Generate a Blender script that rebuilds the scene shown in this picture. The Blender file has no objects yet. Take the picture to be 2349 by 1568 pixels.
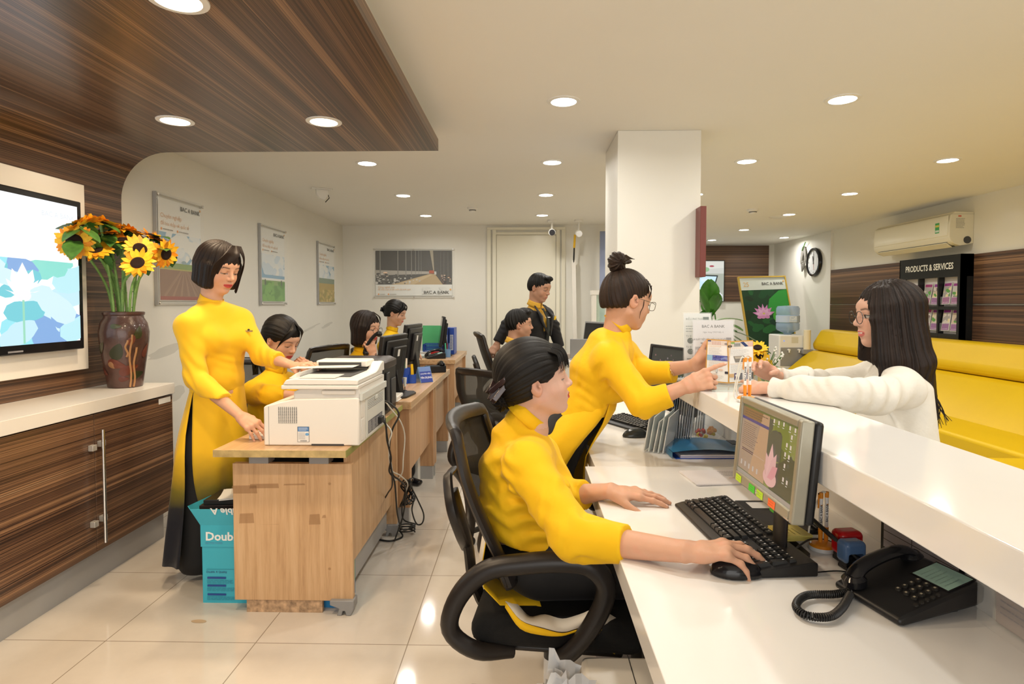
import bpy, bmesh, math, random
import numpy as np
from mathutils import Vector, Matrix, noise as mnoise
C = bpy.context.scene.collection
PI = math.pi
random.seed(7)
# ---------------------------------------------------------------- camera (2349 x 1568)
F = 1375.0; PX = 1174.5; PY = 747.0; HC = 1.33
yaw = math.atan(30.5 / F); pit = math.atan(49.0 / F)
fwd = Vector((-math.sin(yaw) * math.cos(pit), math.cos(yaw) * math.cos(pit), -math.sin(pit)))
rgt = Vector((math.cos(yaw), math.sin(yaw), 0))
upv = rgt.cross(fwd)
camd = bpy.data.cameras.new('camera'); cam = bpy.data.objects.new('camera', camd); C.objects.link(cam)
cam.matrix_world = Matrix.Translation((0, 0, HC)) @ Matrix((rgt, upv, -fwd)).transposed().to_4x4()
camd.sensor_width = 36; camd.lens = 36 * F / 2349; camd.shift_y = -(784 - PY) / 2349; camd.clip_start = .02
bpy.context.scene.camera = cam
vs = bpy.context.scene.view_settings
vs.view_transform = 'Standard'; vs.look = 'None'; vs.gamma = 1; vs.exposure = 0.42; vs.use_curve_mapping = False
w = bpy.data.worlds.new('world'); bpy.context.scene.world = w; w.use_nodes = True
w.node_tree.nodes['Background'].inputs[0].default_value = (1, .95, .86, 1)
w.node_tree.nodes['Background'].inputs[1].default_value = 0.5

def ray(px, py): return fwd + rgt * ((px - PX) / F) - upv * ((py - PY) / F)
def at(px, py, Y): d = ray(px, py); return Vector((0, 0, HC)) + d * (Y / d.y)
def onz(px, py, z): d = ray(px, py); return Vector((0, 0, HC)) + d * ((z - HC) / d.z)
def onx(px, py, x): d = ray(px, py); return Vector((0, 0, HC)) + d * (x / d.x)

CEIL = 2.365; ZT = 0.75     # ceiling height, work-surface height
def lamp_area(name, loc, sx, sy, energy, col=(1, .93, .8), rot=(0, 0, 0)):
    l = bpy.data.lights.new(name, 'AREA'); l.shape = 'RECTANGLE'; l.size = sx; l.size_y = sy; l.energy = energy; l.color = col
    o = bpy.data.objects.new(name, l); o.location = loc; o.rotation_euler = rot; C.objects.link(o); return o
# daylight falling in through the shop front behind the camera
lamp_area('street_daylight', (0.6, -2.6, 1.6), 4.5, 2.2, 55, (1, .97, .93), (math.radians(90), 0, 0))

# ---------------------------------------------------------------- materials
MATS = {}
def mat(name, col=(.8, .8, .8), rough=.5, metal=0, spec=.5, bump=None, var=None, emit=None, alpha=None, trans=0, attr=False, sheen=0, coat=0, sub=0, ior=1.45):
    """bump=(scale,strength,(sx,sy,sz)); var=(scale,amount,(sx,sy,sz))"""
    if name in MATS: return MATS[name]
    m = bpy.data.materials.new(name); m.use_nodes = True; MATS[name] = m
    nt = m.node_tree; b = nt.nodes['Principled BSDF']; L = nt.links
    b.inputs['Base Color'].default_value = (*col, 1); b.inputs['Roughness'].default_value = rough
    b.inputs['Metallic'].default_value = metal; b.inputs['Specular IOR Level'].default_value = spec
    b.inputs['IOR'].default_value = ior
    if trans: b.inputs['Transmission Weight'].default_value = trans
    if alpha is not None: b.inputs['Alpha'].default_value = alpha
    if sheen: b.inputs['Sheen Weight'].default_value = sheen; b.inputs['Sheen Roughness'].default_value = .4
    if coat: b.inputs['Coat Weight'].default_value = coat; b.inputs['Coat Roughness'].default_value = .05
    if sub:
        b.inputs['Subsurface Weight'].default_value = sub; b.inputs['Subsurface Radius'].default_value = (.012, .005, .003); b.inputs['Subsurface Scale'].default_value = 1
    if emit: b.inputs['Emission Color'].default_value = (*emit[:3], 1); b.inputs['Emission Strength'].default_value = emit[3]
    src = None
    if attr:
        a = nt.nodes.new('ShaderNodeAttribute'); a.attribute_name = 'Col'; src = a.outputs['Color']
        if attr == 'emit': L.new(src, b.inputs['Emission Color'])
    def noise_of(scale, st, detail=4):
        tc = nt.nodes.new('ShaderNodeTexCoord'); mp = nt.nodes.new('ShaderNodeMapping'); n = nt.nodes.new('ShaderNodeTexNoise')
        mp.inputs['Scale'].default_value = st; n.inputs['Scale'].default_value = scale; n.inputs['Detail'].default_value = detail
        L.new(tc.outputs['Object'], mp.inputs[0]); L.new(mp.outputs[0], n.inputs['Vector']); return n
    if var:
        n = noise_of(var[0], var[2] if len(var) > 2 else (1, 1, 1))
        hs = nt.nodes.new('ShaderNodeHueSaturation'); mr = nt.nodes.new('ShaderNodeMapRange')
        mr.inputs[1].default_value = .3; mr.inputs[2].default_value = .7
        mr.inputs[3].default_value = 1 - var[1]; mr.inputs[4].default_value = 1 + var[1]
        L.new(n.outputs['Fac'], mr.inputs[0]); L.new(mr.outputs[0], hs.inputs['Value']); hs.inputs['Color'].default_value = (*col, 1)
        if src: L.new(src, hs.inputs['Color'])
        src = hs.outputs['Color']
    if src: L.new(src, b.inputs['Base Color'])
    if bump:
        n = noise_of(bump[0], bump[2] if len(bump) > 2 else (1, 1, 1)); bp = nt.nodes.new('ShaderNodeBump')
        bp.inputs['Strength'].default_value = bump[1]; bp.inputs['Distance'].default_value = .01
        L.new(n.outputs['Fac'], bp.inputs['Height']); L.new(bp.outputs[0], b.inputs['Normal'])
    return m

def wood_mat(name, cols, scale, rough, along=0, st=None, spec=.5, coat=0):
    """zebrano / beech veneer: bands across one axis, stretched along another. cols = list of (pos,rgb)"""
    m = bpy.data.materials.new(name); m.use_nodes = True; nt = m.node_tree; L = nt.links; b = nt.nodes['Principled BSDF']
    tc = nt.nodes.new('ShaderNodeTexCoord'); mp = nt.nodes.new('ShaderNodeMapping'); n = nt.nodes.new('ShaderNodeTexNoise'); r = nt.nodes.new('ShaderNodeValToRGB')
    mp.inputs['Scale'].default_value = st; n.inputs['Scale'].default_value = scale; n.inputs['Detail'].default_value = 5; n.inputs['Roughness'].default_value = .72
    L.new(tc.outputs['Object'], mp.inputs[0]); L.new(mp.outputs[0], n.inputs['Vector']); L.new(n.outputs['Fac'], r.inputs[0])
    e = r.color_ramp.elements
    e[0].position = cols[0][0]; e[0].color = (*cols[0][1], 1); e[1].position = cols[-1][0]; e[1].color = (*cols[-1][1], 1)
    for p, c in cols[1:-1]:
        x = e.new(p); x.color = (*c, 1)
    L.new(r.outputs[0], b.inputs['Base Color']); b.inputs['Roughness'].default_value = rough; b.inputs['Specular IOR Level'].default_value = spec
    if coat: b.inputs['Coat Weight'].default_value = coat; b.inputs['Coat Roughness'].default_value = .15
    bp = nt.nodes.new('ShaderNodeBump'); bp.inputs['Strength'].default_value = .1; bp.inputs['Distance'].default_value = .002
    L.new(n.outputs['Fac'], bp.inputs['Height']); L.new(bp.outputs[0], b.inputs['Normal'])
    return m
# ---------------------------------------------------------------- mesh builder
def V(*a): return Vector(a if len(a) == 3 else a[0])
def frame(x, z=(0, 0, 1)):
    """3x3 whose columns are the local axes: x as given, z close to the given one"""
    x = Vector(x).normalized(); z = Vector(z); y = z.cross(x)
    if y.length < 1e-6: y = Vector((0, 1, 0)).cross(x)
    y.normalize(); z = x.cross(y); return Matrix((x, y, z)).transposed()
class MB:
    def __init__(s, M=None): s.v = []; s.f = []; s.m = []; s.c = []; s.M = M or Matrix.Identity(4); s.mats = []; s.lay = 0
    def mi(s, m):
        if m not in s.mats: s.mats.append(m)
        return s.mats.index(m)
    def add(s, vs, fs, m, c=(1, 1, 1)):
        o = len(s.v); s.v += [s.M @ Vector(v) for v in vs]; k = s.mi(m)
        for f in fs: s.f.append([i + o for i in f]); s.m.append(k); s.c.append(c)
        return s
    def box(s, lo, hi, m, c=(1, 1, 1), R=None):
        x0, y0, z0 = lo; x1, y1, z1 = hi
        vs = [V(x, y, z) for z in (z0, z1) for y in (y0, y1) for x in (x0, x1)]
        if R is not None: vs = [R @ v for v in vs]
        return s.add(vs, [(0, 2, 3, 1), (4, 5, 7, 6), (0, 1, 5, 4), (2, 6, 7, 3), (0, 4, 6, 2), (1, 3, 7, 5)], m, c)
    def cbox(s, c0, d, m, c=(1, 1, 1)): return s.box([c0[i] - d[i] / 2 for i in range(3)], [c0[i] + d[i] / 2 for i in range(3)], m, c)
    def tube(s, pts, r, m, n=8, c=(1, 1, 1), cap=True, flat=None):
        """sweep a circle (or flat=(w,h) ellipse/rounded bar, up-axis z) along pts; r number or list"""
        pts = [Vector(p) for p in pts]; k = len(pts); rs = r if isinstance(r, (list, tuple)) else [r] * k; vs = []; up = None
        for i, p in enumerate(pts):
            t = (pts[min(i + 1, k - 1)] - pts[max(i - 1, 0)]).normalized()
            if up is None:
                up = Vector((0, 0, 1)) if abs(t.z) < .9 else Vector((0, 1, 0))
            a = t.cross(up)
            if a.length < 1e-5: a = t.cross(Vector((1, 0, 0)))
            a.normalize(); b = a.cross(t).normalized(); up = b
            fw, fh = flat if flat else (1, 1)
            for j in range(n):
                th = 2 * PI * j / n; vs.append(p + (a * math.cos(th) * fw + b * math.sin(th) * fh) * rs[i])
        fs = [(i * n + j, i * n + (j + 1) % n, (i + 1) * n + (j + 1) % n, (i + 1) * n + j) for i in range(k - 1) for j in range(n)]
        if cap: fs += [list(range(n))[::-1], list(range((k - 1) * n, k * n))]
        return s.add(vs, fs, m, c)
    def cyl(s, a, b, r, m, n=20, c=(1, 1, 1), r2=None): return s.tube([a, b], [r, r if r2 is None else r2], m, n, c)
    def lathe(s, prof, m, n=28, c=(1, 1, 1), o=(0, 0, 0), R=None):
        """profile [(radius, z)] turned about local z"""
        vs = []
        for r, z in prof:
            for j in range(n):
                th = 2 * PI * j / n; v = V(r * math.cos(th), r * math.sin(th), z); vs.append((R @ v if R is not None else v) + Vector(o))
        k = len(prof)
        fs = [(i * n + j, i * n + (j + 1) % n, (i + 1) * n + (j + 1) % n, (i + 1) * n + j) for i in range(k - 1) for j in range(n)]
        fs += [list(range(n))[::-1], list(range((k - 1) * n, k * n))]
        return s.add(vs, fs, m, c)
    def prism(s, poly, z0, z1, m, c=(1, 1, 1), ax='z'):
        """polygon extruded along ax; poly holds the two other coordinates in xyz order"""
        def P(u, v, t): return {'z': (u, v, t), 'y': (u, t, v), 'x': (t, u, v)}[ax]
        n = len(poly); vs = [P(u, v, z0) for u, v in poly] + [P(u, v, z1) for u, v in poly]
        fs = [list(range(n))[::-1], list(range(n, 2 * n))] + [(i, (i + 1) % n, (i + 1) % n + n, i + n) for i in range(n)]
        return s.add(vs, fs, m, c)
    def ball(s, o, r, m, c=(1, 1, 1), n=12, sc=(1, 1, 1)):
        pr = [(math.sin(PI * i / n) * r + 1e-5, -math.cos(PI * i / n) * r) for i in range(n + 1)]
        vs = []
        for q, z in pr:
            for j in range(n * 2):
                th = PI * j / n; vs.append(V(o) + V(q * math.cos(th) * sc[0], q * math.sin(th) * sc[1], z * sc[2]))
        N = 2 * n
        return s.add(vs, [(i * N + j, i * N + (j + 1) % N, (i + 1) * N + (j + 1) % N, (i + 1) * N + j) for i in range(n) for j in range(N)], m, c)
    def grid(s, rows, m, c=(1, 1, 1), closed=False):
        nr = len(rows); nc = len(rows[0]); vs = [p for r in rows for p in r]
        fs = [(i * nc + j, i * nc + (j + 1) % nc, (i + 1) * nc + (j + 1) % nc, (i + 1) * nc + j) for i in range(nr - 1) for j in range(nc if closed else nc - 1)]
        return s.add(vs, fs, m, c)
    # flat art in the local xy plane, each call a hair higher than the last one
    def q(s, x0, y0, x1, y1, m, c=(1, 1, 1), dz=None): return s.poly([(x0, y0), (x1, y0), (x1, y1), (x0, y1)], m, c, dz)
    def poly(s, pts, m, c=(1, 1, 1), dz=None):
        s.lay += .00006 if dz is None else dz
        return s.add([(x, y, s.lay) for x, y in pts], [list(range(len(pts)))], m, c)
    def disc(s, x, y, rx, ry, m, c=(1, 1, 1), n=20, a0=0, a1=2 * PI):
        return s.poly([(x + rx * math.cos(a0 + (a1 - a0) * i / n), y + ry * math.sin(a0 + (a1 - a0) * i / n)) for i in range(n)], m, c)
    def text(s, t, x, y, size, m, c=(1, 1, 1), bold=0, sx=1, al='LEFT', flipdeg=0, dz=None):
        cu = bpy.data.curves.new('txt', 'FONT'); cu.body = t; cu.size = size; cu.align_x = al; cu.offset = bold * size; cu.resolution_u = 2
        o = bpy.data.objects.new('txt', cu); me = o.to_mesh(); s.lay += .00006 if dz is None else dz
        cs, sn = math.cos(math.radians(flipdeg)), math.sin(math.radians(flipdeg))
        s.add([(x + v.co.x * sx * cs - v.co.y * sn, y + v.co.x * sx * sn + v.co.y * cs, s.lay) for v in me.vertices], [list(p.vertices) for p in me.polygons], m, c)
        o.to_mesh_clear(); bpy.data.objects.remove(o); bpy.data.curves.remove(cu); return s
    def lines(s, x0, x1, y0, y1, n, m, c, h=.45, rng=None, ragged=.3):
        rng = rng or random.Random(int(abs(x0 * 1e4 + y0 * 1e3)) + n); p = (y1 - y0) / n
        for i in range(n):
            y = y1 - (i + .5) * p; xe = x1 - (x1 - x0) * ragged * rng.random()
            x = x0
            while x < xe - 1e-6:
                wd = (x1 - x0) * rng.uniform(.06, .16); xx = min(x + wd, xe); s.q(x, y - p * h / 2, xx, y + p * h / 2, m, c, dz=0 if x > x0 else None); x = xx + (x1 - x0) * .018
        return s
    def build(s, name, parent=None, bevel=0, smooth=35, seg=2, loc=None, rot=None):
        me = bpy.data.meshes.new(name); me.from_pydata(s.v, [], s.f)
        for m in s.mats: me.materials.append(m)
        me.polygons.foreach_set('material_index', s.m)
        if any(c != (1, 1, 1) for c in s.c):
            a = me.color_attributes.new('Col', 'FLOAT_COLOR', 'CORNER'); arr = np.ones((len(me.loops), 4), np.float32)
            arr[:, :3] = np.repeat(np.array(s.c, np.float32), [len(f) for f in s.f], axis=0); a.data.foreach_set('color', arr.ravel())
        me.update()
        if smooth:
            me.polygons.foreach_set('use_smooth', [True] * len(s.f)); me.set_sharp_from_angle(angle=math.radians(smooth))
        o = bpy.data.objects.new(name, me); C.objects.link(o)
        if bevel:
            b = o.modifiers.new('b', 'BEVEL'); b.width = bevel; b.segments = seg; b.limit_method = 'ANGLE'; b.angle_limit = math.radians(40)
        if parent: o.parent = parent
        if loc is not None: o.location = loc
        if rot is not None: o.rotation_euler = rot
        return o
def tag(o, label=None, cat=None, group=None, kind=None):
    if label: o['label'] = label
    if cat: o['category'] = cat
    if group: o['group'] = group
    if kind: o['kind'] = kind
    return o
def empty(name, loc, label, cat, group=None, rz=0, R=None):
    o = bpy.data.objects.new(name, None); C.objects.link(o); o.empty_display_size = .05
    o.location = loc; o.rotation_euler = (0, 0, rz)
    if R is not None: o.matrix_world = Matrix.Translation(loc) @ R.to_4x4()
    return tag(o, label, cat, group)
def struct(o, label=None): o['kind'] = 'structure'; (label and o.__setitem__('label', label)); return o
def copy_tree(o, parent=None):
    c = o.copy(); C.objects.link(c)
    if parent: c.parent = parent
    for ch in list(o.children): copy_tree(ch, c)
    return c
def lerp(a, b, t): return a + (b - a) * t
def bez(pts, n=8):
    """smooth Catmull-Rom curve through pts"""
    P = [Vector(p) for p in pts]; P = [P[0] * 2 - P[1]] + P + [P[-1] * 2 - P[-2]]; out = []
    for i in range(1, len(P) - 2):
        for k in range(n):
            t = k / n; a, b, c, d = P[i - 1:i + 3]
            out.append(.5 * ((2 * b) + (c - a) * t + (2 * a - 5 * b + 4 * c - d) * t * t + (3 * b - a - 3 * c + d) * t ** 3))
    out.append(P[-2]); return out
# ---------------------------------------------------------------- smooth bodies: signed-distance primitives polygonised on a sparse grid
f32 = np.float32
def A3(v): return np.array(v, dtype=f32)
class Field:
    def __init__(s, R=None, o=(0, 0, 0), sc=1.0): s.sc = sc; s.p = []; s.R = np.eye(3, dtype=f32) if R is None else np.array(R, dtype=f32); s.o = A3(o)
    def W(s, v): return s.o + s.R @ A3(v) * s.sc
    def at(s, R, o, sc=1.0): s.R = np.array(R, dtype=f32); s.o = A3(o); s.sc = sc; return s
    def loc(s, P): return ((P - s.o) @ s.R) / s.sc
    def D(s, v): return s.R @ A3(v)
    def cap(s, a, b, ra, rb=None, k=.01, op=1):
        rb = ra if rb is None else rb; ra = ra * s.sc; rb = rb * s.sc; a = s.W(a); b = s.W(b); ab = b - a; L2 = float(ab @ ab) + 1e-12
        def fn(P):
            q = P - a; t = np.clip(q @ ab / L2, 0, 1); q = q - t[:, None] * ab
            return np.sqrt((q * q).sum(1)) - (ra + (rb - ra) * t)
        s.p.append((fn, (a + b) / 2, math.sqrt(L2) / 2 + max(ra, rb), k, op)); return s
    def ell(s, c, r, k=.01, op=1, R=None):
        c = s.W(c); r = A3(r) * s.sc; M = s.R if R is None else s.R @ np.array(R, dtype=f32); mr = float(r.min())
        def fn(P):
            q = (P - c) @ M / r; n = np.sqrt((q * q).sum(1)); g = np.sqrt(((q / r) ** 2).sum(1)) + 1e-6
            return n * (n - 1) / g * (1) if True else None
        s.p.append((fn, c, float(r.max()), k, op)); return s
    def ecap(s, a, b, wa, wb, side, k=.02, op=1, end=.6):
        """tapered elliptical capsule; wa, wb = (half width along side, half depth)"""
        wa = [q * s.sc for q in wa]; wb = [q * s.sc for q in wb]; a = s.W(a); b = s.W(b); ax = b - a; L = float(np.sqrt(ax @ ax)) + 1e-9; ax = ax / L; sd = s.D(side); sd = sd - ax * (sd @ ax); sd /= np.sqrt(sd @ sd); fr = np.cross(ax, sd)
        def fn(P):
            q = P - a; h = q @ ax; t = np.clip(h / L, 0, 1); w = wa[0] + (wb[0] - wa[0]) * t; d = wa[1] + (wb[1] - wa[1]) * t; m = np.minimum(w, d)
            e = (h - t * L) / (m * end); x = q @ sd; y = q @ fr
            qx = x / w; qy = y / d; n = np.sqrt(qx * qx + qy * qy + e * e); g = np.sqrt((qx / w) ** 2 + (qy / d) ** 2 + (e / (m * end)) ** 2) + 1e-6
            return n * (n - 1) / g
        s.p.append((fn, (a + b) / 2, L / 2 + max(*wa, *wb), k, op)); return s
    def box(s, c, hs, r=.01, k=.005, op=1, R=None):
        c = s.W(c); r = r * s.sc; hs = A3(hs) * s.sc - r; M = s.R if R is None else s.R @ np.array(R, dtype=f32)
        def fn(P):
            q = np.abs((P - c) @ M) - hs; return np.sqrt((np.maximum(q, 0) ** 2).sum(1)) + np.minimum(q.max(1), 0) - r
        s.p.append((fn, c, float(np.sqrt(((hs + r) ** 2).sum())), k, op)); return s
    def plane(s, p, n, k=.001):
        """cut away everything on the side n points to"""
        p = s.W(p); n = s.D(n); n = n / np.sqrt(n @ n)
        s.p.append((lambda P: (P - p) @ n, p, 1e9, k, -2)); return s
    def cutball(s, p, n, c, r, k=.001):
        """plane cut that only works inside a ball"""
        p = s.W(p); n = s.D(n); n = n / np.sqrt(n @ n); c = s.W(c); r = r * s.sc
        def fn(P):
            a = -((P - p) @ n); q = P - c; b = np.sqrt((q * q).sum(1)) - r
            return np.maximum(a, b)
        s.p.append((fn, c, r, k, -1)); return s
    def fold(s, fn): s.p.append((fn, None, 0, 0, 9)); return s
    def ev(s, P, cull=None):
        """P (nb, m, 3) blocks, cull = (centres, radius)"""
        nb, m, _ = P.shape; d = np.full((nb, m), .5, f32)
        for fn, c, r, k, op in s.p:
            if op == 9: d = fn(P.reshape(-1, 3), d.reshape(-1)).reshape(nb, m); continue
            if r < 1e8:
                q = cull[0] - c; sel = np.nonzero(np.sqrt((q * q).sum(1)) < r + cull[1] + k * 1.2 + .004)[0]
                if len(sel) == 0: continue
            else: sel = np.arange(nb)
            v = fn(P[sel].reshape(-1, 3)).reshape(len(sel), m).astype(f32); dd = d[sel]
            if op == 1:
                h = np.maximum(k - np.abs(v - dd), 0) / max(k, 1e-6); dd = np.minimum(dd, v) - h * h * k * .25
            else:
                if op == -1: v = -v
                h = np.maximum(k - np.abs(v - dd), 0) / max(k, 1e-6); dd = np.maximum(dd, v) + h * h * k * .25
            d[sel] = dd
        return d
    def bounds(s):
        lo = A3([9, 9, 9]); hi = -lo
        for fn, c, r, k, op in s.p:
            if op == 1: lo = np.minimum(lo, c - r); hi = np.maximum(hi, c + r)
        return lo - .01, hi + .01
    def net(s, h, bs=8):
        lo, hi = s.bounds(); nb = np.ceil((hi - lo) / (h * bs)).astype(int)
        I = np.stack(np.meshgrid(*[np.arange(n) for n in nb], indexing='ij'), -1).reshape(-1, 3)
        cen = (lo + (I + .5) * (h * bs)).astype(f32); hd = h * bs * .87
        v = s.ev(cen[:, None, :], (cen, hd * 2.5))[:, 0]; keep = np.abs(v) < hd * 2.2; I = I[keep]; cen = cen[keep]
        g = np.stack(np.meshgrid(*[np.arange(bs + 1)] * 3, indexing='ij'), -1).reshape(-1, 3).astype(f32) * h
        n1 = bs + 1; co = np.stack(np.meshgrid([0, 1], [0, 1], [0, 1], indexing='ij'), -1).reshape(-1, 3)
        cells = []; vals = []; NX = nb * bs + 4
        ci = np.stack(np.meshgrid(*[np.arange(bs)] * 3, indexing='ij'), -1).reshape(-1, 3)
        cidx = [((ci[:, 0] + c[0]) * n1 + ci[:, 1] + c[1]) * n1 + ci[:, 2] + c[2] for c in co]
        for q in range(0, len(I), 600):
            Iq = I[q:q + 600]; org = (lo + Iq * (h * bs)).astype(f32)
            D = s.ev(org[:, None, :] + g[None], (cen[q:q + 600], hd))
            cv = np.stack([D[:, ix] for ix in cidx], -1); inside = cv < 0; cnt = inside.sum(-1); b, c = np.nonzero((cnt > 0) & (cnt < 8))
            cells.append(Iq[b] * bs + ci[c]); vals.append(cv[b, c])
        cells = np.concatenate(cells); vals = np.concatenate(vals)
        key = (cells[:, 0].astype(np.int64) * NX[1] + cells[:, 1]) * NX[2] + cells[:, 2]
        o = np.argsort(key); key = key[o]; cells = cells[o]; vals = vals[o]
        acc = np.zeros((len(cells), 3)); num = np.zeros(len(cells))
        for a in range(8):
            for bit in (1, 2, 4):
                if a & bit: continue
                b = a | bit; va = vals[:, a]; vb = vals[:, b]; m = (va < 0) != (vb < 0); t = np.where(m, va / np.where(m, va - vb, 1), 0)
                acc += m[:, None] * (co[a] + t[:, None] * (co[b] - co[a])); num += m
        pos = (lo + (cells + acc / num[:, None]) * h).astype(f32)
        faces = []
        for axis, other in ((0, (1, 2)), (1, (2, 0)), (2, (0, 1))):
            bit = (4, 2, 1)[axis]; va = vals[:, 0] < 0; vb = vals[:, bit] < 0; m = np.nonzero(va != vb)[0]
            st = [NX[1] * NX[2], NX[2], 1]; s1, s2 = st[other[0]], st[other[1]]; k0 = key[m]; idx = []; ok = np.ones(len(m), bool)
            for dk in (0, s1, s1 + s2, s2):
                j = np.minimum(np.searchsorted(key, k0 - dk), len(key) - 1); ok &= key[j] == k0 - dk; idx.append(j)
            q = np.stack(idx, 1); q = np.where(va[m][:, None], q, q[:, ::-1]); faces.append(q[ok])
        return pos, np.concatenate(faces)
def mesh_from(parts, name, m, parent=None, col=None, mats=None):
    """parts: list of (pos, faces); col: function of positions -> rgb"""
    vs = []; fs = []; o = 0
    for p, f in parts: vs.append(p); fs.append(f + o); o += len(p)
    P = np.concatenate(vs); Q = np.concatenate(fs); me = bpy.data.meshes.new(name)
    me.vertices.add(len(P)); me.vertices.foreach_set('co', P.astype(f32).ravel())
    me.loops.add(len(Q) * 4); me.loops.foreach_set('vertex_index', Q.astype(np.int32).ravel())
    me.polygons.add(len(Q)); me.polygons.foreach_set('loop_start', np.arange(0, len(Q) * 4, 4, dtype=np.int32)); me.polygons.foreach_set('loop_total', np.full(len(Q), 4, np.int32))
    me.polygons.foreach_set('use_smooth', np.ones(len(Q), bool)); me.update(); me.validate()
    me.materials.append(m)
    if col is not None:
        c = np.ones((len(P), 4), f32); c[:, :3] = col(P); a = me.color_attributes.new('Col', 'FLOAT_COLOR', 'POINT'); a.data.foreach_set('color', c.ravel())
    ob = bpy.data.objects.new(name, me); C.objects.link(ob)
    if parent: wparent(ob, parent)
    return ob
def wm(o): return (wm(o.parent) @ o.matrix_parent_inverse if o.parent else Matrix.Identity(4)) @ o.matrix_basis
def wparent(o, parent):
    """parent o while it stays where it is in the room"""
    o.parent = parent; o.matrix_parent_inverse = wm(parent).inverted(); return o
def sm(x, a, b): t = np.clip((x - a) / (b - a), 0, 1); return t * t * (3 - 2 * t)
# ---------------------------------------------------------------- people: skin, head, hands
SKIN = mat('skin', (.8, .55, .42), .46, attr=True, spec=.35, sub=.12, bump=(260, .05))
def hairmat(name, c, c2, rough=.45):
    m = bpy.data.materials.new(name); m.use_nodes = True; nt = m.node_tree; L = nt.links; b = nt.nodes['Principled BSDF']
    a = nt.nodes.new('ShaderNodeAttribute'); a.attribute_name = 'Col'; n = nt.nodes.new('ShaderNodeTexNoise'); mp = nt.nodes.new('ShaderNodeMapping')
    mp.inputs['Scale'].default_value = (90, 3, 3); n.inputs['Scale'].default_value = 1; n.inputs['Detail'].default_value = 6; n.inputs['Roughness'].default_value = .7
    L.new(a.outputs['Vector'], mp.inputs[0]); L.new(mp.outputs[0], n.inputs['Vector']); r = nt.nodes.new('ShaderNodeValToRGB')
    r.color_ramp.elements[0].position = .36; r.color_ramp.elements[0].color = (*c, 1); r.color_ramp.elements[1].position = .72; r.color_ramp.elements[1].color = (*c2, 1)
    L.new(n.outputs['Fac'], r.inputs[0]); L.new(r.outputs[0], b.inputs['Base Color']); b.inputs['Roughness'].default_value = rough; b.inputs['Specular IOR Level'].default_value = .28
    bp = nt.nodes.new('ShaderNodeBump'); bp.inputs['Strength'].default_value = .6; bp.inputs['Distance'].default_value = .004
    L.new(n.outputs['Fac'], bp.inputs['Height']); L.new(bp.outputs[0], b.inputs['Normal']); return m
HAIR_BLACK = hairmat('black_hair', (.003, .0026, .0024), (.011, .008, .006)); HAIR_BROWN = hairmat('brown_hair', (.009, .005, .003), (.048, .024, .013))
HAIR_DARK = hairmat('dark_hair', (.006, .0035, .003), (.030, .015, .009))
def hframe(yaw_, pitch=0, roll=0):
    """head axes: face direction yaw_ (deg, 0 = towards +X, 90 = towards +Y), pitch down positive"""
    return (Matrix.Rotation(math.radians(yaw_), 3, 'Z') @ Matrix.Rotation(math.radians(pitch), 3, 'Y') @ Matrix.Rotation(math.radians(roll), 3, 'X'))
def head(F_, R, o, sc=1., male=False, mouth=0., cheek=0, neck=(-.03, 0, -.17)):
    """head in its own axes: x to the face, y to its left, z up; crown at +.118, chin at -.112"""
    F_.at(R, o, sc); f = F_
    f.ell((-.012, 0, .032), (.097, .076, .086), .02)
    f.ell((.018, 0, -.012), (.07, .066, .085), .03)
    f.ell((.034, 0, -.050), (.050, .052 + cheek, .056), .03)
    for y in (-1, 1):
        f.ell((.048, y * (.036 + cheek * .6), -.033), (.030, .024 + cheek, .026), .022)
        f.cap((.0, y * .052, -.052), (.056, y * .018, -.094), .019 + cheek * .8, .014, .02)
    f.ell((.068, 0, -.094), (.019, .020, .017), .02)
    f.ell((.078, 0, .036), (.012, .046, .018), .02)
    f.ell((.072, 0, -.062), (.022, .030, .022), .018)
    for y in (-1, 1):
        f.ell((.093, y * .031, .005), (.017, .019, .012), .014, -1)
        f.ell((.0735, y * .031, .003), (.0135, .0165, .0135), .004)
        f.cap((.086, y * .018, .0165), (.078, y * .045, .018), .0045, .003, .012)
    f.cap((.088, 0, .012), (.1035, 0, -.021), .0065, .0085, .012); f.ell((.1035, 0, -.025), (.0105, .0105, .009), .008)
    for y in (-1, 1): f.ell((.094, y * .0125, -.0285), (.010, .0068, .0075), .006)
    for y in (-1, 1): f.ell((.099, y * .006, -.036), (.005, .0035, .003), .003, -1)
    mo = mouth
    for y in (-1, 1):
        f.cap((.0945, y * .004, -.0535), (.082, y * .0245, -.0585 + .004 * mo), .0052, .0028, .005)
        f.cap((.0925, y * .003, -.0655 - .005 * mo), (.082, y * .021, -.0605), .0062, .003, .005)
    f.cap((.0990, -.016, -.0595 - .002 * mo), (.0990, .016, -.0595 - .002 * mo), .0016 + .0022 * mo, None, .003, -1)
    f.ell((.094, 0, -.080), (.009, .016, .005), .01, -1)
    for y in (-1, 1):
        Re = Matrix.Rotation(math.radians(-14), 3, 'Y') @ Matrix.Rotation(math.radians(y * 22), 3, 'Z')
        f.ell((-.012, y * .079, -.008), (.019, .0075, .031), .006, 1, Re)
        f.ell((-.006, y * .0875, -.004), (.010, .006, .016), .005, -1, Re)
        f.ell((-.002, y * .083, -.006), (.006, .005, .008), .004, 1, Re)
    f.cap((-.028, 0, -.03), neck, .052 if not male else .058, .050 if not male else .057, .03)
    return f
LIP = {'red': (.52, .07, .07), 'pink': (.62, .17, .15), 'man': (.50, .23, .18)}
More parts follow.
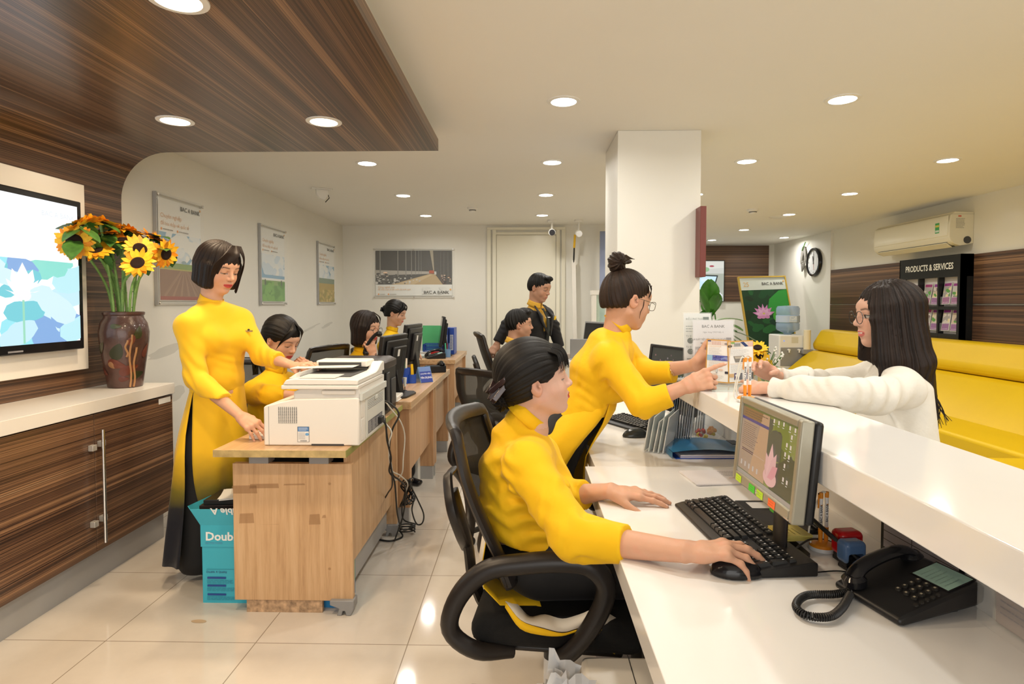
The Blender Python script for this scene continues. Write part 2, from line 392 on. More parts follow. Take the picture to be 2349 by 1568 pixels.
def headcol(f, base, lip='red', gaze='down', brow=(.05, .03, .025), mouth=0, scalp=None):
    R, o, sc = f.R.copy(), f.o.copy(), f.sc; base = A3(base)
    def col(P):
        L = ((P - o) @ R) / sc; x, y, z = L[:, 0], L[:, 1], L[:, 2]; ay = np.abs(y); c = np.tile(base, (len(P), 1)); front = sm(x, .05, .062)
        def mix(c, k, w): return c + (A3(k) - c) * w[:, None]
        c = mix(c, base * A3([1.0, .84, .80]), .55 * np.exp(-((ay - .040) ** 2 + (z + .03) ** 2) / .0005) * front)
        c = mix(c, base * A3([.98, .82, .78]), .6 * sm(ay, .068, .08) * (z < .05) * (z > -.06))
        # lips
        w = np.clip(1 - ay / .0265, 0, 1); up = -.0495 - .0065 * (ay / .026) - .002 * np.exp(-(y / .004) ** 2); lo = -.0595 - .0135 * np.sqrt(w) - .004 * mouth
        m = sm(z, lo - .001, lo + .0012) * (1 - sm(z, up - .001, up + .0014)) * sm(w, 0, .06) * sm(x, .078, .082)
        c = mix(c, LIP[lip], m)
        mid = np.exp(-((z + .0595 + .002 * mouth) / .0013) ** 2) * sm(w, 0, .1) * sm(x, .075, .08); c = mix(c, (.16, .03, .03), .75 * mid)
        if mouth > .3:
            t = np.exp(-((z + .0575 + .002 * mouth) / .0022) ** 4) * (ay < .017) * (x > .07); c = mix(c, (.85, .8, .74), t)
        # brows
        bz = .0245 + .004 * np.clip((ay - .012) / .026, 0, 1) - .010 * np.clip((ay - .038) / .016, 0, 1) ** 2
        m = np.exp(-((z - bz) / .0034) ** 2) * sm(ay, .012, .018) * (1 - sm(ay, .048, .056)) * (x > .045); c = mix(c, brow, .85 * m)
        # eyes
        ex = (ay - .031) / .0165; lid = .003 + .0042 * (1 - ex ** 2) if gaze == 'open' else -.0025 + .0005 * (1 - ex ** 2)
        bot = -.0040 - .0022 * (1 - ex ** 2) if gaze == 'open' else -.0055 - .0010 * (1 - ex ** 2)
        ins = (np.abs(ex) < 1) & (x > .06)
        white = sm(z, bot - .0006, bot + .0006) * (1 - sm(z, lid - .0006, lid + .0006)) * ins; c = mix(c, (.62, .57, .53), white)
        iris = white * (1 - sm(np.abs(ay - .031), .0048, .0062)); c = mix(c, (.02, .012, .01), iris)
        lash = np.exp(-((z - lid) / .0017) ** 2) * ins + .35 * np.exp(-((z - bot) / .0008) ** 2) * ins; c = mix(c, (.025, .017, .015), np.clip(lash, 0, 1))
        crease = .45 * np.exp(-((z - lid - .0065) / .0011) ** 2) * ins; c = mix(c, base * A3([.62, .48, .42]), crease)
        c = mix(c, (.10, .03, .02), .8 * np.exp(-((ay - .006) ** 2 + (z + .0365) ** 2) / .000007) * (x > .09))
        c = mix(c, (.10, .05, .04), .55 * np.exp(-(((x + .004) / .006) ** 2 + ((z + .006) / .010) ** 2)) * (ay > .078) * (ay < .0875))
        if scalp is not None:
            hl = scalp(x, ay, z); c = mix(c, (.02, .014, .012), hl)
        return c
    return col
FING = {'i': ((.088, .022, .0), (.039, .024, .020)), 'm': ((.091, .0005, .002), (.043, .027, .021)), 'r': ((.086, -.020, .0), (.040, .025, .020)), 'p': ((.078, -.038, -.003), (.031, .019, .018))}
NAILS = []
def hand(F_, wrist, d, n, left=False, curl=None, spread=4, thumb=None, sc=1.0, fore=None, fr=.026, k=.006, splay=None):
    """d: wrist to knuckles, n: out of the back of the hand. curl = {finger: (mcp, pip, dip) degrees}; thumb = (abduct, forward, bend)"""
    d = Vector(d).normalized(); n = Vector(n); n = (n - d * n.dot(d)).normalized(); sd = n.cross(d) * (-1 if left else 1)   # sd: towards the thumb side
    if not left: sd = n.cross(d)
    else: sd = -n.cross(d)
    R = Matrix((d, sd, n)).transposed(); f = F_; f.at(R, wrist, sc); cr = curl or {}
    f.ecap((.004, -.001, 0), (.045, 0, -.001), (.0265, .0165), (.036, .0135), (0, 1, 0), .014, 1, .5)
    f.ecap((.040, 0, -.001), (.080, -.004, -.001), (.036, .0130), (.039, .0105), (0, 1, 0), .012, 1, .5)
    f.ell((.034, .020, -.010), (.028, .014, .013), .012); f.ell((.036, -.022, -.009), (.030, .012, .010), .012)
    for key, (kn, ln) in FING.items():
        c3 = cr.get(key, cr.get('all', (12, 18, 10))); sp = {'i': 1.3, 'm': .2, 'r': -.9, 'p': -2.0}[key] * spread + (splay or {}).get(key, 0)
        p = V(*kn); a = 0; pts = [p]; side = math.radians(sp)
        for j in range(3):
            a += math.radians(c3[j]); dr = V(math.cos(a) * math.cos(side), math.sin(side) * math.cos(a) * 1.0, -math.sin(a)).normalized(); p = p + dr * ln[j]; pts.append(p)
        r = {'i': .0083, 'm': .0085, 'r': .0080, 'p': .0070}[key]
        f.cap(kn if 0 else (kn[0] - .030, kn[1] * .82, kn[2] + .001), pts[0], r * .9, r * 1.12, .010)
        f.ell(tuple(pts[0] + V(0, 0, .002)), (.010, .009, .008), .010)
        f.cap(pts[0], pts[1], r * 1.06, r, .007); f.ell(tuple(pts[1]), (r * 1.06,) * 3, .004); f.cap(pts[1], pts[2], r * .98, r * .9, .003); f.cap(pts[2], pts[3], r * .92, r * .76, .003)
        dirn = (pts[3] - pts[2]).normalized(); up = V(dirn.z * -1 if 0 else 0, 0, 1); up = (up - dirn * up.dot(dirn)); up = (up if up.length > .05 else V(1, 0, 0)).normalized()
        if math.degrees(a) > 90: up = (V(1, 0, 0) - dirn * dirn.x).normalized()
        NAILS.append((V(*f.W(pts[3] - dirn * .0015 + up * r * .75)), .0048 * sc))
    th = thumb or (48, 10, 18); a = math.radians(th[0]); b = math.radians(th[1]); base = V(.018, .020, -.008)
    d1 = V(math.cos(a) * math.cos(b), math.sin(a) * math.cos(b), -math.sin(b)); a2 = a - math.radians(th[2]); d2 = V(math.cos(a2) * math.cos(b), math.sin(a2) * math.cos(b), -math.sin(b)); a3 = a2 - math.radians(th[2] * 1.0); d3 = V(math.cos(a3) * math.cos(b), math.sin(a3) * math.cos(b), -math.sin(b))
    q1 = base + d1 * .042; q2 = q1 + d2 * .032; q3 = q2 + d3 * .024
    f.cap(base, q1, .0155, .0115, .012); f.cap(q1, q2, .0108, .0095, .004); f.cap(q2, q3, .0098, .0078, .003)
    NAILS.append((V(*f.W(q3 + V(0, .0, 1) * .0068)), .0055 * sc))
    if fore is not None:
        f.at(np.eye(3), (0, 0, 0), 1.0); wv = Vector(wrist); fv = Vector(fore)
        f.ecap(fv, wv, (fr * 1.30, fr * 1.15), (fr * 1.02 * sc, fr * .72 * sc), sd, .016, 1, .5)
    f.at(np.eye(3), (0, 0, 0), 1.0); return f
def handcol(base, nails):
    base = A3(base)
    def col(P):
        c = np.tile(base, (len(P), 1)).astype(f32); v = np.array([mnoise.noise(Vector(p) * 45) for p in P[::1]], dtype=f32) if len(P) < 60000 else np.zeros(len(P), f32)
        c *= (1 + v * .06)[:, None] * A3([1, 1, 1]); c[:, 1:] *= (1 - np.clip(v, 0, 1) * .12)[:, None]
        for p, r in nails:
            dd = np.sqrt(((P - A3(p)) ** 2).sum(1)); w = (1 - sm(dd, r * .8, r * 1.15))[:, None]; c = c + (A3([.86, .58, .52]) - c) * w * .7
        return c
    return col
def joined(cols, sizes):
    def col(P):
        out = np.ones((len(P), 3), f32); i = 0
        for cf, n in zip(cols, sizes): out[i:i + n] = cf(P[i:i + n]); i += n
        return out
    return col
# ---------------------------------------------------------------- hair
def haircol(R, o, sc, axis, ref=(0, 0, 1), turn=1.0):
    ax = np.array(R @ Vector(axis).normalized(), dtype=f32); rf = np.array(R @ Vector(ref), dtype=f32); e1 = rf - ax * (rf @ ax); e1 /= np.sqrt(e1 @ e1); e2 = np.cross(ax, e1); oo = A3(o)
    def col(P):
        q = (P - oo) / sc; a = q @ e1; b = q @ e2; h = q @ ax; u = np.arctan2(b, a) / (2 * PI) * turn; r = np.sqrt(a * a + b * b); return np.stack([u + .05 * h, r * 4 + h * 2, h * 0 + .5], 1)
    return col
def strandfold(R, o, sc, axis, amp=.0022, freq=46, ref=(0, 0, 1)):
    cf = haircol(R, o, sc, axis, ref)
    def fn(P, d):
        u = cf(P)[:, 0] * 2 * PI; return d + amp * (np.sin(u * freq * .5 + 1.3 * np.sin(u * 5)) + .6 * np.sin(u * freq * 1.07 + 2 * np.sin(u * 7))) * (np.abs(d) < .02)
    return fn
def locks(b, R, o, sc, L, m, r=.0035, n=6):
    """L: list of local polylines -> thin tapering hair locks"""
    for pts in L:
        P = bez([Vector(o) + (R @ Vector(p)) * sc for p in pts], 5); k = len(P)
        b.tube(P, [r * (1 - .8 * (i / k) ** 1.5) for i in range(k)], m, n)
def hair_updo(R, o, sc, m, root, bun=(-.115, 0, -.02), br=(.04, .045, .04), vol=0., fringe=True, up=False, name='hair', h=.0028, clip=None, side=-1):
    f = Field(R, o, sc)
    f.ell((-.020, 0, .040 + vol * .4), (.103 + vol, .086 + vol * .7, .090 + vol), .02); f.ell((-.055, 0, -.01), (.066 + vol * .6, .070 + vol * .5, .075), .03)
    f.ell((.085, 0, -.055), (.088, .105, .098), .012, -1); f.cap((-.03, 0, -.10), (-.02, 0, -.22), .075, .075, .02, -1)
    for y in (-1, 1): f.ell((.003, y * .098, -.032), (.036, .036, .043), .010, -1)
    f.fold(strandfold(R, o, sc, bun, .0010, 64))
    o1 = mesh_from([f.net(h)], name, m, root, haircol(R, o, sc, bun))
    g = Field(R, o, sc); b0 = Vector(bun); g.ell(bun, br, .01); g.ell(tuple(b0 * .82), tuple(x * .72 for x in br), .02)
    if up: g.ell(tuple(b0 + V(-.006, 0, -.026)), (.026, .030, .022), .012); g.cap(tuple(b0 + V(.03, 0, .0)), tuple(b0 + V(.06, .0, .012)), .015, .008, .008)
    g.fold(strandfold(R, tuple(g.W(tuple(b0))), sc, (0, 1, .3), .003, 22)); mesh_from([g.net(h)], 'hair_bun', m, o1, haircol(R, g.W(tuple(b0)), sc, (0, 1, .3)))
    return o1
# ---------------------------------------------------------------- clothes
YF1 = mat('yellow_tunic_fabric', (.87, .52, .016), .62, sheen=.08, spec=.12, bump=(9, .8)); BLKF = mat('black_trouser_fabric', (.006, .006, .007), .75, sheen=.05); LIN = mat('cream_lining', (.68, .62, .52), .7)
SUIT = mat('black_suit_fabric', (.010, .010, .012), .8, sheen=.1); SHIRT = mat('amber_shirt', (.75, .42, .04), .6); TIE = mat('dark_green_tie', (.025, .032, .03), .55, bump=(500, .3)); BLOUSE = mat('white_blouse_fabric', (.76, .73, .66), .75, sheen=.1, bump=(13, .8), sub=.0)
def wrinkle(amp=.003, fr=(28, 9), dirv=(1, .2, .6), seed=0, center=None, rad=.3):
    d1 = np.array(Vector(dirv).normalized(), dtype=f32); d2 = np.array(Vector((dirv[1] + .4, -dirv[0], .3)).normalized(), dtype=f32)
    def fn(P, d):
        m = np.abs(d) < .03; a = P @ d1 * (fr[0] * 3.4) + seed; b = P @ d2 * (fr[1] * 2.0); wv = np.sin(a + 1.8 * np.sin(b + seed) + .8 * np.sin(b * 2.3)); wv = wv * (.5 + .5 * np.sin(b * 1.7 + seed * 2)); k = 1.
        if center is not None: q = P - A3(center); k = np.exp(-(q * q).sum(1) / (rad * rad))
        return d + amp * wv * k * m
    return fn
def sleeve(f, sh, el, cu, r=(.060, .050, .046), k=.03, cuff=None):
    sh, el, cu = V(sh), V(el), V(cu); f.cap(sh, el, r[0], r[1], k); d = (cu - el).normalized(); f.cap(el, cu + d * .03, r[1], r[2], .02); f.cutball(cu, d, cu + d * .05, max(r) * 1.7); return f
def collar(name, c, axis, r, h_, m, parent, gap=None, side=None, th=.003, low=.0):
    """standing band collar round the neck; gap = direction of its opening"""
    ax = Vector(axis).normalized(); e1 = (Vector(gap) - ax * Vector(gap).dot(ax)).normalized(); e2 = ax.cross(e1); rows = []; n = 40
    for j, (q, rr) in enumerate(((-.6, 1.10), (0, 1.03), (.5, 1.0), (1, .985))):
        rows.append([Vector(c) + ax * (h_ * q - (low * math.cos(a) if q < .3 else low * .8 * math.cos(a))) + (e1 * math.cos(a) * rr * r * 1.08 + e2 * math.sin(a) * rr * r) for a in [lerp(.12 + .05 * max(q, 0), 2 * PI - .12 - .05 * max(q, 0), i / (n - 1)) for i in range(n)]])
    o = MB().grid(rows, m).build(name, smooth=60); s_ = o.modifiers.new('s', 'SOLIDIFY'); s_.thickness = th; s_.offset = 0
    if parent: wparent(o, parent)
    return o
def cloth_sheet(name, rows, m, parent, th=.0025, lining=None):
    o = MB().grid(rows, m).build(name, smooth=70); s_ = o.modifiers.new('s', 'SOLIDIFY'); s_.thickness = th; s_.offset = -1
    if lining: o.data.materials.append(lining); s_.material_offset = 1
    return wparent(o, parent)
def glasses(R, o, sc, root, m, lens=None, rr=(.0235, .0185), sq=2.0):
    b = MB(Matrix.Translation(o) @ (R @ Matrix.Diagonal((sc,) * 3)).to_4x4())
    for y in (-1, 1):
        P = []
        for i in range(25):
            a = 2 * PI * i / 24; c_, s_ = math.cos(a), math.sin(a); P.append(V(.107 - .18 * abs(y * .0325 + c_ * rr[0]) ** 1.5, y * .0325 + math.copysign(abs(c_) ** (2 / sq), c_) * rr[0], -.002 + math.copysign(abs(s_) ** (2 / sq), s_) * rr[1]))
        b.tube(P, .0013, m, 6); b.tube([V(.100, y * .056, .004), V(.085, y * .072, .006), V(.0, y * .083, .008), V(-.012, y * .085, -.004)], .0012, m, 6)
    b.tube(bez([V(.1075, -.009, .0), V(.109, 0, .003), V(.1075, .009, .0)], 3), .0012, m, 6)
    return wparent(b.build('eyeglasses'), root)
def person(name, loc, lab, group=None): return empty('person', Vector(loc), lab, 'person', group)
def headpart(R, o, sc, neck, base, h=.0024, lip='red', gaze='down', mouth=0, cheek=0, male=False, scalp=None):
    f = Field(); nl = R.transposed() @ (Vector(neck) - Vector(o)) / sc; head(f, R, o, sc, male, mouth, cheek, tuple(nl)); p = f.net(h); f.at(R, o, sc); return p, headcol(f, base, lip, gaze, mouth=mouth, scalp=scalp)
def ear_origin(px, py, Y, R, sc, side): return at(px, py, Y) - (R @ V(-.006, side * .080, -.006)) * sc
def handpart(h=.0022, base=(.70, .44, .32), **kw):
    NAILS.clear(); f = Field(); hand(f, **kw); p = f.net(h); return p, handcol(base, list(NAILS))
def limbs(*chains): return [tube_part(list(c_), r_, SK_, .014) for c_, r_ in chains]
SK_ = (.62, .35, .23)
def slope(f, nb, *sh):
    for s_ in sh: f.cap(Vector(nb) + V(0, 0, -.055), s_, .040, .048, .05)
    return f
def body(root, parts): return mesh_from([p for p, c in parts], 'body', SKIN, root, joined([c for p, c in parts], [len(p[0]) for p, c in parts]))
def tube_part(pts, r, base, h=.006):
    f = Field(); rs = r if isinstance(r, (list, tuple)) else [r] * len(pts)
    for i in range(len(pts) - 1): f.cap(pts[i], pts[i + 1], rs[i], rs[i + 1], .02)
    return f.net(h), (lambda P: np.tile(A3(base), (len(P), 1)))
# ---------------------------------------------------------------- common materials
WHITE = mat('white_paint', (.80, .785, .72), .55, var=(1.5, .02)); CEILM = mat('ceiling_paint', (.84, .825, .77), .7, var=(.8, .015))
GLOSSW = mat('glossy_white_stone', (.86, .855, .84), .10, spec=.6, var=(3, .015)); CABW = mat('cream_laminate', (.85, .82, .76), .22)
COLP = mat('printed_paper', (1, 1, 1), .55, attr=True); COLG = mat('glossy_plastic_colour', (1, 1, 1), .25, attr=True); COLE = mat('lit_screen', (0, 0, 0), .3, attr='emit', emit=(1, 1, 1, .75))
COLE.node_tree.nodes['Principled BSDF'].inputs['Base Color'].default_value = (.02, .02, .02, 1)
for l_ in list(COLE.node_tree.links):
    if l_.to_socket.name == 'Base Color': COLE.node_tree.links.remove(l_)
COLM = mat('matt_plastic_colour', (1, 1, 1), .6, attr=True)
BLACKP = mat('black_plastic', (.012, .012, .013), .38, spec=.5, bump=(600, .04)); BLACKG = mat('glossy_black_plastic', (.010, .010, .012), .16); CHAIRP = mat('black_brown_plastic', (.016, .013, .012), .36, bump=(500, .06))
DGREY = mat('dark_grey_plastic', (.05, .05, .052), .4); GREYP = mat('grey_plastic', (.28, .28, .28), .45); SILV = mat('silver_plastic', (.55, .53, .48), .35, metal=.4)
CHROME = mat('brushed_steel', (.75, .74, .72), .25, metal=1); STEEL = mat('grey_painted_steel', (.42, .42, .42), .4, metal=.3)
ACR = mat('clear_acrylic', (.93, .97, .96), .05, alpha=.07, spec=.7); GLASS = mat('clear_glass', (.9, .96, .93), .03, alpha=.16, spec=.8)
LWHITE = mat('white_plastic', (.82, .81, .77), .35); LENS = mat('downlight_lens', (1, 1, 1), .4, emit=(1, .97, .88, 14)); LENSW = mat('warm_downlight_lens', (1, 1, 1), .4, emit=(1, .82, .58, 12))
ZC = [(.34, (.30, .17, .09)), (.39, (.035, .018, .012)), (.45, (.10, .052, .030)), (.49, (.022, .013, .010)), (.53, (.17, .09, .048)), (.56, (.045, .024, .016)), (.60, (.26, .145, .075)), (.64, (.06, .032, .02)), (.68, (.42, .27, .15))]; ZC = [(p_, tuple(v_ * 1.3 for v_ in c_)) for p_, c_ in ZC]
ZEB = wood_mat('zebrano_lengthwise', ZC, 21, .32, st=(1, .0012, 1), coat=.1); ZEBW = wood_mat('zebrano_wall', ZC, 13, .32, st=(1, .0012, 1)); ZEBX = wood_mat('zebrano_crosswise', ZC, 16, .35, st=(.0012, 1, 1))
ZD = [(p_, tuple(v_ * 1.15 for v_ in c_)) for p_, c_ in ZC]; ZEBD = wood_mat('zebrano_doors', ZD, 15, .3, st=(1, .0012, 1), coat=.2)
BC = [(.3, (.46, .27, .13)), (.5, (.60, .38, .20)), (.7, (.68, .46, .26))]; BEECH = wood_mat('beech_upright', BC, 40, .42, st=(1, 1, .05)); BEECHT = wood_mat('beech_top', BC, 40, .3, st=(1, .05, 1))
B2 = [(.3, (.40, .21, .10)), (.5, (.52, .30, .15)), (.7, (.60, .36, .19))]; BEECHR = wood_mat('red_beech_upright', B2, 40, .42, st=(1, 1, .05))
def floor_mat():
    m = bpy.data.materials.new('cream_floor_tiles'); m.use_nodes = True; nt = m.node_tree; L = nt.links; b = nt.nodes['Principled BSDF']
    tc = nt.nodes.new('ShaderNodeTexCoord'); mp = nt.nodes.new('ShaderNodeMapping'); br = nt.nodes.new('ShaderNodeTexBrick'); mp.inputs['Location'].default_value = (.46 + 6, -.49 + 6, 0)
    br.offset = 0; br.inputs['Scale'].default_value = 1; br.inputs['Brick Width'].default_value = .6; br.inputs['Row Height'].default_value = .6; br.inputs['Mortar Size'].default_value = .0022; br.inputs['Mortar Smooth'].default_value = .2
    br.inputs['Color1'].default_value = (.64, .585, .51, 1); br.inputs['Color2'].default_value = (.68, .625, .55, 1); br.inputs['Mortar'].default_value = (.30, .25, .19, 1)
    n = nt.nodes.new('ShaderNodeTexNoise'); n.inputs['Scale'].default_value = 5; n.inputs['Detail'].default_value = 8; n.inputs['Roughness'].default_value = .65
    mx = nt.nodes.new('ShaderNodeMix'); mx.data_type = 'RGBA'; mx.blend_type = 'MULTIPLY'; mx.inputs[0].default_value = .35
    L.new(tc.outputs['Object'], mp.inputs[0]); L.new(mp.outputs[0], br.inputs['Vector']); L.new(tc.outputs['Object'], n.inputs['Vector'])
    L.new(br.outputs['Color'], mx.inputs[6]); L.new(n.outputs['Color'], mx.inputs[7])
    hs = nt.nodes.new('ShaderNodeMapRange'); hs.inputs[1].default_value = .3; hs.inputs[2].default_value = .7; hs.inputs[3].default_value = .82; hs.inputs[4].default_value = 1.1
    L.new(n.outputs['Fac'], hs.inputs[0]); cb = nt.nodes.new('ShaderNodeCombineColor'); [L.new(hs.outputs[0], cb.inputs[i]) for i in range(3)]; L.new(cb.outputs[0], mx.inputs[7])
    L.new(mx.outputs[2], b.inputs['Base Color']); b.inputs['Roughness'].default_value = .075; b.inputs['Specular IOR Level'].default_value = .5
    return m
# ---------------------------------------------------------------- room shell
XL, XR, YB, YF = -2.4, 4.3, 7.86, 10.5; XM = 1.35
o = MB().box((XL - .1, -1.6, -.1), (XR + .1, YF + .1, 0), floor_mat()).build('floor', smooth=0); struct(o)
o = MB().box((XL - .1, -1.6, CEIL), (XR + .1, YF + .1, CEIL + .1), CEILM).build('ceiling', smooth=0); struct(o)
WL = mat('white_wall_scuffed', (.78, .77, .71), .6, var=(1.2, .04))
o = MB().box((XL - .12, -1.6, 0), (XL, YB, CEIL), WL).build('wall_left', smooth=0); struct(o)
o = MB().box((XL - .12, YB, 0), (XM, YB + .12, CEIL), WHITE).box((XM - .1, YB + .12, 0), (XM, YF, CEIL), WHITE).build('wall_back', smooth=0); struct(o)
WR = mat('glossy_white_wall_panel', (.80, .77, .66), .16)
o = MB().box((XR, -1.6, 0), (XR + .12, 8.5, CEIL), WR).build('wall_right', smooth=0); struct(o)
o = MB().box((XR, 8.5, 0), (XR + .12, YF, CEIL), WHITE).box((XM, YF, 0), (XR + .12, YF + .12, CEIL), WHITE).build('wall_far', smooth=0); struct(o)
o = MB().box((.55, 3.62, 0), (1.045, 4.16, CEIL), WHITE).build('pillar', smooth=0, bevel=.004); struct(o)
# wooden wall lining that curves up into the dropped ceiling, open end facing the back of the room
prof = [(XL + .022, .80), (XL + .022, 1.94)] + [(XL + .302 - .28 * math.cos(a * PI / 24), 1.94 + .28 * math.sin(a * PI / 24)) for a in range(1, 13)] + [(-.505, 2.22), (-.505, 2.286), (-1.2, 2.286), (XL + .2, 2.286), (XL + .002, 2.2), (XL + .002, .80)]
o = MB().prism(prof, -1.5, 3.50, ZEB, ax='y').build('trim_1', smooth=30); struct(o)
o = MB().box((XL + .21, -1.5, 2.286), (-.545, 3.47, CEIL), WHITE).build('trim_2', smooth=0); struct(o)
# wood lining of the right wall, upper and lower board, and of the far wall
o = MB().box((XR - .02, -1.5, 1.335), (XR, 8.52, 1.81), ZEBW).box((XR - .02, -1.5, .85), (XR, 8.52, 1.325), ZEBW).build('trim_3', smooth=0); struct(o)
o = MB().box((XR - .026, 8.52, .85), (XR, 8.53, CEIL), CABW).build('trim_4', smooth=0); struct(o)
o = MB().box((2.2, YF - .03, 1.38), (4.20, YF, CEIL - .02), ZEBX).build('trim_5', smooth=0); struct(o)
# door in the back wall
DOORM = mat('painted_door', (.80, .77, .64), .25)
b = MB(); dx0, dx1 = -.50, .52
for x0, x1 in ((dx0, dx0 + .05), (dx0 + .07, dx0 + .12), (dx1 - .12, dx1 - .07), (dx1 - .05, dx1)): b.box((x0, YB - .03, 0), (x1, YB, 2.30 if abs(x0 - dx0) < .2 or 1 else 2.3), DOORM)
b.box((dx0, YB - .03, 2.30), (dx1, YB, 2.335), DOORM).box((dx0 + .07, YB - .028, 2.235), (dx1 - .07, YB, 2.27), DOORM)
door = b.build('door_1', bevel=.004, smooth=0); struct(door)
o = MB().box((dx0 + .125, YB - .016, .01), (dx1 - .125, YB, 2.23), DOORM).build('door_leaf', door, smooth=0)
o = MB().cyl((.33, YB - .05, 1.02), (.33, YB - .01, 1.02), .012, CHROME).tube([(.33, YB - .05, 1.02), (.22, YB - .05, 1.02)], .009, CHROME).build('door_handle', door)
# skirting
BB = mat('skirting_tile', (.62, .56, .46), .3)
struct(MB().box((XL, 3.5, 0), (XL + .012, YB, .09), BB).build('baseboard_left', smooth=0)); struct(MB().box((XL, YB - .012, 0), (-.5, YB, .09), BB).box((.52, YB - .012, 0), (XM, YB, .09), BB).build('baseboard_back', smooth=0))
# grey scuffs along the left wall
SC = mat('grey_scuff', (.36, .36, .34), .7, alpha=.16); b = MB()
for k, (yy, zz, ly, lz) in enumerate([(3.95, 1.02, .20, .035), (7.2, 1.08, .20, .02), (4.05, .72, .1, .05), (6.6, 1.06, .35, .012)]):
    b.add([(XL + .0015, yy + ly * math.cos(t * PI / 8) * (1 + .15 * math.sin(3 * t)), zz + lz * math.sin(t * PI / 8) + .15 * ly * math.cos(t * PI / 8)) for t in range(16)], [list(range(16))], SC)
struct(b.build('trim_6', smooth=0))
# ---------------------------------------------------------------- ceiling lights: a real disc lamp in every fitting
RX = [-1.16, .195, 1.60, 3.03]; RY = [.46, 1.78, 3.10, 4.41, 5.71, 7.0]
def downlight(x, y, z, warm=False, r=.062, e=5.0, where=''):
    t = empty('ceiling_downlight', (x, y, z), where, 'light', 'warm downlights in the wooden ceiling' if warm else 'downlights in the white ceiling')
    MB().lathe([(r * 1.38, 0), (r * 1.36, -.004), (r * 1.05, -.006), (r * 1.02, -.001), (r * 1.02, 0)], LWHITE).build('rim', t)
    MB().lathe([(r * 1.02, -.0005), (r * .8, -.0045), (.001, -.0055)], LENSW if warm else LENS).build('lens', t)
    l = bpy.data.lights.new('downlight', 'AREA'); l.shape = 'DISK'; l.size = r * 1.9; l.energy = e; l.color = (1, .76, .5) if warm else (1, .96, .89); l.spread = math.radians(165)
    lo = bpy.data.objects.new('downlight_lamp', l); lo.location = (0, 0, -.012); lo.parent = t; C.objects.link(lo); return t
colname = ['left', 'second', 'third', 'right']
for i, x in enumerate(RX):
    for j, y in enumerate(RY):
        if i == 0 and y < 4: continue
        if i == 1 and y < 1: continue
        if abs(x - .8) < .3 and y < 1: continue
        seen = (j >= 2)
        rown = {2: 'nearest visible row', 3: 'second visible row', 4: 'third visible row', 5: 'row near the back wall', 0: 'row over the camera', 1: 'row over the near counter'}[j]
        downlight(x, y, CEIL, where='round white recessed downlight, %s column, %s' % (colname[i], rown))
for x, y in ((3.03, 8.42), (3.0, 9.75), (4.0, 9.4)): downlight(x, y, CEIL, where='small round downlight over the waiting corner, %s' % ('nearer one' if y < 9 else ('by the wooden end wall' if x < 3.5 else 'in the far right corner')))
for i, (px, py) in enumerate(((402, 276), (743, 278), (408, -2))):
    p = onz(px, py, 2.22); downlight(p.x, p.y, 2.219, True, .062, 7, 'warm recessed downlight in striped wooden ceiling, ' + ('left of the far pair', 'right of the far pair', 'cut by the top edge of the photo')[i])
p = onz(-250, 60, 2.22); downlight(p.x, .9, 2.219, True, .062, 7, 'warm recessed downlight in striped wooden ceiling, above the television'); downlight(-1.1, .9, 2.219, True, .062, 7, 'warm recessed downlight in striped wooden ceiling, nearest the camera')
# smoke detector, vent disc, ceiling sensors
def puck(px, py, r, lab, nm='smoke_detector'):
    p = onz(px, py, CEIL); t = empty(nm, p, lab, 'smoke detector')
    MB().lathe([(r, 0), (r, -.012), (r * .85, -.022), (r * .8, -.024)], LWHITE).build('base', t); MB().lathe([(r * .62, -.022), (r * .55, -.045), (r * .2, -.052), (.001, -.052)], LWHITE).build('sensor', t)
    MB().tube([V(r * .64 * math.cos(a * .3), r * .64 * math.sin(a * .3), -.03) for a in range(22)], .0035, DGREY, 6).build('sensor_ring', t)
puck(1084, 476, .055, 'small white smoke detector on ceiling in front of the door'); puck(1727, 480, .06, 'white smoke detector on ceiling right of the pillar')
p = onz(1785, 497, CEIL); t = MB().lathe([(.10, 0), (.10, -.006), (.06, -.010), (.001, -.010)], CABW).build('ceiling_speaker', loc=p); tag(t, 'flat round cream cover plate on ceiling beyond the smoke detector', 'speaker')
p = onz(738, 432, CEIL); t = empty('motion_sensor', p, 'white bracket sensor hanging from ceiling over the desks', 'sensor', rz=.5)
MB().box((-.09, -.03, -.012), (.09, .03, 0), LWHITE).build('bracket', t, .003); MB().prism([(-.05, -.012), (.05, -.012), (.055, -.05), (.02, -.105), (-.02, -.09), (-.05, -.05)], -.025, .025, LWHITE, ax='y').build('housing', t, .004)
MB().tube([(.05, 0, -.04), (.065, .0, -.08), (.03, 0, -.12)], .004, DGREY).build('wire', t)
# ================================================================ left wall: television, cabinet, vase


RW = Matrix(((0, 0, 1), (1, 0, 0), (0, 1, 0)))       # columns x->+Y, y->+Z, z->+X
RE = Matrix(((0, 0, -1), (-1, 0, 0), (0, 1, 0)))     # on the right wall: x->-Y, y->+Z, z->-X
RB = Matrix(((1, 0, 0), (0, 0, -1), (0, 1, 0)))      # on a wall facing the camera: x->+X, y->+Z, z->-Y
b = MB().box((-2.378, 1.45, .985), (-2.352, 3.17, 1.965), CABW); o = b.build('television_backboard', bevel=.003); tag(o, 'white rectangular backboard panel behind the left television', 'wall panel')
t = empty('television', (-2.35, 2.415, 1.10), 'wide black-framed television on white board showing a white lotus', 'television', R=RW)
MB().box((-.665, 0, 0), (.665, .76, .045), BLACKG).build('bezel', t, .006)
b = MB(); b.lay = .0455; b.q(-.635, .045, .635, .73, COLE, (1.2, 1.25, 1.3)); Z = (.30, .75, .82)
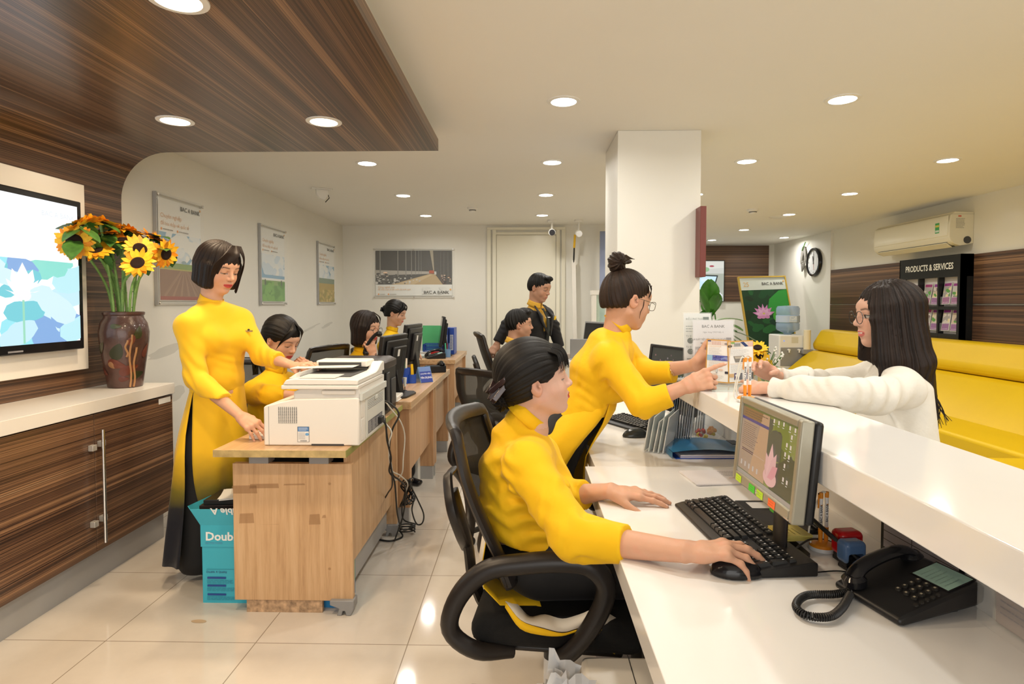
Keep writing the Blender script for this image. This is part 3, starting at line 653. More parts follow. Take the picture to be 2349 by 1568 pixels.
def leafy(b, m, x0, y0, x1, y1, n, cols, rng, sz=.12):
    for _ in range(n):
        x, y = rng.uniform(x0, x1), rng.uniform(y0, y1); s = sz * rng.uniform(.5, 1.2); a = rng.uniform(0, 6.28); c = rng.choice(cols); P = []
        for i in range(14):
            th = 2 * PI * i / 14; rr = s * (.75 + .25 * math.cos(th * 2) + .08 * rng.random()); P.append((min(max(x + rr * math.cos(th + a), x0), x1), min(max(y + rr * .7 * math.sin(th + a), y0), y1)))
        b.poly(P, m, c)
rg = random.Random(3); leafy(b, COLE, -.635, .045, .635, .44, 60, [(.35, .85, .95), (.55, .9, .97), (.2, .66, .75), (.7, .93, 1), (.25, .45, .8), (.3, .8, .7), (.6, .88, .98)], rg, .13)
for cx, cy, s in ((.285, .27, .9), (-.35, .26, .8)):
    for a in range(-75, 80, 25):
        r_ = math.radians(90 + a); L_ = .17 * s * (1 - abs(a) / 220)
        b.poly([(cx + .045 * s * math.cos(r_ - 1.57), cy + .02), (cx + L_ * .6 * math.cos(r_) + .04 * s * math.cos(r_ - 1.57), cy + L_ * .6 * math.sin(r_)), (cx + L_ * math.cos(r_), cy + L_ * math.sin(r_)), (cx + L_ * .6 * math.cos(r_) - .04 * s * math.cos(r_ - 1.57), cy + L_ * .6 * math.sin(r_)), (cx - .03 * s, cy - .01)], COLE, (1, .97, 1))
    b.disc(cx, cy, .05 * s, .03 * s, COLE, (.98, .95, 1)); b.q(cx - .006, .05, cx + .006, cy - .02, COLE, (.35, .75, .55))
b.text('BAC A BANK', .40, .655, .036, COLE, (.75, .82, .88)); b.build('screen', t, smooth=0)
b = MB(); b.box((.2, .012, .045), (.28, .02, .0465), COLM, (.25, .25, .27)); b.build('badge', t, smooth=0)
# cabinet
t = empty('low_cabinet', (-2.2, 1.5, 0), 'long low cabinet with striped wood doors under white counter slab', 'cabinet')
CY0, CY1 = -1.2, 3.395; b = MB()
b.box((-.19, CY0 - 1.5, .15), (.145, CY1 - 1.5, .815), ZEBD); b.build('body', t, smooth=0)
MB().box((-.18, CY0 - 1.5, 0), (.13, CY1 - 1.55, .148), STEEL).build('plinth', t, smooth=0)
MB().box((-.195, CY0 - 1.5, .818), (.172, CY1 - 1.485, .878), CABW).build('slab', t, .002)
MB().box((.145, CY1 - 1.5, .15), (.165, CY1 - 1.495, .815), CABW).build('edge_strip', t, smooth=0)
yd = [CY1 - 1.5, 2.69 - 1.5, 1.97 - 1.5, 1.25 - 1.5, .53 - 1.5, -.19 - 1.5, CY0 - 1.5]
ys = onx(221, 1100, -2.03).y - 1.5
yd = [CY1 - 1.5] + [ys - .62 * k for k in range(0, 7)]
hy = ys
for k in range(6):
    d_ = MB().box((.147, yd[k + 1] + .002, .155), (.166, yd[k] - .002, .812), ZEBD).build('door', t, .0015, smooth=0)
    if k < 2:
        s_ = 1 if k == 0 else -1
        for zz in (.30, .66):
            MB().box((.166, hy + s_ * (.03) - .014, zz - .014 + (.008 if k == 0 else 0)), (.190, hy + s_ * .03 + .014, zz + .014 + (.008 if k == 0 else 0)), SILV).build('catch', d_, .002)
        if k == 1: MB().tube([(.205, hy + .004, .20), (.205, hy + .004, .74)], .008, CHROME, 12).build('bar_handle', d_)
        if k == 0: MB().box((.166, yd[0] - .13, .775), (.1672, yd[0] - .02, .805), LWHITE).build('label_plate', d_, smooth=0)
# vase with lotus relief
VC = Vector((-2.205, 3.245, .879)); t = empty('clay_vase', VC, 'brown glazed clay vase with lotus reliefs holding the sunflowers', 'vase')
CLAY = mat('brown_glazed_clay', (.085, .042, .034), .28, var=(14, .35), bump=(60, .15), coat=.3)
MB().lathe([(.080, 0), (.084, .004), (.100, .12), (.118, .25), (.121, .30), (.112, .35), (.096, .378), (.094, .39), (.100, .396), (.101, .408), (.094, .412), (.084, .408), (.082, .38), (.001, .37)], CLAY, 40).build('body', t)
b = MB()
def onvase(u, v):    # u angle (rad), v height
    r = float(np.interp(v, [0, .12, .25, .30, .35, .378], [.084, .100, .118, .121, .112, .097])) + .0022; return V(r * math.cos(u), r * math.sin(u), v)
def vpatch(cu, cv, su, sv, rot, c, b=b):
    P = []
    for i in range(20):
        th = 2 * PI * i / 20; x = math.cos(th) * su; y = math.sin(th) * sv * (1 - .45 * math.cos(th)); P.append((cu + (x * math.cos(rot) - y * math.sin(rot)) / .11, cv + x * math.sin(rot) + y * math.cos(rot)))
    ce = onvase(cu, cv) * 1.0; ce = V(ce.x * 1.03, ce.y * 1.03, ce.z); b.add([ce] + [onvase(u, v) for u, v in P], [(0, i + 1, (i + 1) % 20 + 1) for i in range(20)], COLG, c)
u0 = -1.15
for a_ in ((u0 - .15, .20, .045, .030, 1.2, (.035, .04, .02)), (u0 + .35, .10, .055, .024, .4, (.13, .035, .022)), (u0 - .2, .13, .050, .022, -.3, (.15, .04, .025)), (u0 + .75, .30, .035, .018, 1.3, (.05, .055, .02)), (u0 + .45, .26, .030, .016, 1.0, (.16, .05, .03)), (u0 - .15, .335, .026, .012, 0, (.07, .075, .03)), (u0 - .45, .125, .022, .014, -.8, (.30, .15, .07)), (u0 + .8, .07, .045, .02, .2, (.03, .035, .015)), (u0 + 1.2, .2, .04, .018, 1.2, (.14, .045, .03)), (u0 - 1.0, .22, .04, .02, .8, (.05, .045, .02)), (u0 + .1, .05, .03, .014, 0, (.12, .035, .025)), (u0 - 1.1, .09, .04, .02, -.4, (.13, .04, .03))): vpatch(*a_)
for u_, z0_, z1_ in ((u0 + .42, .005, .29), (u0 + .62, .005, .22), (u0 + .25, .17, .26)):
    b.tube([onvase(u_ + .05 * math.sin(k), z0_ + (z1_ - z0_) * k / 8) for k in range(9)], .0055, COLG, 6, (.42, .22, .10))
b.build('lotus_relief', t)
# sunflowers
PET = mat('sunflower_petals', (.83, .34, .008), .55, attr=True, var=(60, .12)); GRN = mat('sunflower_leaves', (.055, .16, .025), .5, var=(30, .3)); STEMM = mat('sunflower_stem', (.20, .36, .10), .5, var=(50, .2)); SEED = mat('sunflower_seeds', (.028, .010, .005), .9, bump=(900, .8))
def sunflower(base, mid, headp, facing, r, where, k, group='cut sunflowers in the clay vase', leaf=2, cols=((.86, .40, .01), (.80, .27, .008), (.9, .5, .02))):
    rr = random.Random(k); n = Vector(facing).normalized(); R = frame(n.orthogonal(), n); R = Matrix((n.orthogonal().normalized(), n.cross(n.orthogonal().normalized()), n)).transposed()
    t = empty('sunflower', base, where, 'flower', group); bp = Vector(base)
    pts = bez([Vector((0, 0, 0)), Vector(mid) - bp, Vector(headp) - bp - n * .035, Vector(headp) - bp - n * .004], 6)
    b = MB().tube(pts, [.0075 - .002 * i / len(pts) for i in range(len(pts))], STEMM, 7)
    for i in range(3, len(pts) - 4, 2): a = rr.uniform(0, 6.3); b.ball(pts[i] + V(.007 * math.cos(a), .007 * math.sin(a), 0), .0035, STEMM, n=4)
    b.build('stem', t)
    hp = Vector(headp) - bp; b = MB(Matrix.Translation(hp) @ R.to_4x4())
    b.lathe([(.001, -.012), (r * .30, -.008), (r * .42, .002), (r * .42, .006), (r * .30, .011), (r * .12, .008), (.001, .007)], SEED, 20).build('seed_disc', t)
    b = MB(Matrix.Translation(hp) @ R.to_4x4())
    for ring, (nn, zz, tilt) in enumerate(((17, .002, .12), (15, -.003, -.10))):
        for i in range(nn):
            a = 2 * PI * (i + .5 * ring) / nn + rr.uniform(-.08, .08); L_ = r * rr.uniform(.9, 1.08); wv = r * .17; tl = tilt + rr.uniform(-.25, .25); col = rr.choice(cols); r0 = r * .36; rows = []
            for s_ in range(5):
                q = s_ / 4; rad = r0 + (L_ - r0) * q; ww = wv * math.sin(PI * min(q * .82 + .14, 1)) + .0005; z_ = zz + tl * (L_ - r0) * q * q
                rows.append([(rad * math.cos(a) - e * ww * math.sin(a), rad * math.sin(a) + e * ww * math.cos(a), z_ + abs(e) * .12 * ww) for e in (-1, 0, 1)])
            b.grid(rows, PET, col)
    b.build('petals', t, smooth=60)
    b = MB(Matrix.Translation(hp) @ R.to_4x4())
    for i in range(10):
        a = 2 * PI * i / 10; b.grid([[(rad * math.cos(a) - e * ww * math.sin(a), rad * math.sin(a) + e * ww * math.cos(a), z_) for e in (-1, 0, 1)] for rad, ww, z_ in ((.006, .005, -.014), (r * .4, r * .13, -.012), (r * .62, .002, -.018))], GRN)
    b.build('sepals', t, smooth=60)
    for j in range(leaf):
        i = max(3, int(len(pts) * (.88 - .13 * j))); p = pts[i]; a = rr.uniform(0, 6.3); d = V(math.cos(a), math.sin(a), rr.uniform(-.5, .25)).normalized(); sd = d.cross(V(0, 0, 1)).normalized(); L_ = r * rr.uniform(1.3, 1.9)
        MB().grid([[p + d * L_ * q + sd * e * L_ * .30 * math.sin(PI * min(q * .9 + .06, 1)) - V(0, 0, 1) * (.35 * L_ * q * q - abs(e) * .04 * L_) for e in (-1, -.5, 0, .5, 1)] for q in (0, .15, .35, .55, .75, .9, 1)], GRN).build('leaf', t, smooth=60)
    return t
SFL = [(171, 554, (.35, -1, .05), .088, 3.15, 'round sunflower facing the camera at the far left of the bunch'), (219, 571, (.35, -.7, .75), .080, 3.10, 'sunflower tilted up, just right of the round left one'), (316, 603, (.25, -1, .55), .080, 3.06, 'lowest sunflower of the bunch, dark centre'),
       (321, 571, (.75, -.75, .5), .082, 3.16, 'sunflower above the lowest one, turned right'), (282, 551, (.2, -.35, .95), .078, 3.18, 'flat sunflower in the middle of the bunch'), (380, 582, (.95, -.25, -.25), .078, 3.22, 'drooping sunflower at the far right of the bunch'),
       (196, 514, (-.5, .1, .9), .080, 3.30, 'top left sunflower with its back to the camera'), (236, 510, (.1, .25, .95), .080, 3.34, 'top sunflower seen edge on, left of the crest'), (275, 522, (.25, .05, .97), .082, 3.26, 'yellow sunflower at the crest of the bunch'),
       (352, 543, (.45, .05, .9), .078, 3.3, 'upper right sunflower lying nearly flat'), (368, 553, (.7, .3, .6), .070, 3.38, 'small sunflower behind the upper right one'), (182, 522, (-.7, -.2, .7), .070, 3.36, 'dark-hearted sunflower in the shade at upper left'),
       (300, 534, (.1, .5, .8), .070, 3.42, 'hindmost sunflower of the bunch'), (250, 535, (-.1, -.1, 1), .07, 3.28, 'sunflower half hidden under leaves in the middle')]
for k, (px, py, fc, r_, Y_, lab) in enumerate(SFL):
    hp = at(px, py, min(Y_ + .02, 2.20 * F / (1205 - px))); a_ = k * 2.4; base = VC + V(.05 * math.cos(a_), .05 * math.sin(a_), .30); hx = (px - 277) / 110
    base = VC + V(.055 * hx + .012 * math.cos(a_), .035 * math.sin(a_), .30); mid = VC + V(.10 * hx, .05 * math.sin(a_), .56)
    if hp.x < XL + .12: hp.x = XL + .12
    sunflower(base, mid, hp, fc, r_ * 1.0, lab, k, leaf=1 if k < 3 else 3)
# ================================================================ acrylic posters
def standoffs(t, w_, h_, pts):
    for x, y in pts: MB().lathe([(.011, -.012), (.011, .013), (.008, .016), (.001, .016)], CHROME, 14, o=(x, y, 0)).build('standoff', t)
def poster(name, p, R, w_, h_, art, lab, pts=None, grp='acrylic-covered posters on the white walls'):
    t = empty(name, p, lab, 'poster', grp, R=R)
    b = MB(); b.lay = .0; b.q(.03, .03, w_ - .03, h_ - .03, COLP, (.82, .83, .80)); art(b); b.build('print', t, smooth=0)
    MB().box((0, 0, .006), (w_, h_, .011), ACR).build('acrylic_sheet', t, smooth=0)
    for y_ in (.012, h_ - .012): MB().box((0, y_ - .003, -.002), (w_, y_ + .003, .005), SILV).build('rail', t, smooth=0)
    if R == RW: MB().box((-.004, 0, -.012), (.006, h_, .010), STEEL).build('side_rail', t, smooth=0)
    standoffs(t, w_, h_, pts or [(.015, .015), (w_ - .015, .015), (.015, h_ - .015), (w_ - .015, h_ - .015)]); return t
def clouds(b, x0, y0, x1, y1, rg, n=30, cols=((.75, .80, .82), (.62, .72, .80), (.80, .82, .80))): leafy(b, COLP, x0, y0, x1, y1, n, cols, rg, (x1 - x0) * .2)
def art_field(kind, w_, h_):
    def f(b):
        rg = random.Random(kind * 7 + 1); x0, x1 = .035, w_ - .035; sky1 = h_ * .64; hz = h_ * (.34 if kind != 3 else .36)
        if kind == 1: sky1 = h_ * .66
        b.q(x0, hz, x1, sky1, COLP, (.26, .45, .62)); clouds(b, x0, hz + .03, x1, sky1, rg)
        if kind == 1:
            b.q(x0, .035, x1, hz, COLP, (.25, .14, .09))
            for i in range(15):
                a = -1 + 2 * i / 14; b.poly([(w_ * .55 + a * .03, hz), (w_ * .55 + a * .03 + .004, hz), (min(max(w_ * .5 + a * .75, x0), x1), .035), (min(max(w_ * .5 + a * .75 - .03, x0), x1), .035)], COLP, (.33, .20, .13))
            b.q(x0, hz - .005, x1, hz + .035, COLP, (.22, .34, .10)); b.q(x0, hz - .012, x1, hz - .003, COLP, (.45, .42, .12)); b.disc(w_ * .55, hz + .045, .03, .012, COLP, (.3, .42, .5)); b.q(x0, .035, x1, .06, COLP, (.30, .06, .04))
        elif kind == 2:
            b.q(x0, .035, x1, hz - .06, COLP, (.16, .38, .09)); b.q(x0, hz - .065, x1, hz - .02, COLP, (.25, .40, .14)); leafy(b, COLP, x0, .035, x1, .22, 25, ((.2, .45, .1), (.12, .30, .06)), rg, .07)
            for xx in (.1, w_ - .12): b.disc(xx, hz - .04, .015, .03, COLP, (.10, .16, .10))
        else:
            b.q(x0, .035, x1, hz, COLP, (.45, .33, .08)); b.q(x0, hz - .01, x1, hz + .05, COLP, (.20, .28, .20)); leafy(b, COLP, x0, .035, x1, hz - .08, 40, ((.55, .42, .10), (.35, .30, .06), (.60, .46, .15)), rg, .045)
        b.text('BAC A BANK', w_ - .045, h_ - .085, .042, COLP, (.08, .08, .07), .015, al='RIGHT'); b.disc(w_ - .04, h_ - .05, .010, .010, COLP, (.75, .42, .15), 6)
        b.text('Chuyên nghiệp', .05, h_ - .155, .040, COLP, (.72, .42, .22)); b.text('để hòa nhập với quốc tế', .05, h_ - .205, .036, COLP, (.72, .42, .22), sx=.9)
        for xx in (.05, .05 + w_ * .32): b.disc(xx + .01, h_ * .685, .009, .009, COLP, (.80, .35, .10), 10); b.lines(xx + .028, xx + w_ * .26, h_ * .675, h_ * .695, 1, COLP, (.35, .33, .30), .5)
    return f
for k, (xa, xb) in enumerate(((362, 470), (599, 658), (731, 770))):
    y0_ = onx(xa, 690, XL + .02).y; y1_ = onx(xb, 690, XL + .02).y; w_ = y1_ - y0_
    poster('wall_poster', Vector((XL + .014, y0_, 1.325)), RW, w_, .735, art_field(k + 1, w_, .735), ('acrylic-covered poster of a ploughed brown field, nearest on left wall', 'acrylic-covered poster of a green meadow under clouds, middle of left wall', 'acrylic-covered poster of a yellow crop field, by the back corner')[k])
def art_cows(b):
    rg = random.Random(5); w_, h_ = PW, PH; x0, x1 = .03, w_ - .03; y0, y1 = h_ * .27, h_ - .03
    b.q(x0, y0, x1, y1, COLP, (.035, .030, .026)); b.poly([(x0, y0 + .19), (w_ * .72, y0 + .17), (w_ * .72, y0 + .14), (x0, y0 + .12)], COLP, (.45, .42, .38))
    b.poly([(w_ * .22, y0), (w_ * .70, y0 + .14), (w_ * .76, y0 + .14), (w_ * .86, y0)], COLP, (.50, .36, .18)); b.poly([(w_ * .25, y0), (w_ * .70, y0 + .13), (w_ * .73, y0 + .13), (w_ * .5, y0)], COLP, (.60, .46, .26))
    for i in range(90):
        q = rg.random() ** .6; xx = x0 + .01 + (w_ * .66) * (1 - q) * rg.uniform(.2, 1); yy = y0 + .015 + .13 * rg.random() * (1 - .3 * xx / w_); s = .006 + .018 * (1 - xx / w_) * rg.random(); b.disc(min(xx, w_ * .62 * (yy - y0 + .1) / .16), yy, s, s * .8, COLP, rg.choice(((.03, .03, .03), (.55, .53, .5), (.10, .09, .08), (.68, .66, .62))), 8)
    for i in range(24): xx = w_ * rg.uniform(.84, .955); yy = y0 + rg.uniform(.01, .12); b.disc(xx, yy, .012, .010, COLP, rg.choice(((.04, .03, .03), (.4, .3, .25), (.12, .06, .05))), 8)
    for i, xx in enumerate((.08, .30, .40, .47, .52, .56, .59)): b.q(w_ * xx, y0 + .10 + i * .006, w_ * xx + .014 - i * .0015, y1, COLP, (.28, .27, .25))
    for i, xx in enumerate((.92, .87, .83)): b.q(w_ * xx, y0 + .10, w_ * xx + .008, y1 - .02, COLP, (.16, .15, .14))
    b.poly([(w_ * .70, y1), (w_ * .74, y1), (w_ * .755, y0 + .16), (w_ * .745, y0 + .16)], COLP, (.40, .36, .28)); b.q(w_ * .69, y0 + .145, w_ * .75, y0 + .185, COLP, (.45, .10, .05)); b.q(w_ * .755, y0 + .13, w_ * .78, y0 + .17, COLP, (.6, .6, .58))
    for xx, yy, s in ((.15, .155, .03), (.88, .12, .014), (.93, .09, .014), (.95, .07, .012), (.17, .11, .01)): b.disc(w_ * xx, y0 + yy, s, s * .35, COLP, (.95, .70, .50), 10)
    b.text('Công nghệ cao', .06, h_ * .20, .036, COLP, (.75, .47, .25)); b.text('để chăn nuôi và sản xuất sữa tươi sạch', .06, h_ * .155, .033, COLP, (.75, .47, .25), sx=.8)
    for xx in (.07, .20): b.disc(xx, h_ * .075, .010, .010, COLP, (.80, .35, .10), 10); b.lines(xx + .02, xx + .11, h_ * .06, h_ * .09, 1, COLP, (.4, .38, .34), .4)
    leafy(b, COLP, w_ * .6, h_ * .08, w_ * .9, h_ * .24, 14, ((.72, .73, .71), (.76, .77, .74)), rg, .05)
    b.text('BAC A BANK', w_ - .07, h_ * .085, .052, COLP, (.06, .06, .05), .02, al='RIGHT', sx=1.1); b.disc(w_ - .05, h_ * .17, .013, .013, COLP, (.8, .45, .15), 6)
pa = at(857, 683, YB - .012); pb = at(1042, 569, YB - .012); PW, PH = pb.x - pa.x, pb.z - pa.z
poster('wall_poster', Vector((pa.x, YB - .014, pa.z)), RB, PW, PH, art_cows, 'wide acrylic-covered poster of a cow barn on the back wall', [(.015, .015), (PW - .015, .015), (.015, PH - .015), (PW - .015, PH - .015), (PW / 2, .015), (PW / 2, PH - .015)])
# ================================================================ desks
def desk_printer():
    x0, x1, y0, y1 = -1.285, -.735, 2.42, 3.55; z = .732
    t = empty('printer_desk', (-1.0, 3.0, 0), 'worn light wood desk with green-tinged edge carrying the white printer', 'desk'); P = MB
    O = V(-1.0, 3.0, 0); B = lambda a, c, m, nm, bev=.002: MB(Matrix.Translation(-O)).box(a, c, m).build(nm, t, bev, smooth=0)
    topm = BEECHT; EDG = mat('worn_green_edge_band', (.36, .36, .10), .4, var=(6, .2)); EDF = mat('worn_wood_edge_band', (.50, .37, .16), .45, var=(30, .2))
    tp = B((x0, y0, z - .030), (x1, y1, z), topm, 'desk_top'); B((x1, y0, z - .0295), (x1 + .002, y1, z - .0005), EDG, 'edge_band', 0); B((x0, y0 - .002, z - .0295), (x1, y0, z - .0005), EDF, 'edge_band', 0)
    for xx in (x0 + .10, x1 - .19): B((xx, y0 + .10, z - .085), (xx + .085, y0 + .17, z - .030), GREYP, 'spacer_bracket', .004)
    pn = B((x0 + .03, y0 + .10, .055), (x1 - .005, y0 + .13, z - .082), BEECH, 'end_panel', .002)
    TAPE = mat('tape_residue', (.42, .24, .11), .5, alpha=.38); yy = y0 + .0992
    for q, (a0, c0, a1, c1) in enumerate(((530, 1112, 590, 1132), (572, 1108, 640, 1120), (650, 1108, 700, 1113), (548, 1176, 583, 1200), (708, 1178, 735, 1203), (738, 1180, 748, 1188), (590, 1201, 640, 1203))):
        pa_ = at(a0, c0, yy); pb_ = at(a1, c1, yy); MB(Matrix.Translation(-O)).add([(pa_.x, yy, pb_.z), (pb_.x, yy, pb_.z + .002), (pb_.x - .003, yy, pa_.z), (pa_.x + .004, yy, pa_.z - .003)], [(0, 1, 2, 3)], TAPE).build('tape_mark', pn, smooth=0)
    for px_, py_ in ((756, 1109), (756, 1304)):
        p_ = at(px_, py_, yy); MB(Matrix.Translation(-O)).add([(p_.x + .006 * math.cos(k * .6), yy - .0002, p_.z + .006 * math.sin(k * .6)) for k in range(10)], [list(range(10))], TAPE).build('screw_hole', pn, smooth=0)
    B((x1 - .05, y0 + .13, .18), (x1 - .034, y1 - .12, z - .04), BEECH, 'modesty_panel'); B((x0 + .03, y1 - .15, .055), (x1 - .005, y1 - .12, z - .032), BEECH, 'far_end_panel')
    for yy in (y0 + .08, y1 - .17):
        MB(Matrix.Translation(-O)).prism([(x1 - .07, .0), (x1 - .06, .03), (x1 - .10, .045), (x1 - .10, .065), (x1 + .003, .065), (x1 + .003, .03), (x1 - .01, .0), (x1 - .03, 0), (x1 - .035, .02), (x1 - .045, .02), (x1 - .05, 0)], yy, yy + .06, GREYP, ax='y').build('foot_cap', t, .003)
    B((x0 + .08, y0 + .105, 0), (x1 - .14, y0 + .125, .054), mat('chipped_board', (.45, .30, .18), .8, var=(40, .5)), 'plinth_board', 0)
    B((x1 - .10, y0 + .3, .06), (x1 - .052, y1 - .2, .18), STEEL, 'cable_tray', .003)
    return t
desk_printer()
def desk(name, x0, x1, y0, y1, lab, z=.745, wood=BEECHR, top=BEECHT):
    O = V((x0 + x1) / 2, (y0 + y1) / 2, 0); t = empty(name, O, lab, 'desk', 'red-beech desks in a row down the room'); Mx = Matrix.Translation(-O)
    B = lambda a, c, m, nm, bev=.002: MB(Mx).box(a, c, m).build(nm, t, bev, smooth=0)
    B((x0, y0, z - .045), (x1, y1, z), top, 'desk_top')
    for yy in (y0 + .01, y1 - .075): B((x0 + .03, yy, .10), (x1 - .012, yy + .06, z - .046), wood, 'end_panel'); B((x0 + .05, yy + .004, 0), (x1 - .02, yy + .056, .10), STEEL, 'plinth', .001)
    B((x1 - .06, y0 + .07, .28), (x1 - .042, y1 - .075, z - .046), wood, 'modesty_panel'); return t
desk('office_desk', -1.13, -.685, 3.565, 4.585, 'red-beech desk right behind the printer desk, black monitor on it')
desk('office_desk', -1.13, -.685, 4.59, 5.42, 'red-beech desk with blue name card and pen cup')
desk('office_desk', -1.72, -.74, 6.30, 7.55, 'red-beech desk by the back wall with papers and folders')
b = MB().box((-.86, 4.42, 0), (-.80, 4.52, .36), LWHITE); o = b.build('cable_post', bevel=.003); tag(o, 'white upright cable post on the floor under the second desk', 'cable post')
# ---------------------------------------------------------------- white multifunction printer
def printer_white():
    X0, X1, Y0, Y1, Z0 = -1.075, -.66 - .04, 2.50, 2.93, .733
    pl = at(605, 1005, 2.50); pr = at(824, 1010, 2.50); X0, X1 = pl.x, pr.x; Y1 = 2.965; W_ = X1 - X0
    O = V(X0, Y0, Z0); t = empty('white_printer', O, 'white multifunction laser printer with open scanner lid on near desk', 'printer'); t.scale = (1, 1, .755); Pm = mat('printer_white', (.82, .79, .73), .38)
    D = Y1 - Y0; PG = mat('printer_pale_grey', (.70, .71, .66), .4)
    b = MB().prism([(0, 0), (.05, 0), (.30, 0), (W_, 0), (W_, .265), (W_ - .012, .27), (.14, .262), (.13, .262), (.012, .225), (0, .215)], 0, D, Pm, ax='y'); b.build('body', t, .007, seg=3)
    MB().box((W_ * .50, -.0006, -.001), (W_ * .84, .03, .010), DGREY).build('foot_recess', t, smooth=0)
    b = MB(); [b.box((.065 + k * .0083, -.0012, .125), (.0685 + k * .0083, .001, .218), DGREY) for k in range(10)]
    for k in range(11): b.box((.062, -.0018, .1275 + k * .0086), (.146, .0, .1300 + k * .0086), Pm)
    b.build('vent_grille', t, smooth=0)
    MB().box((.022, -.0008, .0), (.0235, .0, .22), GREYP).build('panel_seam', t, smooth=0)
    b = MB(Matrix.Translation((.145, -.0012, .02)) @ RB.to_4x4()); b.q(0, 0, .050, .087, COLP, (.10, .10, .10)); b.q(.0015, .0015, .0485, .0855, COLP, (.80, .80, .78)); b.q(.0015, .060, .0485, .0855, COLP, (.08, .22, .48)); b.lines(.005, .045, .064, .083, 3, COLP, (.6, .7, .85)); b.disc(.041, .044, .008, .008, COLP, (.15, .38, .70), 14); b.lines(.005, .035, .015, .055, 6, COLP, (.5, .5, .5)); b.q(.012, .005, .04, .010, COLP, (.3, .3, .3)); b.build('energy_label', t, smooth=0)
    # neck and scanner
    MB().prism([(.125, .255), (W_, .262), (W_, .335), (.155, .318), (.125, .300)], .012, D - .01, Pm, ax='y').build('upper_body', t, .006)
    MB().box((.25, -.004, .288), (W_ - .015, .02, .312), Pm).build('output_lip', t, .004)
    sc = MB().box((.085, -.022, .320), (W_ + .004, D - .05, .343), Pm).build('scanner_base', t, .005)
    MB().prism([(.09, .345), (W_ + .002, .345), (W_ + .002, .372), (W_ - .04, .376), (.14, .378), (.105, .372)], -.018, D - .05, Pm, ax='y').build('scanner_lid', t, .005)
    MB().prism([(-.015, .374), (.28, .374), (.33, .386), (.38, .415), (D - .045, .425), (D - .015, .42), (D - .01, .36), (-.015, .36)], W_ - .05, W_ + .002, Pm, ax='x').build('lid_side', t, .006)
    MB().prism([(.10, .374), (.13, .400), (.135, .405), (.135, .374)], .02, D - .06, Pm, ax='y').build('lid_side', t, .003)
    MB().box((.13, .06, .3785), (W_ - .052, D - .12, .380), DGREY).box((.15, .0, .379), (W_ - .10, .13, .3835), PG).build('feeder_tray_well', t, .001)
    MB().box((.115, D - .15, .398), (W_ - .045, D - .02, .440), Pm).build('document_feeder', t, .010, seg=3)
    MB().box((.13, D - .155, .402), (W_ - .075, D - .148, .428), DGREY).build('feeder_slot', t, smooth=0)
    MB(Matrix.Translation((0, 0, 0))).prism([(.03, .400), (W_ - .09, .408), (W_ - .08, .413), (.03, .405)], D - .25, D - .13, Pm, ax='y').build('feeder_tray', t, .002)
    # right side panel
    b = MB(); b.box((W_, .03, .02), (W_ + .003, .075, .14), Pm).box((W_, .03, .15), (W_ + .003, .075, .25), Pm).box((W_, .012, .25), (W_ + .012, D - .01, .290), PG).box((W_, .10, .015), (W_ + .004, D - .02, .245), PG); b.build('side_door', t, .003)
    b = MB(); [b.box((W_ + .004, .13, .175 + k * .010), (W_ + .0055, D - .06, .1775 + k * .010), GREYP) for k in range(6)]; b.build('side_vents', t, smooth=0)
    b = MB(Matrix.Translation((W_ + .0046, .13, .03)) @ RW.to_4x4()); b.q(0, 0, .26, .075, COLP, (.15, .15, .16)); b.lines(.005, .06, .005, .07, 8, COLP, (.7, .7, .7), .3); b.lines(.07, .13, .005, .07, 8, COLP, (.7, .7, .7), .3); b.lines(.14, .19, .01, .065, 6, COLP, (.7, .7, .7), .3); b.lines(.2, .25, .01, .07, 6, COLP, (.6, .6, .6), .35); b.build('rating_label', t, smooth=0)
    b = MB(); b.box((W_ + .004, .25, .21), (W_ + .010, .29, .235), PG); b.build('latch', t, .002)
    b = MB(); b.box((W_, .30, .045), (W_ + .022, .36, .085), BLACKP); b.build('power_plug', t, .003)
    # paper tray pulled out to the left
    MB().box((-.115, .11, .0), (.0, D - .08, .018), Pm).box((-.115, .11, .018), (-.11, D - .08, .026), Pm).build('paper_tray', t, .002)
    b = MB(); b.box((-.10, .12, .018), (.0, D - .10, .0215), COLP, (.85, .84, .82)); b.lay = .0216; b.q(-.07, .2, -.01, .24, COLP, (.75, .45, .40)); b.build('loaded_paper', t, smooth=0)
printer_white()
def printer_black():
    O = V(-1.10, 3.17, .733); W_ = .345; D = .30; t = empty('black_printer', O, 'black office printer behind the white printer', 'printer'); t.scale = (1, 1, .76)
    MB().box((0, 0, .0), (W_, D, .33), BLACKP).build('body', t, .008); MB().prism([(-.01, .325), (W_ + .005, .325), (W_ + .005, .375), (W_ - .03, .395), (.03, .395), (-.01, .36)], -.01, D, mat('brown_black_plastic', (.03, .018, .016), .3), ax='y').build('lid', t, .006)
    MB().box((.04, -.0115, .335), (W_ - .08, -.009, .365), BLACKG).build('slot', t, smooth=0)
    MB().box((.06, -.004, .10), (W_ - .06, 0, .2), DGREY).build('front_tray', t, .003)
    MB().box((W_, .04, .03), (W_ + .012, .1, .30), DGREY).box((W_, .15, .05), (W_ + .01, .26, .24), DGREY).build('side_cover', t, .004)
printer_black()
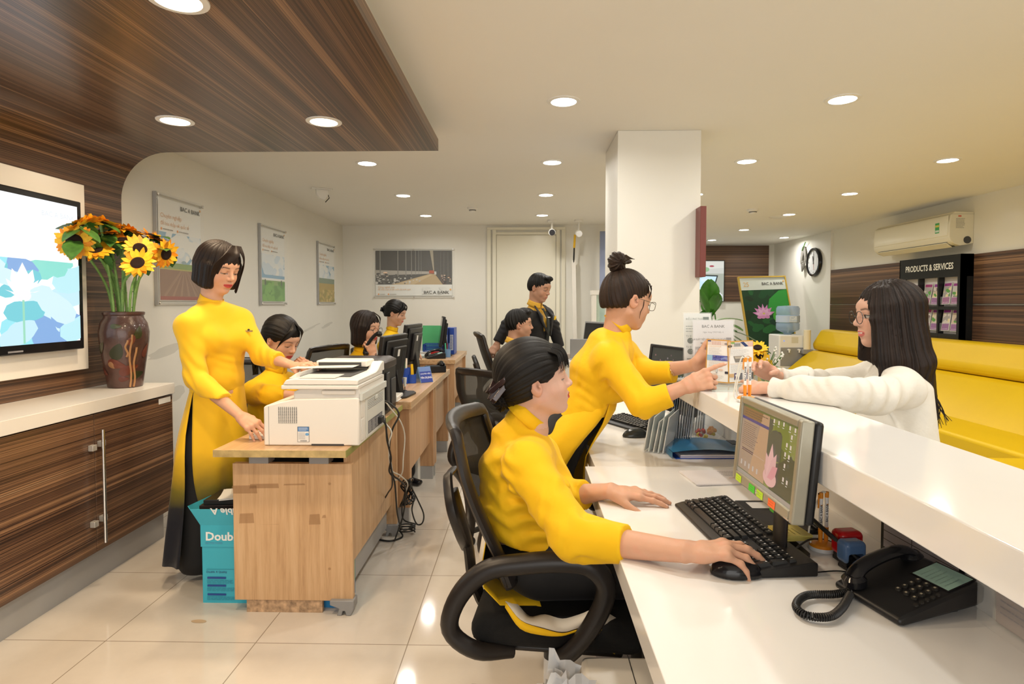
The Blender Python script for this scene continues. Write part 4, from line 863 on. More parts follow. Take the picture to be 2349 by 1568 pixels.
# ---------------------------------------------------------------- flat monitors
def monitor(name, p, rz, lab, w_=.41, h_=.31, screen=None, tilt=-8, z0=.12, mat_=BLACKP, bez=.018, deep=.06, base=(.24, .2), stand='arm', grp=None):
    """front faces local -y; origin on the work surface below the panel"""
    t = empty(name, p, lab, 'monitor', grp, rz=rz); Rt = Matrix.Translation((0, 0, z0)) @ Matrix.Rotation(math.radians(tilt), 4, 'X')
    pn = MB(Rt).box((-w_ / 2, -.012, 0), (w_ / 2, .02, h_), mat_).build('casing', t, .006)
    MB(Rt).box((-w_ * .42, .02, h_ * .08), (w_ * .42, .038, h_ * .92), BLACKP).box((-w_ * .26, .037, h_ * .15), (w_ * .26, deep, h_ * .80), BLACKP).build('rear_cover', t, .008)
    b = MB(Rt); [b.box((-w_ * .2 + k * .02, deep, h_ * .30), (-w_ * .2 + k * .02 + .008, deep + .0012, h_ * .7), DGREY) for k in range(3)]; b.box((w_ * .05, deep, h_ * .62), (w_ * .05 + .035, deep + .001, h_ * .75), LWHITE); b.build('rear_label', t, smooth=0)
    b = MB(Rt @ Matrix.Translation((0, -.0125, 0)) @ RB.to_4x4()); b.lay = 0
    if screen: screen(b, -w_ / 2 + bez, bez * 1.4, w_ / 2 - bez, h_ - bez)
    else: b.q(-w_ / 2 + bez, bez * 1.4, w_ / 2 - bez, h_ - bez, BLACKG)
    b.build('screen', t, smooth=0)
    MB().prism([(.015, .0), (.075, .0), (.10, .02), (.075, z0 + h_ * .35), (.045, z0 + h_ * .35), (.05, .03), (.012, .018)], -.035, .035, BLACKP, ax='x').build('stand_neck', t, .004)
    b = MB().prism([(-base[0] / 2, -.06), (base[0] / 2, -.06), (base[0] / 2 + .01, base[1] - .09), (base[0] / 2 - .04, base[1] - .06), (-base[0] / 2 + .04, base[1] - .06), (-base[0] / 2 - .01, base[1] - .09)], 0, .014, BLACKP); b.build('stand_base', t, .004)
    return t
monitor('desktop_monitor', at(905, 905, 3.72) * 1, math.radians(-98), 'black monitor seen from behind, beside the black printer', grp='black monitors on the beech desks', w_=.43, h_=.335, z0=.06, base=(.26, .22)).location = (-.885, 3.82, .746)
monitor('desktop_monitor', V(-.95, 4.82, .746), math.radians(-96), 'black monitor seen from behind, next to the blue pen cup', grp='black monitors on the beech desks', w_=.42, h_=.33, z0=.10)
monitor('desktop_monitor', V(-.985, 6.85, .746), math.radians(-80), 'slim black monitor edge on at the rearmost desk', grp='black monitors on the beech desks', w_=.42, h_=.34, z0=.11)
# ---------------------------------------------------------------- small things on the beech desks
BLUEP = mat('blue_plastic', (.02, .075, .42), .35); BLUET = mat('clear_blue_plastic', (.25, .45, .75), .15, alpha=.55)
p = at(928, 868, 4.42); p.z = .746; t = empty('pen_cup', p, 'square blue pen cup on second beech desk', 'pen cup'); b = MB(); h_ = .115
for a in range(4): b.add([(V(math.cos(a * PI / 2 + q) * .048, math.sin(a * PI / 2 + q) * .048, z_)) for q, z_ in ((.3, 0), (.3 + PI / 2, 0), (.3 + PI / 2, h_), (.3, h_))], [(0, 1, 2, 3)], BLUEP)
b.box((-.033, -.033, 0), (.033, .033, .004), BLUEP); b.build('cup', t, .002, smooth=0); MB().lathe([(.026, 0), (.03, .0), (.03, .065), (.026, .065), (.025, .01)], BLUEP, 18, o=(.055, .01, 0)).build('side_pocket', t)
for k, (dx, dy, c_, hh, rr_) in enumerate(((-.012, 0, (.75, .1, .1), .17, .004), (.004, .012, (.1, .3, .15), .165, .004), (.012, -.01, (.85, .82, .75), .18, .007), (-.02, .012, (.8, .8, .78), .155, .004))):
    o = MB().tube([(0, 0, 0), (.008 * (k - 1.5), .004, hh * .85), (.010 * (k - 1.5), .005, hh)], [rr_, rr_, rr_ * .8], COLG, 8, c_).build('pen', loc=p + V(dx, dy, .006)); tag(o, ('red pen', 'green pen', 'thick white marker', 'white pen')[k] + ' in the blue pen cup', 'pen', 'pens in the blue pen cup')
o = MB().tube([(0, 0, .0), (.004, 0, .06), (.002, -.002, .13)], [.006, .012, .009], COLG, 10, (.85, .55, .02)).build('glue_bottle', loc=p + V(.052, .008, .01)); tag(o, 'yellow glue tube leaning in the side pocket of pen cup', 'glue')
# name tent card
t = empty('name_card', V(-.735, 4.46, .746), 'blue printed name card in an acrylic tent on beech desk', 'sign', rz=math.radians(-48))
A_ = MB().add([(.0, -.055, 0), (.0, .055, 0), (-.045, .055, .115), (-.045, -.055, .115)], [(0, 1, 2, 3)], BLUET).add([(-.09, -.055, 0), (-.09, .055, 0), (-.045, .055, .115), (-.045, -.055, .115)], [(0, 1, 2, 3)], BLUET); o = A_.build('acrylic_tent', t, smooth=0); sm_ = o.modifiers.new('s', 'SOLIDIFY'); sm_.thickness = .002
nx = V(.115, 0, .045).normalized(); yv = V(-.045, 0, .115).normalized(); RN = Matrix((V(0, 1, 0), yv, nx)).transposed()
b = MB(Matrix.Translation(V(.002, -.05, .002)) @ RN.to_4x4()); b.q(0, 0, .10, .118, COLP, (.03, .06, .35)); b.q(0, .085, .10, .118, COLP, (.15, .25, .55)); b.text('CHUYÊN VIÊN', .05, .062, .014, COLP, (.8, .85, .95), al='CENTER', bold=.01); b.text('TÍN DỤNG', .05, .030, .020, COLP, (.85, .88, .95), al='CENTER', bold=.02); b.build('printed_card', t, smooth=0)
# desk telephones at the back
def telephone(p, rz, lab, name='desk_telephone', sc=1.0, keyc=(.05, .05, .05), grp=None, off=False):
    t = empty(name, p, lab, 'telephone', grp, rz=rz); t.scale = (sc,) * 3
    MB().prism([(-.10, 0), (.10, 0), (.10, .055), (.085, .065), (-.09, .022), (-.10, .014)], -.09, .09, BLACKP, ax='x').build('body', t, .005)
    Rk = Matrix.Translation((.045, -.09, .024)) @ Matrix.Rotation(math.atan2(.043, .175), 4, 'X')
    for r_ in range(4):
        for c_ in range(3): MB(Rk).box((-.05 + c_ * .026, .012 + r_ * .022, 0), (-.034 + c_ * .026, .024 + r_ * .022, .005), DGREY).build('key', t, .0015)
    b = MB(Rk); b.lay = .0005; b.q(-.055, .115, .035, .165, COLP, (.35, .55, .50)); b.build('number_card', t, smooth=0)
    if not off: handset(t)
    return t
def handset(t, M_=None):
    M_ = M_ or (Matrix.Translation((-.058, 0, .055)) @ Matrix.Rotation(math.radians(13), 4, 'X')); b = MB(M_)
    b.tube(bez([(0, -.09, .0), (0, -.06, .018), (0, 0, .024), (0, .06, .018), (0, .09, .0)], 5), .0135, BLACKG, 12, flat=(1.35, .9)); b.lathe([(.016, -.012), (.024, -.010), (.025, .004), (.018, .012), (.001, .013)], BLACKG, 18, o=(0, -.085, -.004)).lathe([(.016, -.012), (.024, -.010), (.025, .004), (.018, .012), (.001, .013)], BLACKG, 18, o=(0, .085, -.004)); return b.build('handset', t)
telephone(V(at(1000, 812, 6.5).x - .01, 6.50, .746), math.radians(-70), 'black desk telephone on rearmost beech desk', grp='black desk telephones on beech desks')
telephone(V(-.80, 5.20, .746), math.radians(200), 'black desk telephone behind the blue name card', grp='black desk telephones on beech desks')
# rear desk clutter
REDP = mat('red_plastic', (.45, .02, .02), .35); p0 = V(-1.05, 6.42, .746)
def stackpaper(name, p, rz, w_, d_, n, lab, cat='paper', c=(.80, .80, .78), group=None, rg=None):
    rg = rg or random.Random(int(p[0] * 991)); b = MB(); z_ = 0
    for i in range(n):
        a = rg.uniform(-.08, .08); R_ = Matrix.Rotation(a, 3, 'Z'); cc = tuple(v * rg.uniform(.94, 1) for v in c); b.box((-w_ / 2, -d_ / 2, z_), (w_ / 2, d_ / 2, z_ + .0016), COLP, cc, R_); z_ += .0018
    o = b.build(name, loc=p, rot=(0, 0, rz), smooth=0); return tag(o, lab, cat, group)
stackpaper('paper_stack', V(-1.25, 6.62, .746), .1, .30, .22, 14, 'stack of white papers on rearmost beech desk', c=(.66, .74, .72))
stackpaper('paper_stack', V(-1.22, 6.92, .746), .3, .30, .22, 22, 'taller stack of papers at the back of rearmost desk', c=(.74, .74, .70))
t = empty('pen_tray', V(-1.36, 6.40, .746), 'small red pen tray at the left of rearmost desk', 'tray'); MB().box((-.05, -.03, 0), (.05, .03, .004), REDP).box((-.05, -.03, .004), (-.046, .03, .02), REDP).box((.046, -.03, .004), (.05, .03, .02), REDP).box((-.05, .026, .004), (.05, .03, .02), REDP).box((-.05, -.03, .004), (.05, -.026, .02), REDP).build('tray', t, .001, smooth=0)
o = MB().box((-.06, -.03, 0), (.06, .03, .055), REDP).box((-.055, -.032, .02), (.055, -.03, .03), REDP).build('red_box', loc=V(-1.0, 6.72, .746), bevel=.006); tag(o, 'small red box behind the telephone on rearmost desk', 'box')
def basket(p, w_, d_, h_, lab, m=BLUEP):
    t = empty('desk_basket', p, lab, 'basket'); b = MB()
    for zz in (0.0, h_ * .33, h_ * .66, h_): b.box((-w_ / 2, -d_ / 2, zz), (w_ / 2, -d_ / 2 + .004, zz + .008), m).box((-w_ / 2, d_ / 2 - .004, zz), (w_ / 2, d_ / 2, zz + .008), m).box((-w_ / 2, -d_ / 2, zz), (-w_ / 2 + .004, d_ / 2, zz + .008), m).box((w_ / 2 - .004, -d_ / 2, zz), (w_ / 2, d_ / 2, zz + .008), m)
    n = int(w_ / .02)
    for i in range(n + 1):
        xx = -w_ / 2 + w_ * i / n; b.box((xx - .003, -d_ / 2, 0), (xx + .003, -d_ / 2 + .003, h_), m).box((xx - .003, d_ / 2 - .003, 0), (xx + .003, d_ / 2, h_), m)
    n = int(d_ / .02)
    for i in range(n + 1):
        yy = -d_ / 2 + d_ * i / n; b.box((-w_ / 2, yy - .003, 0), (-w_ / 2 + .003, yy + .003, h_), m).box((w_ / 2 - .003, yy - .003, 0), (w_ / 2, yy + .003, h_), m)
    b.build('lattice', t, smooth=0); MB().box((-w_ / 2, -d_ / 2, 0), (w_ / 2, d_ / 2, .004), m).build('bottom', t, smooth=0); return t
basket(V(-1.05, 6.98, .746), .26, .2, .12, 'blue lattice desk basket on rearmost desk')
for k, (xx, c_, h_) in enumerate(((-1.19, (.04, .45, .16), .32), (-1.165, (.75, .75, .75), .29), (-1.14, (.72, .73, .75), .28))):
    o = MB().box((-.008, -.11, 0), (.012, .11, h_), COLP, c_).box((-.010, -.112, 0), (-.008, .112, h_ + .01), COLP, (.1, .5, .2) if k == 0 else c_).build('file_folder', loc=V(xx + .06, 7.18, .747), rot=(0, .06, 1.45), smooth=0); tag(o, ('green-backed document folder standing at the back wall', 'white document folder standing next to the green one', 'pale document folder standing right of the white one')[k], 'folder', 'document folders at the back wall')
for k in range(2):
    t = empty('lever_arch_file', V(-.93 + k * .07, 7.10, .747), ('blue lever arch file upright behind the slim monitor', 'blue lever arch file at the right end of rearmost desk')[k], 'file binder', 'blue file binders on the rear desk'); MB().box((-.03, -.13, 0), (.03, .13, .31), BLUEP).build('cover', t, .003); b = MB(Matrix.Translation((-.02, -.1305, .05)) @ RB.to_4x4()); b.q(0, 0, .04, .18, COLP, (.6, .65, .75)); b.lines(.004, .036, .01, .17, 9, COLP, (.1, .15, .4)); b.build('spine_label', t, smooth=0)
t = empty('clear_pen_holder', V(-.86, 6.62, .746), 'clear blue pen holder with green highlighter, rearmost desk', 'pen cup'); MB().lathe([(.03, 0), (.032, 0), (.035, .09), (.033, .09), (.029, .004)], BLUET, 18).build('cup', t)
for k, c_ in enumerate(((.1, .6, .35), (.5, .1, .12), (.2, .35, .7))): o = MB().tube([(0, 0, 0), (.01 * (k - 1), .002, .15)], .007 if k == 0 else .004, COLG, 8, c_).build('marker_pen', loc=V(-.866 + .012 * (k - 1), 6.62, .752)); tag(o, ('green highlighter', 'dark red pen', 'blue pen')[k] + ' in the clear pen holder', 'pen', 'pens in the clear holder')
# stapler / adapter / usb things near printer
t = empty('cable_adapter', V(-.80, 3.66, .746), 'white plastic network adapter behind the printers', 'adapter'); MB().box((-.03, -.09, 0), (.03, .09, .03), LWHITE).build('case', t, .006); MB().box((-.035, -.10, -.0), (.035, .1, .006), LWHITE).build('base', t, .002)
o = MB().box((-.012, -.012, 0), (.012, .012, .015), BLACKP).tube([(0, 0, .012), (0, 0, .04)], .003, BLACKP).tube([(0, 0, .04), (0, 0, .10)], [.008, .014], LWHITE, 8).build('ballpoint_holder', loc=V(-.80, 3.95, .746)); tag(o, 'small brush-headed white pen holder in front of the first monitor', 'pen holder')
o = MB().box((-.07, -.05, 0), (.07, .05, .006), COLG, (.2, .55, .55)).box((-.02, -.045, .006), (.06, .0, .008), COLG, (.75, .75, .4)).build('notepad', loc=V(-.98, 3.9, .746), rot=(0, 0, .3), smooth=0); tag(o, 'thin turquoise notepad under the first monitor', 'notepad')
# ---------------------------------------------------------------- cables hanging off the desks
def cable(name, pts, r, m, lab, grp=None, n=8): o = MB().tube(bez(pts, n), r, m, 6).build(name); return tag(o, lab, 'cable', grp)
XE = -.726; BC_ = mat('black_cable', (.014, .014, .013), .45); WC_ = mat('white_cable', (.72, .70, .62), .45)
cable('white_cable', [at(872, 905, 3.18), at(895, 935, 3.22), at(918, 965, 3.26), V(XE + .055, 3.30, .60), at(925, 1050, 3.30), at(922, 1085, 3.30), at(905, 1100, 3.32), at(897, 1060, 3.32)], .0038, WC_, 'white cable looping down in front of second desk', 'white cables off the desk edge')
cable('white_cable', [at(860, 928, 2.93), at(880, 965, 2.95), at(898, 990, 2.92), at(892, 1020, 2.92), at(897, 1075, 3.00), at(918, 1090, 3.1), at(935, 1108, 3.2), at(930, 1130, 3.25)], .0038, WC_, 'white cable from white printer over the green edge', 'white cables off the desk edge')
cable('black_power_cable', [at(860, 912, 3.0), at(895, 925, 3.0), at(915, 950, 3.0), at(900, 985, 2.98), at(893, 1030, 2.98), at(900, 1085, 3.0), at(915, 1100, 3.05), at(930, 1120, 3.15), at(925, 1180, 3.2), at(905, 1240, 3.3)], .0048, BC_, 'thick black power cable from black printer down to floor', 'black cables off the desk edge')
cable('black_power_cable', [at(868, 962, 2.86), at(884, 972, 2.88), at(888, 1010, 2.90), at(897, 1050, 2.95), at(893, 1080, 3.0), at(905, 1105, 3.05), at(912, 1180, 3.15), at(925, 1215, 3.25), at(950, 1205, 3.3)], .0045, BC_, 'black power cable plugged into the white printer', 'black cables off the desk edge')
cable('black_power_cable', [at(876, 920, 3.1), at(882, 955, 2.95), at(888, 1000, 2.93), at(896, 1060, 2.96), at(900, 1110, 3.0), at(890, 1130, 3.2), at(872, 1160, 3.3)], .004, BC_, 'thin black cable beside the green desk edge', 'black cables off the desk edge')
rg = random.Random(11); pts = []
for k in range(46):
    a = k * 1.15; pts.append(at(935 + 14 * math.cos(a) * rg.uniform(.4, 1.3), 1128 + 26 * math.sin(a * .83) + rg.uniform(-8, 8), 3.25 + .05 * math.sin(a * 1.7)))
pts += [at(960, 1150, 3.3), at(972, 1180, 3.3), at(968, 1200, 3.35), at(955, 1200, 3.35), at(945, 1170, 3.3), at(950, 1145, 3.3)]
cable('cable_tangle', pts, .0042, BC_, 'tangled bundle of black cables hanging beside the second desk', n=5)
pts = [at(934 + 18 * math.cos(k * .9), 1216 + 8 * math.sin(k * .9) - k * .4, 3.42) for k in range(22)]
cable('cable_coil', [V(p_.x, p_.y + .03 * math.sin(i_ * .9), .012 + .0022 * i_) for i_, p_ in enumerate(pts)] + [at(925, 1190, 3.4), at(922, 1150, 3.35)], .0042, BC_, 'black cable coiled on floor at foot of the second desk', n=5)
cable('floor_cable', [onz(862, 1236, .006), onz(895, 1240, .006), onz(921, 1232, .006), V(*onz(921, 1222, .02)), at(905, 1208, 3.5), at(890, 1206, 3.5)], .0048, BC_, 'short black cable curling out on floor by the desk castor')
cable('floor_cable', [at(984, 1040, 4.9), at(990, 1062, 4.9), at(982, 1072, 4.92)], .004, BC_, 'short loop of dark cable behind the second desk end')
# ---------------------------------------------------------------- paper boxes by the printer desk
TEAL = mat('turquoise_cardboard', (.05, .45, .60), .5)
p = at(540, 1383, 2.83); p = V(-1.17, 2.78, 0); x0_ = at(479, 1300, 2.66).x
t = empty('paper_box', V(x0_, 2.60, 0), 'turquoise cardboard paper box standing open behind printer desk', 'box')
W_ = .34; MB().box((.004, 0, 0), (W_, .20, .30), TEAL).box((.0, -.004, .255), (W_ + .004, .204, .352), TEAL).build('carton', t, smooth=0)
FL = MB().add([(0, -.004, .352), (W_, -.004, .352), (W_ + .01, -.028, .43), (-.03, -.028, .43)], [(0, 1, 2, 3)], TEAL).build('front_flap', t, smooth=0); q_ = FL.modifiers.new('s', 'SOLIDIFY'); q_.thickness = .003
FL = MB().add([(0, 0, .352), (0, .2, .352), (-.045, .22, .425), (-.05, -.01, .44)], [(0, 1, 2, 3)], TEAL).build('side_flap', t, smooth=0); q_ = FL.modifiers.new('s', 'SOLIDIFY'); q_.thickness = .003
b = MB(Matrix.Translation((0, -.0055, 0)) @ RB.to_4x4()); b.text('Double A', .022, .285, .052, COLP, (.85, .9, .9), .03, sx=1.05); b.text('BETTER PAPER', .022, .268, .012, COLP, (.1, .3, .5)); b.build('printed_lettering', t, smooth=0)
b = MB(Matrix.Translation((0, -.0055, 0)) @ RB.to_4x4()); b.lay = -.003; b.q(.022, .152, .20, .1535, COLP, (.03, .22, .32)); b.text('Double A Quality', .022, .137, .013, COLP, (.03, .10, .25), .01)
for yy in (.110, .075, .035): b.q(.026, yy, .11, yy + .009, COLP, (.02, .07, .30)); b.lines(.024, .18, yy - .022, yy - .004, 3, COLP, (.03, .25, .38), .35)
b.build('printed_information', t, smooth=0)
b = MB(Matrix.Translation((0, -.0175, .39)) @ Matrix.Rotation(math.radians(17), 4, 'X') @ RB.to_4x4()); b.lay = .002; b.text('Double A', .24, .05, .045, COLP, (.85, .9, .9), .03, flipdeg=180); b.build('printed_lettering', t, smooth=0)
o = MB().box((0, 0, 0), (.36, .16, .028), mat('black_brown_board', (.02, .012, .011), .4)).box((.02, .0, .028), (.36, .16, .052), BLACKP).build('black_document_case', loc=V(x0_ - .015, 2.615, .405), rot=(0, -.03, 0), bevel=.004); tag(o, 'flat black document cases lying on the open paper box', 'case')
stackpaper('loose_sheet', V(x0_ + .16, 2.70, .462), .3, .21, .15, 4, 'white sheets lying on top of the black cases in the box')
p = V(-1.0, 2.72, 0)
t = empty('paper_box', V(-.92, 2.57, 0), 'blue and green paper box under the right side of printer desk', 'box'); MB().box((0, 0, 0), (.135, .14, .06), mat('blue_carton', (.03, .25, .55), .5)).build('carton', t, smooth=0); MB().box((.0, .0, .0605), (.135, .14, .20), mat('green_carton', (.05, .42, .36), .5)).build('upper_carton', t, smooth=0)
# small teal bin under the rear desk, spoon-shaped stain on floor
t = empty('waste_basket', V(-.62, 7.0, 0), 'dark teal waste basket beside the rearmost desk', 'basket'); MB().lathe([(.10, 0), (.13, .24), (.135, .25), (.125, .25), (.095, .01), (.001, .01)], mat('teal_plastic', (.005, .12, .14), .35), 20).build('bin', t); MB().lathe([(.136, .235), (.138, .25), (.134, .252)], DGREY, 20).build('rim', t)
o = MB().add([V(*onz(458 + 20 * math.cos(a * .4) * (1 if math.cos(a * .4) < 0 else .8), 1424 + 4 * math.sin(a * .4), .0012)) for a in range(16)], [list(range(16))], mat('tan_stain', (.52, .38, .24), .4)).build('floor_scrap', smooth=0); tag(o, 'small tan scrap lying on floor tiles left of printer desk', 'scrap')
# ================================================================ waiting side: sofa, rack, air conditioner, clock
YEL = mat('yellow_leatherette', (.70, .46, .004), .42, spec=.35, bump=(260, .12), var=(2, .04))
t = empty('yellow_sofa', (3.6, 4.5, 0), 'long yellow leatherette bench sofa along striped right wall', 'sofa')
SY0, SY1 = .6, 8.15
def ext(prof, y0, y1, nm, bev): MB(Matrix.Translation((-3.6, -4.5, 0))).prism(prof, y0, y1, YEL, ax='y').build(nm, t, bev, seg=4)
ext([(3.88, .72), (4.26, .72), (4.26, .98), (4.05, 1.0), (3.97, .99), (3.86, .80)], SY0, SY1, 'headrest_roll', .03)
ext([(3.46, .40), (4.26, .40), (4.26, .715), (3.86, .715), (3.80, .69)], SY0, SY1 - .01, 'backrest', .02)
ext([(3.02, .12), (4.2, .12), (4.2, .395), (3.50, .415), (3.02, .42)], 3.62, SY1 - .3, 'seat', .025)
ext([(2.72, .12), (4.2, .12), (4.2, .40), (3.50, .415), (2.72, .42)], SY0, 3.615, 'seat', .025)
ext([(3.15, .0), (4.15, .0), (4.15, .12), (3.15, .12)], SY0, SY1 - .35, 'plinth', 0)
# brochure rack
y1_, y0_ = onx(2063, 650, 4.16).y, onx(2204, 650, 4.16).y; w_ = y1_ - y0_; z1_ = 1.815; z0_ = .99; h_ = z1_ - z0_
t = empty('brochure_rack', V(4.16, y1_, z0_), 'black wall rack headed PRODUCTS & SERVICES with clear brochure pockets', 'brochure rack', R=RE)
BK = mat('black_lacquer', (.008, .009, .009), .25); b = MB(); hb = h_ * .74
b.box((.012, .01, -.10), (w_ - .012, h_ - .01, -.058), mat('pale_rack_back', (.60, .57, .55), .4)); b.build('back_panel', t, smooth=0)
b = MB(); b.box((0, hb, -.118), (w_, h_, 0), BK).box((0, 0, -.118), (.012, h_, 0), BK).box((w_ - .012, 0, -.118), (w_, h_, 0), BK)
for x in (0, w_ * .335, w_ * .655, w_ - .045): b.box((x, 0, -.057), (x + (.045 if x in (0, w_ - .045) else .022), hb, 0), BK)
for y in (0, hb * .47): b.box((0, y, -.0565), (w_, y + (.05 if y == 0 else .035), -.001), BK)
b.build('frame', t, smooth=0)
b = MB(); b.lay = .0006; b.text('PRODUCTS & SERVICES', w_ / 2 + .0, h_ * .835, .088, COLP, (.75, .74, .66), .022, sx=.80, al='CENTER'); b.build('lettering', t, smooth=0)
BKR = Matrix.Rotation(math.radians(12), 4, 'X'); rg = random.Random(9); kk = 0
for r_ in range(2):
    for c_ in range(3):
        cx0 = (.05, w_ * .36, w_ * .68)[c_]; cx1 = (w_ * .33, w_ * .65, w_ - .05)[c_]; cy = (.055, hb * .52)[r_]
        MB().box((cx0 + .01, cy + .02, -.012), (cx1 - .01, cy + .10, -.009), ACR).box((cx0 + .01, cy + .018, -.056), (cx1 - .01, cy + .022, -.009), ACR).build('pocket', t, smooth=0)
        for q in range(2):
            if r_ == 0 and c_ == 0: continue
            bw = (cx1 - cx0) * .42; x_ = cx0 + .02 + q * (bw + .006); bh = .215; c1 = rg.choice(((.25, .03, .20), (.30, .04, .16), (.22, .03, .24)))
            tt = empty('brochure', V(4.16, y1_, z0_), 'purple and white folded brochure in the %s row, %s pocket, %s one' % (('lower', 'upper')[r_], ('left', 'middle', 'right')[c_], ('left', 'right')[q]), 'brochure', 'brochures in the wall rack', R=RE)
            Mx = Matrix.Translation((x_, cy + .024, -.016 - .010 * q)) @ Matrix.Rotation(math.radians(-9), 4, 'X') @ Matrix.Rotation(math.radians(rg.uniform(-4, 3)), 4, 'Z')
            MB(Mx).box((0, 0, -.006), (bw, bh, 0), COLP, (.75, .74, .72)).build('sheets', tt, smooth=0)
            b = MB(Mx); b.lay = .0004; b.q(.004, .004, bw - .004, bh * .32, COLP, c1); b.q(.004, bh * .84, bw - .004, bh - .004, COLP, c1); b.q(.004, bh * .33, bw - .004, bh * .83, COLP, rg.choice(((.5, .48, .45), (.35, .33, .32), (.55, .45, .35))))
            leafy(b, COLP, .004, bh * .34, bw - .004, bh * .80, 7, ((.1, .3, .06), (.6, .55, .5), (.2, .15, .15), (.7, .6, .35)), rg, bw * .3); b.text('BAC A BANK', bw / 2, bh * .06, bw * .12, COLP, (.8, .7, .8), al='CENTER'); b.build('cover_print', tt, smooth=0); kk += 1
# air conditioner
ACW = mat('aged_cream_plastic', (.74, .70, .55), .35); ya, yb = onx(2006, 560, 4.08).y, onx(2180, 540, 4.08).y
t = empty('air_conditioner', (4.3, 0, 0), 'cream wall-mounted split air conditioner above the brochure rack', 'air conditioner'); Mx = Matrix.Translation((-4.3, 0, 0))
pf = [(4.3, 2.215), (4.12, 2.222), (4.085, 2.19), (4.07, 2.10), (4.07, 1.985), (4.085, 1.945), (4.12, 1.915), (4.17, 1.895), (4.24, 1.905), (4.3, 1.92)]
MB(Mx).prism(pf, yb, ya, ACW, ax='y').build('casing', t, .004)
MB(Mx).prism([(4.062, 2.17), (4.075, 2.19), (4.075, 1.99), (4.062, 1.995)], yb + .02, ya - .03, mat('cream_panel', (.78, .745, .60), .25), ax='y').build('front_panel', t, .003)
MB(Mx).prism([(4.095, 1.935), (4.10, 1.938), (4.175, 1.900), (4.17, 1.892)], yb + .06, ya - .05, DGREY, ax='y').build('outlet_slot', t, smooth=0)
MB(Mx).prism([(4.085, 1.925), (4.09, 1.93), (4.150, 1.890), (4.145, 1.884)], yb + .07, ya - .06, ACW, ax='y').build('louvre', t, .002)
MB(Mx).box((4.09, yb - .001, 2.195), (4.3, ya + .002, 2.2), mat('shadow_seam_cream', (.5, .47, .36), .5)).build('top_seam', t, smooth=0)
b = MB(Mx @ Matrix.Translation((4.0615, yb + .16, 2.03)) @ RE.to_4x4()); b.q(-.03, 0, .03, .10, COLP, (.05, .35, .10)); b.q(-.026, .06, .026, .08, COLP, (.65, .6, .1)); b.q(-.026, .01, .026, .03, COLP, (.6, .7, .6)); b.build('energy_sticker', t, smooth=0)
b = MB(Mx @ Matrix.Translation((4.13, yb - .0006, 2.06)) @ RB.to_4x4()); b.lines(0, .09, 0, .10, 8, COLP, (.15, .15, .15), .3); b.q(.02, .11, .05, .125, COLP, (.6, .15, .1)); b.build('rating_sticker', t, smooth=0)
MB(Mx).cyl((4.24, yb - .005, 1.95), (4.24, yb + .02, 1.95), .035, DGREY).build('pipe_recess', t)
# wall clock + cable bundle
yc = onx(1868, 600, 4.28).y; t = empty('wall_clock', (4.299, yc, at(1868, 601, yc).z), 'round black-rimmed wall clock with white face by end of wood lining', 'clock', R=RE)
MB().lathe([(.205, 0), (.215, .02), (.208, .045), (.182, .05), (.178, .03), (.001, .03)], BLACKG, 48).build('rim', t); MB().lathe([(.179, .0305), (.001, .0308)], mat('clock_face', (.80, .82, .84), .2), 40).build('dial', t)
b = MB(); b.lay = .032
for k in range(12): a = k * PI / 6; b.text(str((3 - k) % 12 or 12), .15 * math.cos(a), .15 * math.sin(a) - .012, .035, COLP, (.05, .05, .05), .01, al='CENTER')
b.build('numerals', t, smooth=0)
for a, l_, w2, c_ in ((1.75, .09, .006, (.02, .02, .02)), (1.5, .13, .004, (.02, .02, .02)), (-1.4, .12, .002, (.5, .05, .05))): MB(Matrix.Translation((0, 0, .036)) @ Matrix.Rotation(a, 4, 'Z')).box((-.03, -w2, 0), (l_, w2, .002), COLG, c_).build('hand', t, smooth=0)
p = V(4.285, onx(1846, 560, 4.28).y, at(1846, 562, 8.9).z); rg = random.Random(4); pts = []
for k in range(9):
    s_ = 1 - .05 * k; pts += [V(0, .01 * k, .02), V(-.02, .06 * s_ + .008 * k, -.20), V(-.03, .02, -.36 * s_), V(-.02, -.07 * s_, -.20)]
o = MB().tube(bez(pts, 4), .007, mat('grey_cable', (.20, .19, .17), .6), 6).build('cable_bundle', loc=p); tag(o, 'bundle of grey cable hanging beside the wall clock', 'cable')
o = MB().tube([(0, .05, -.04), (0, 0, .02), (-.01, -.08, .08)], .008, mat('green_strap', (.15, .45, .08), .5), 6, flat=(1, .3)).build('cable_strap', loc=p + V(-.02, 0, 0)); tag(o, 'short green strap tying the cable bundle by the clock', 'strap')
# far television
t = empty('television', (3.46, YF - .03, at(1655, 692, YF - .07).z), 'far wall television showing a white screen on a desk', 'television', R=RB); tz = at(1655, 597, YF - .07).z - t.location.z
t.matrix_world = Matrix.Translation((2.40, YF - .03, at(1655, 692, YF - .07).z)) @ RB.to_4x4(); TW = at(1661, 650, YF - .07).x - 2.40
MB().box((0, 0, 0), (TW, tz, .06), BLACKG).build('bezel', t, .005); b = MB(); b.lay = .0605; b.q(.012, .012, TW - .012, tz - .012, COLE, (.42, .45, .38)); b.q(.012, tz * .68, TW - .012, tz - .012, COLE, (.62, .63, .58)); b.poly([(.1, tz * .72), (TW - .02, tz * .82), (TW - .02, tz - .03), (.1, tz - .02)], COLE, (.72, .72, .66)); b.disc(TW - .22, tz * .86, .04, .015, COLE, (.4, .05, .08)); b.disc(TW - .32, tz * .78, .06, .04, COLE, (.30, .5, .28))
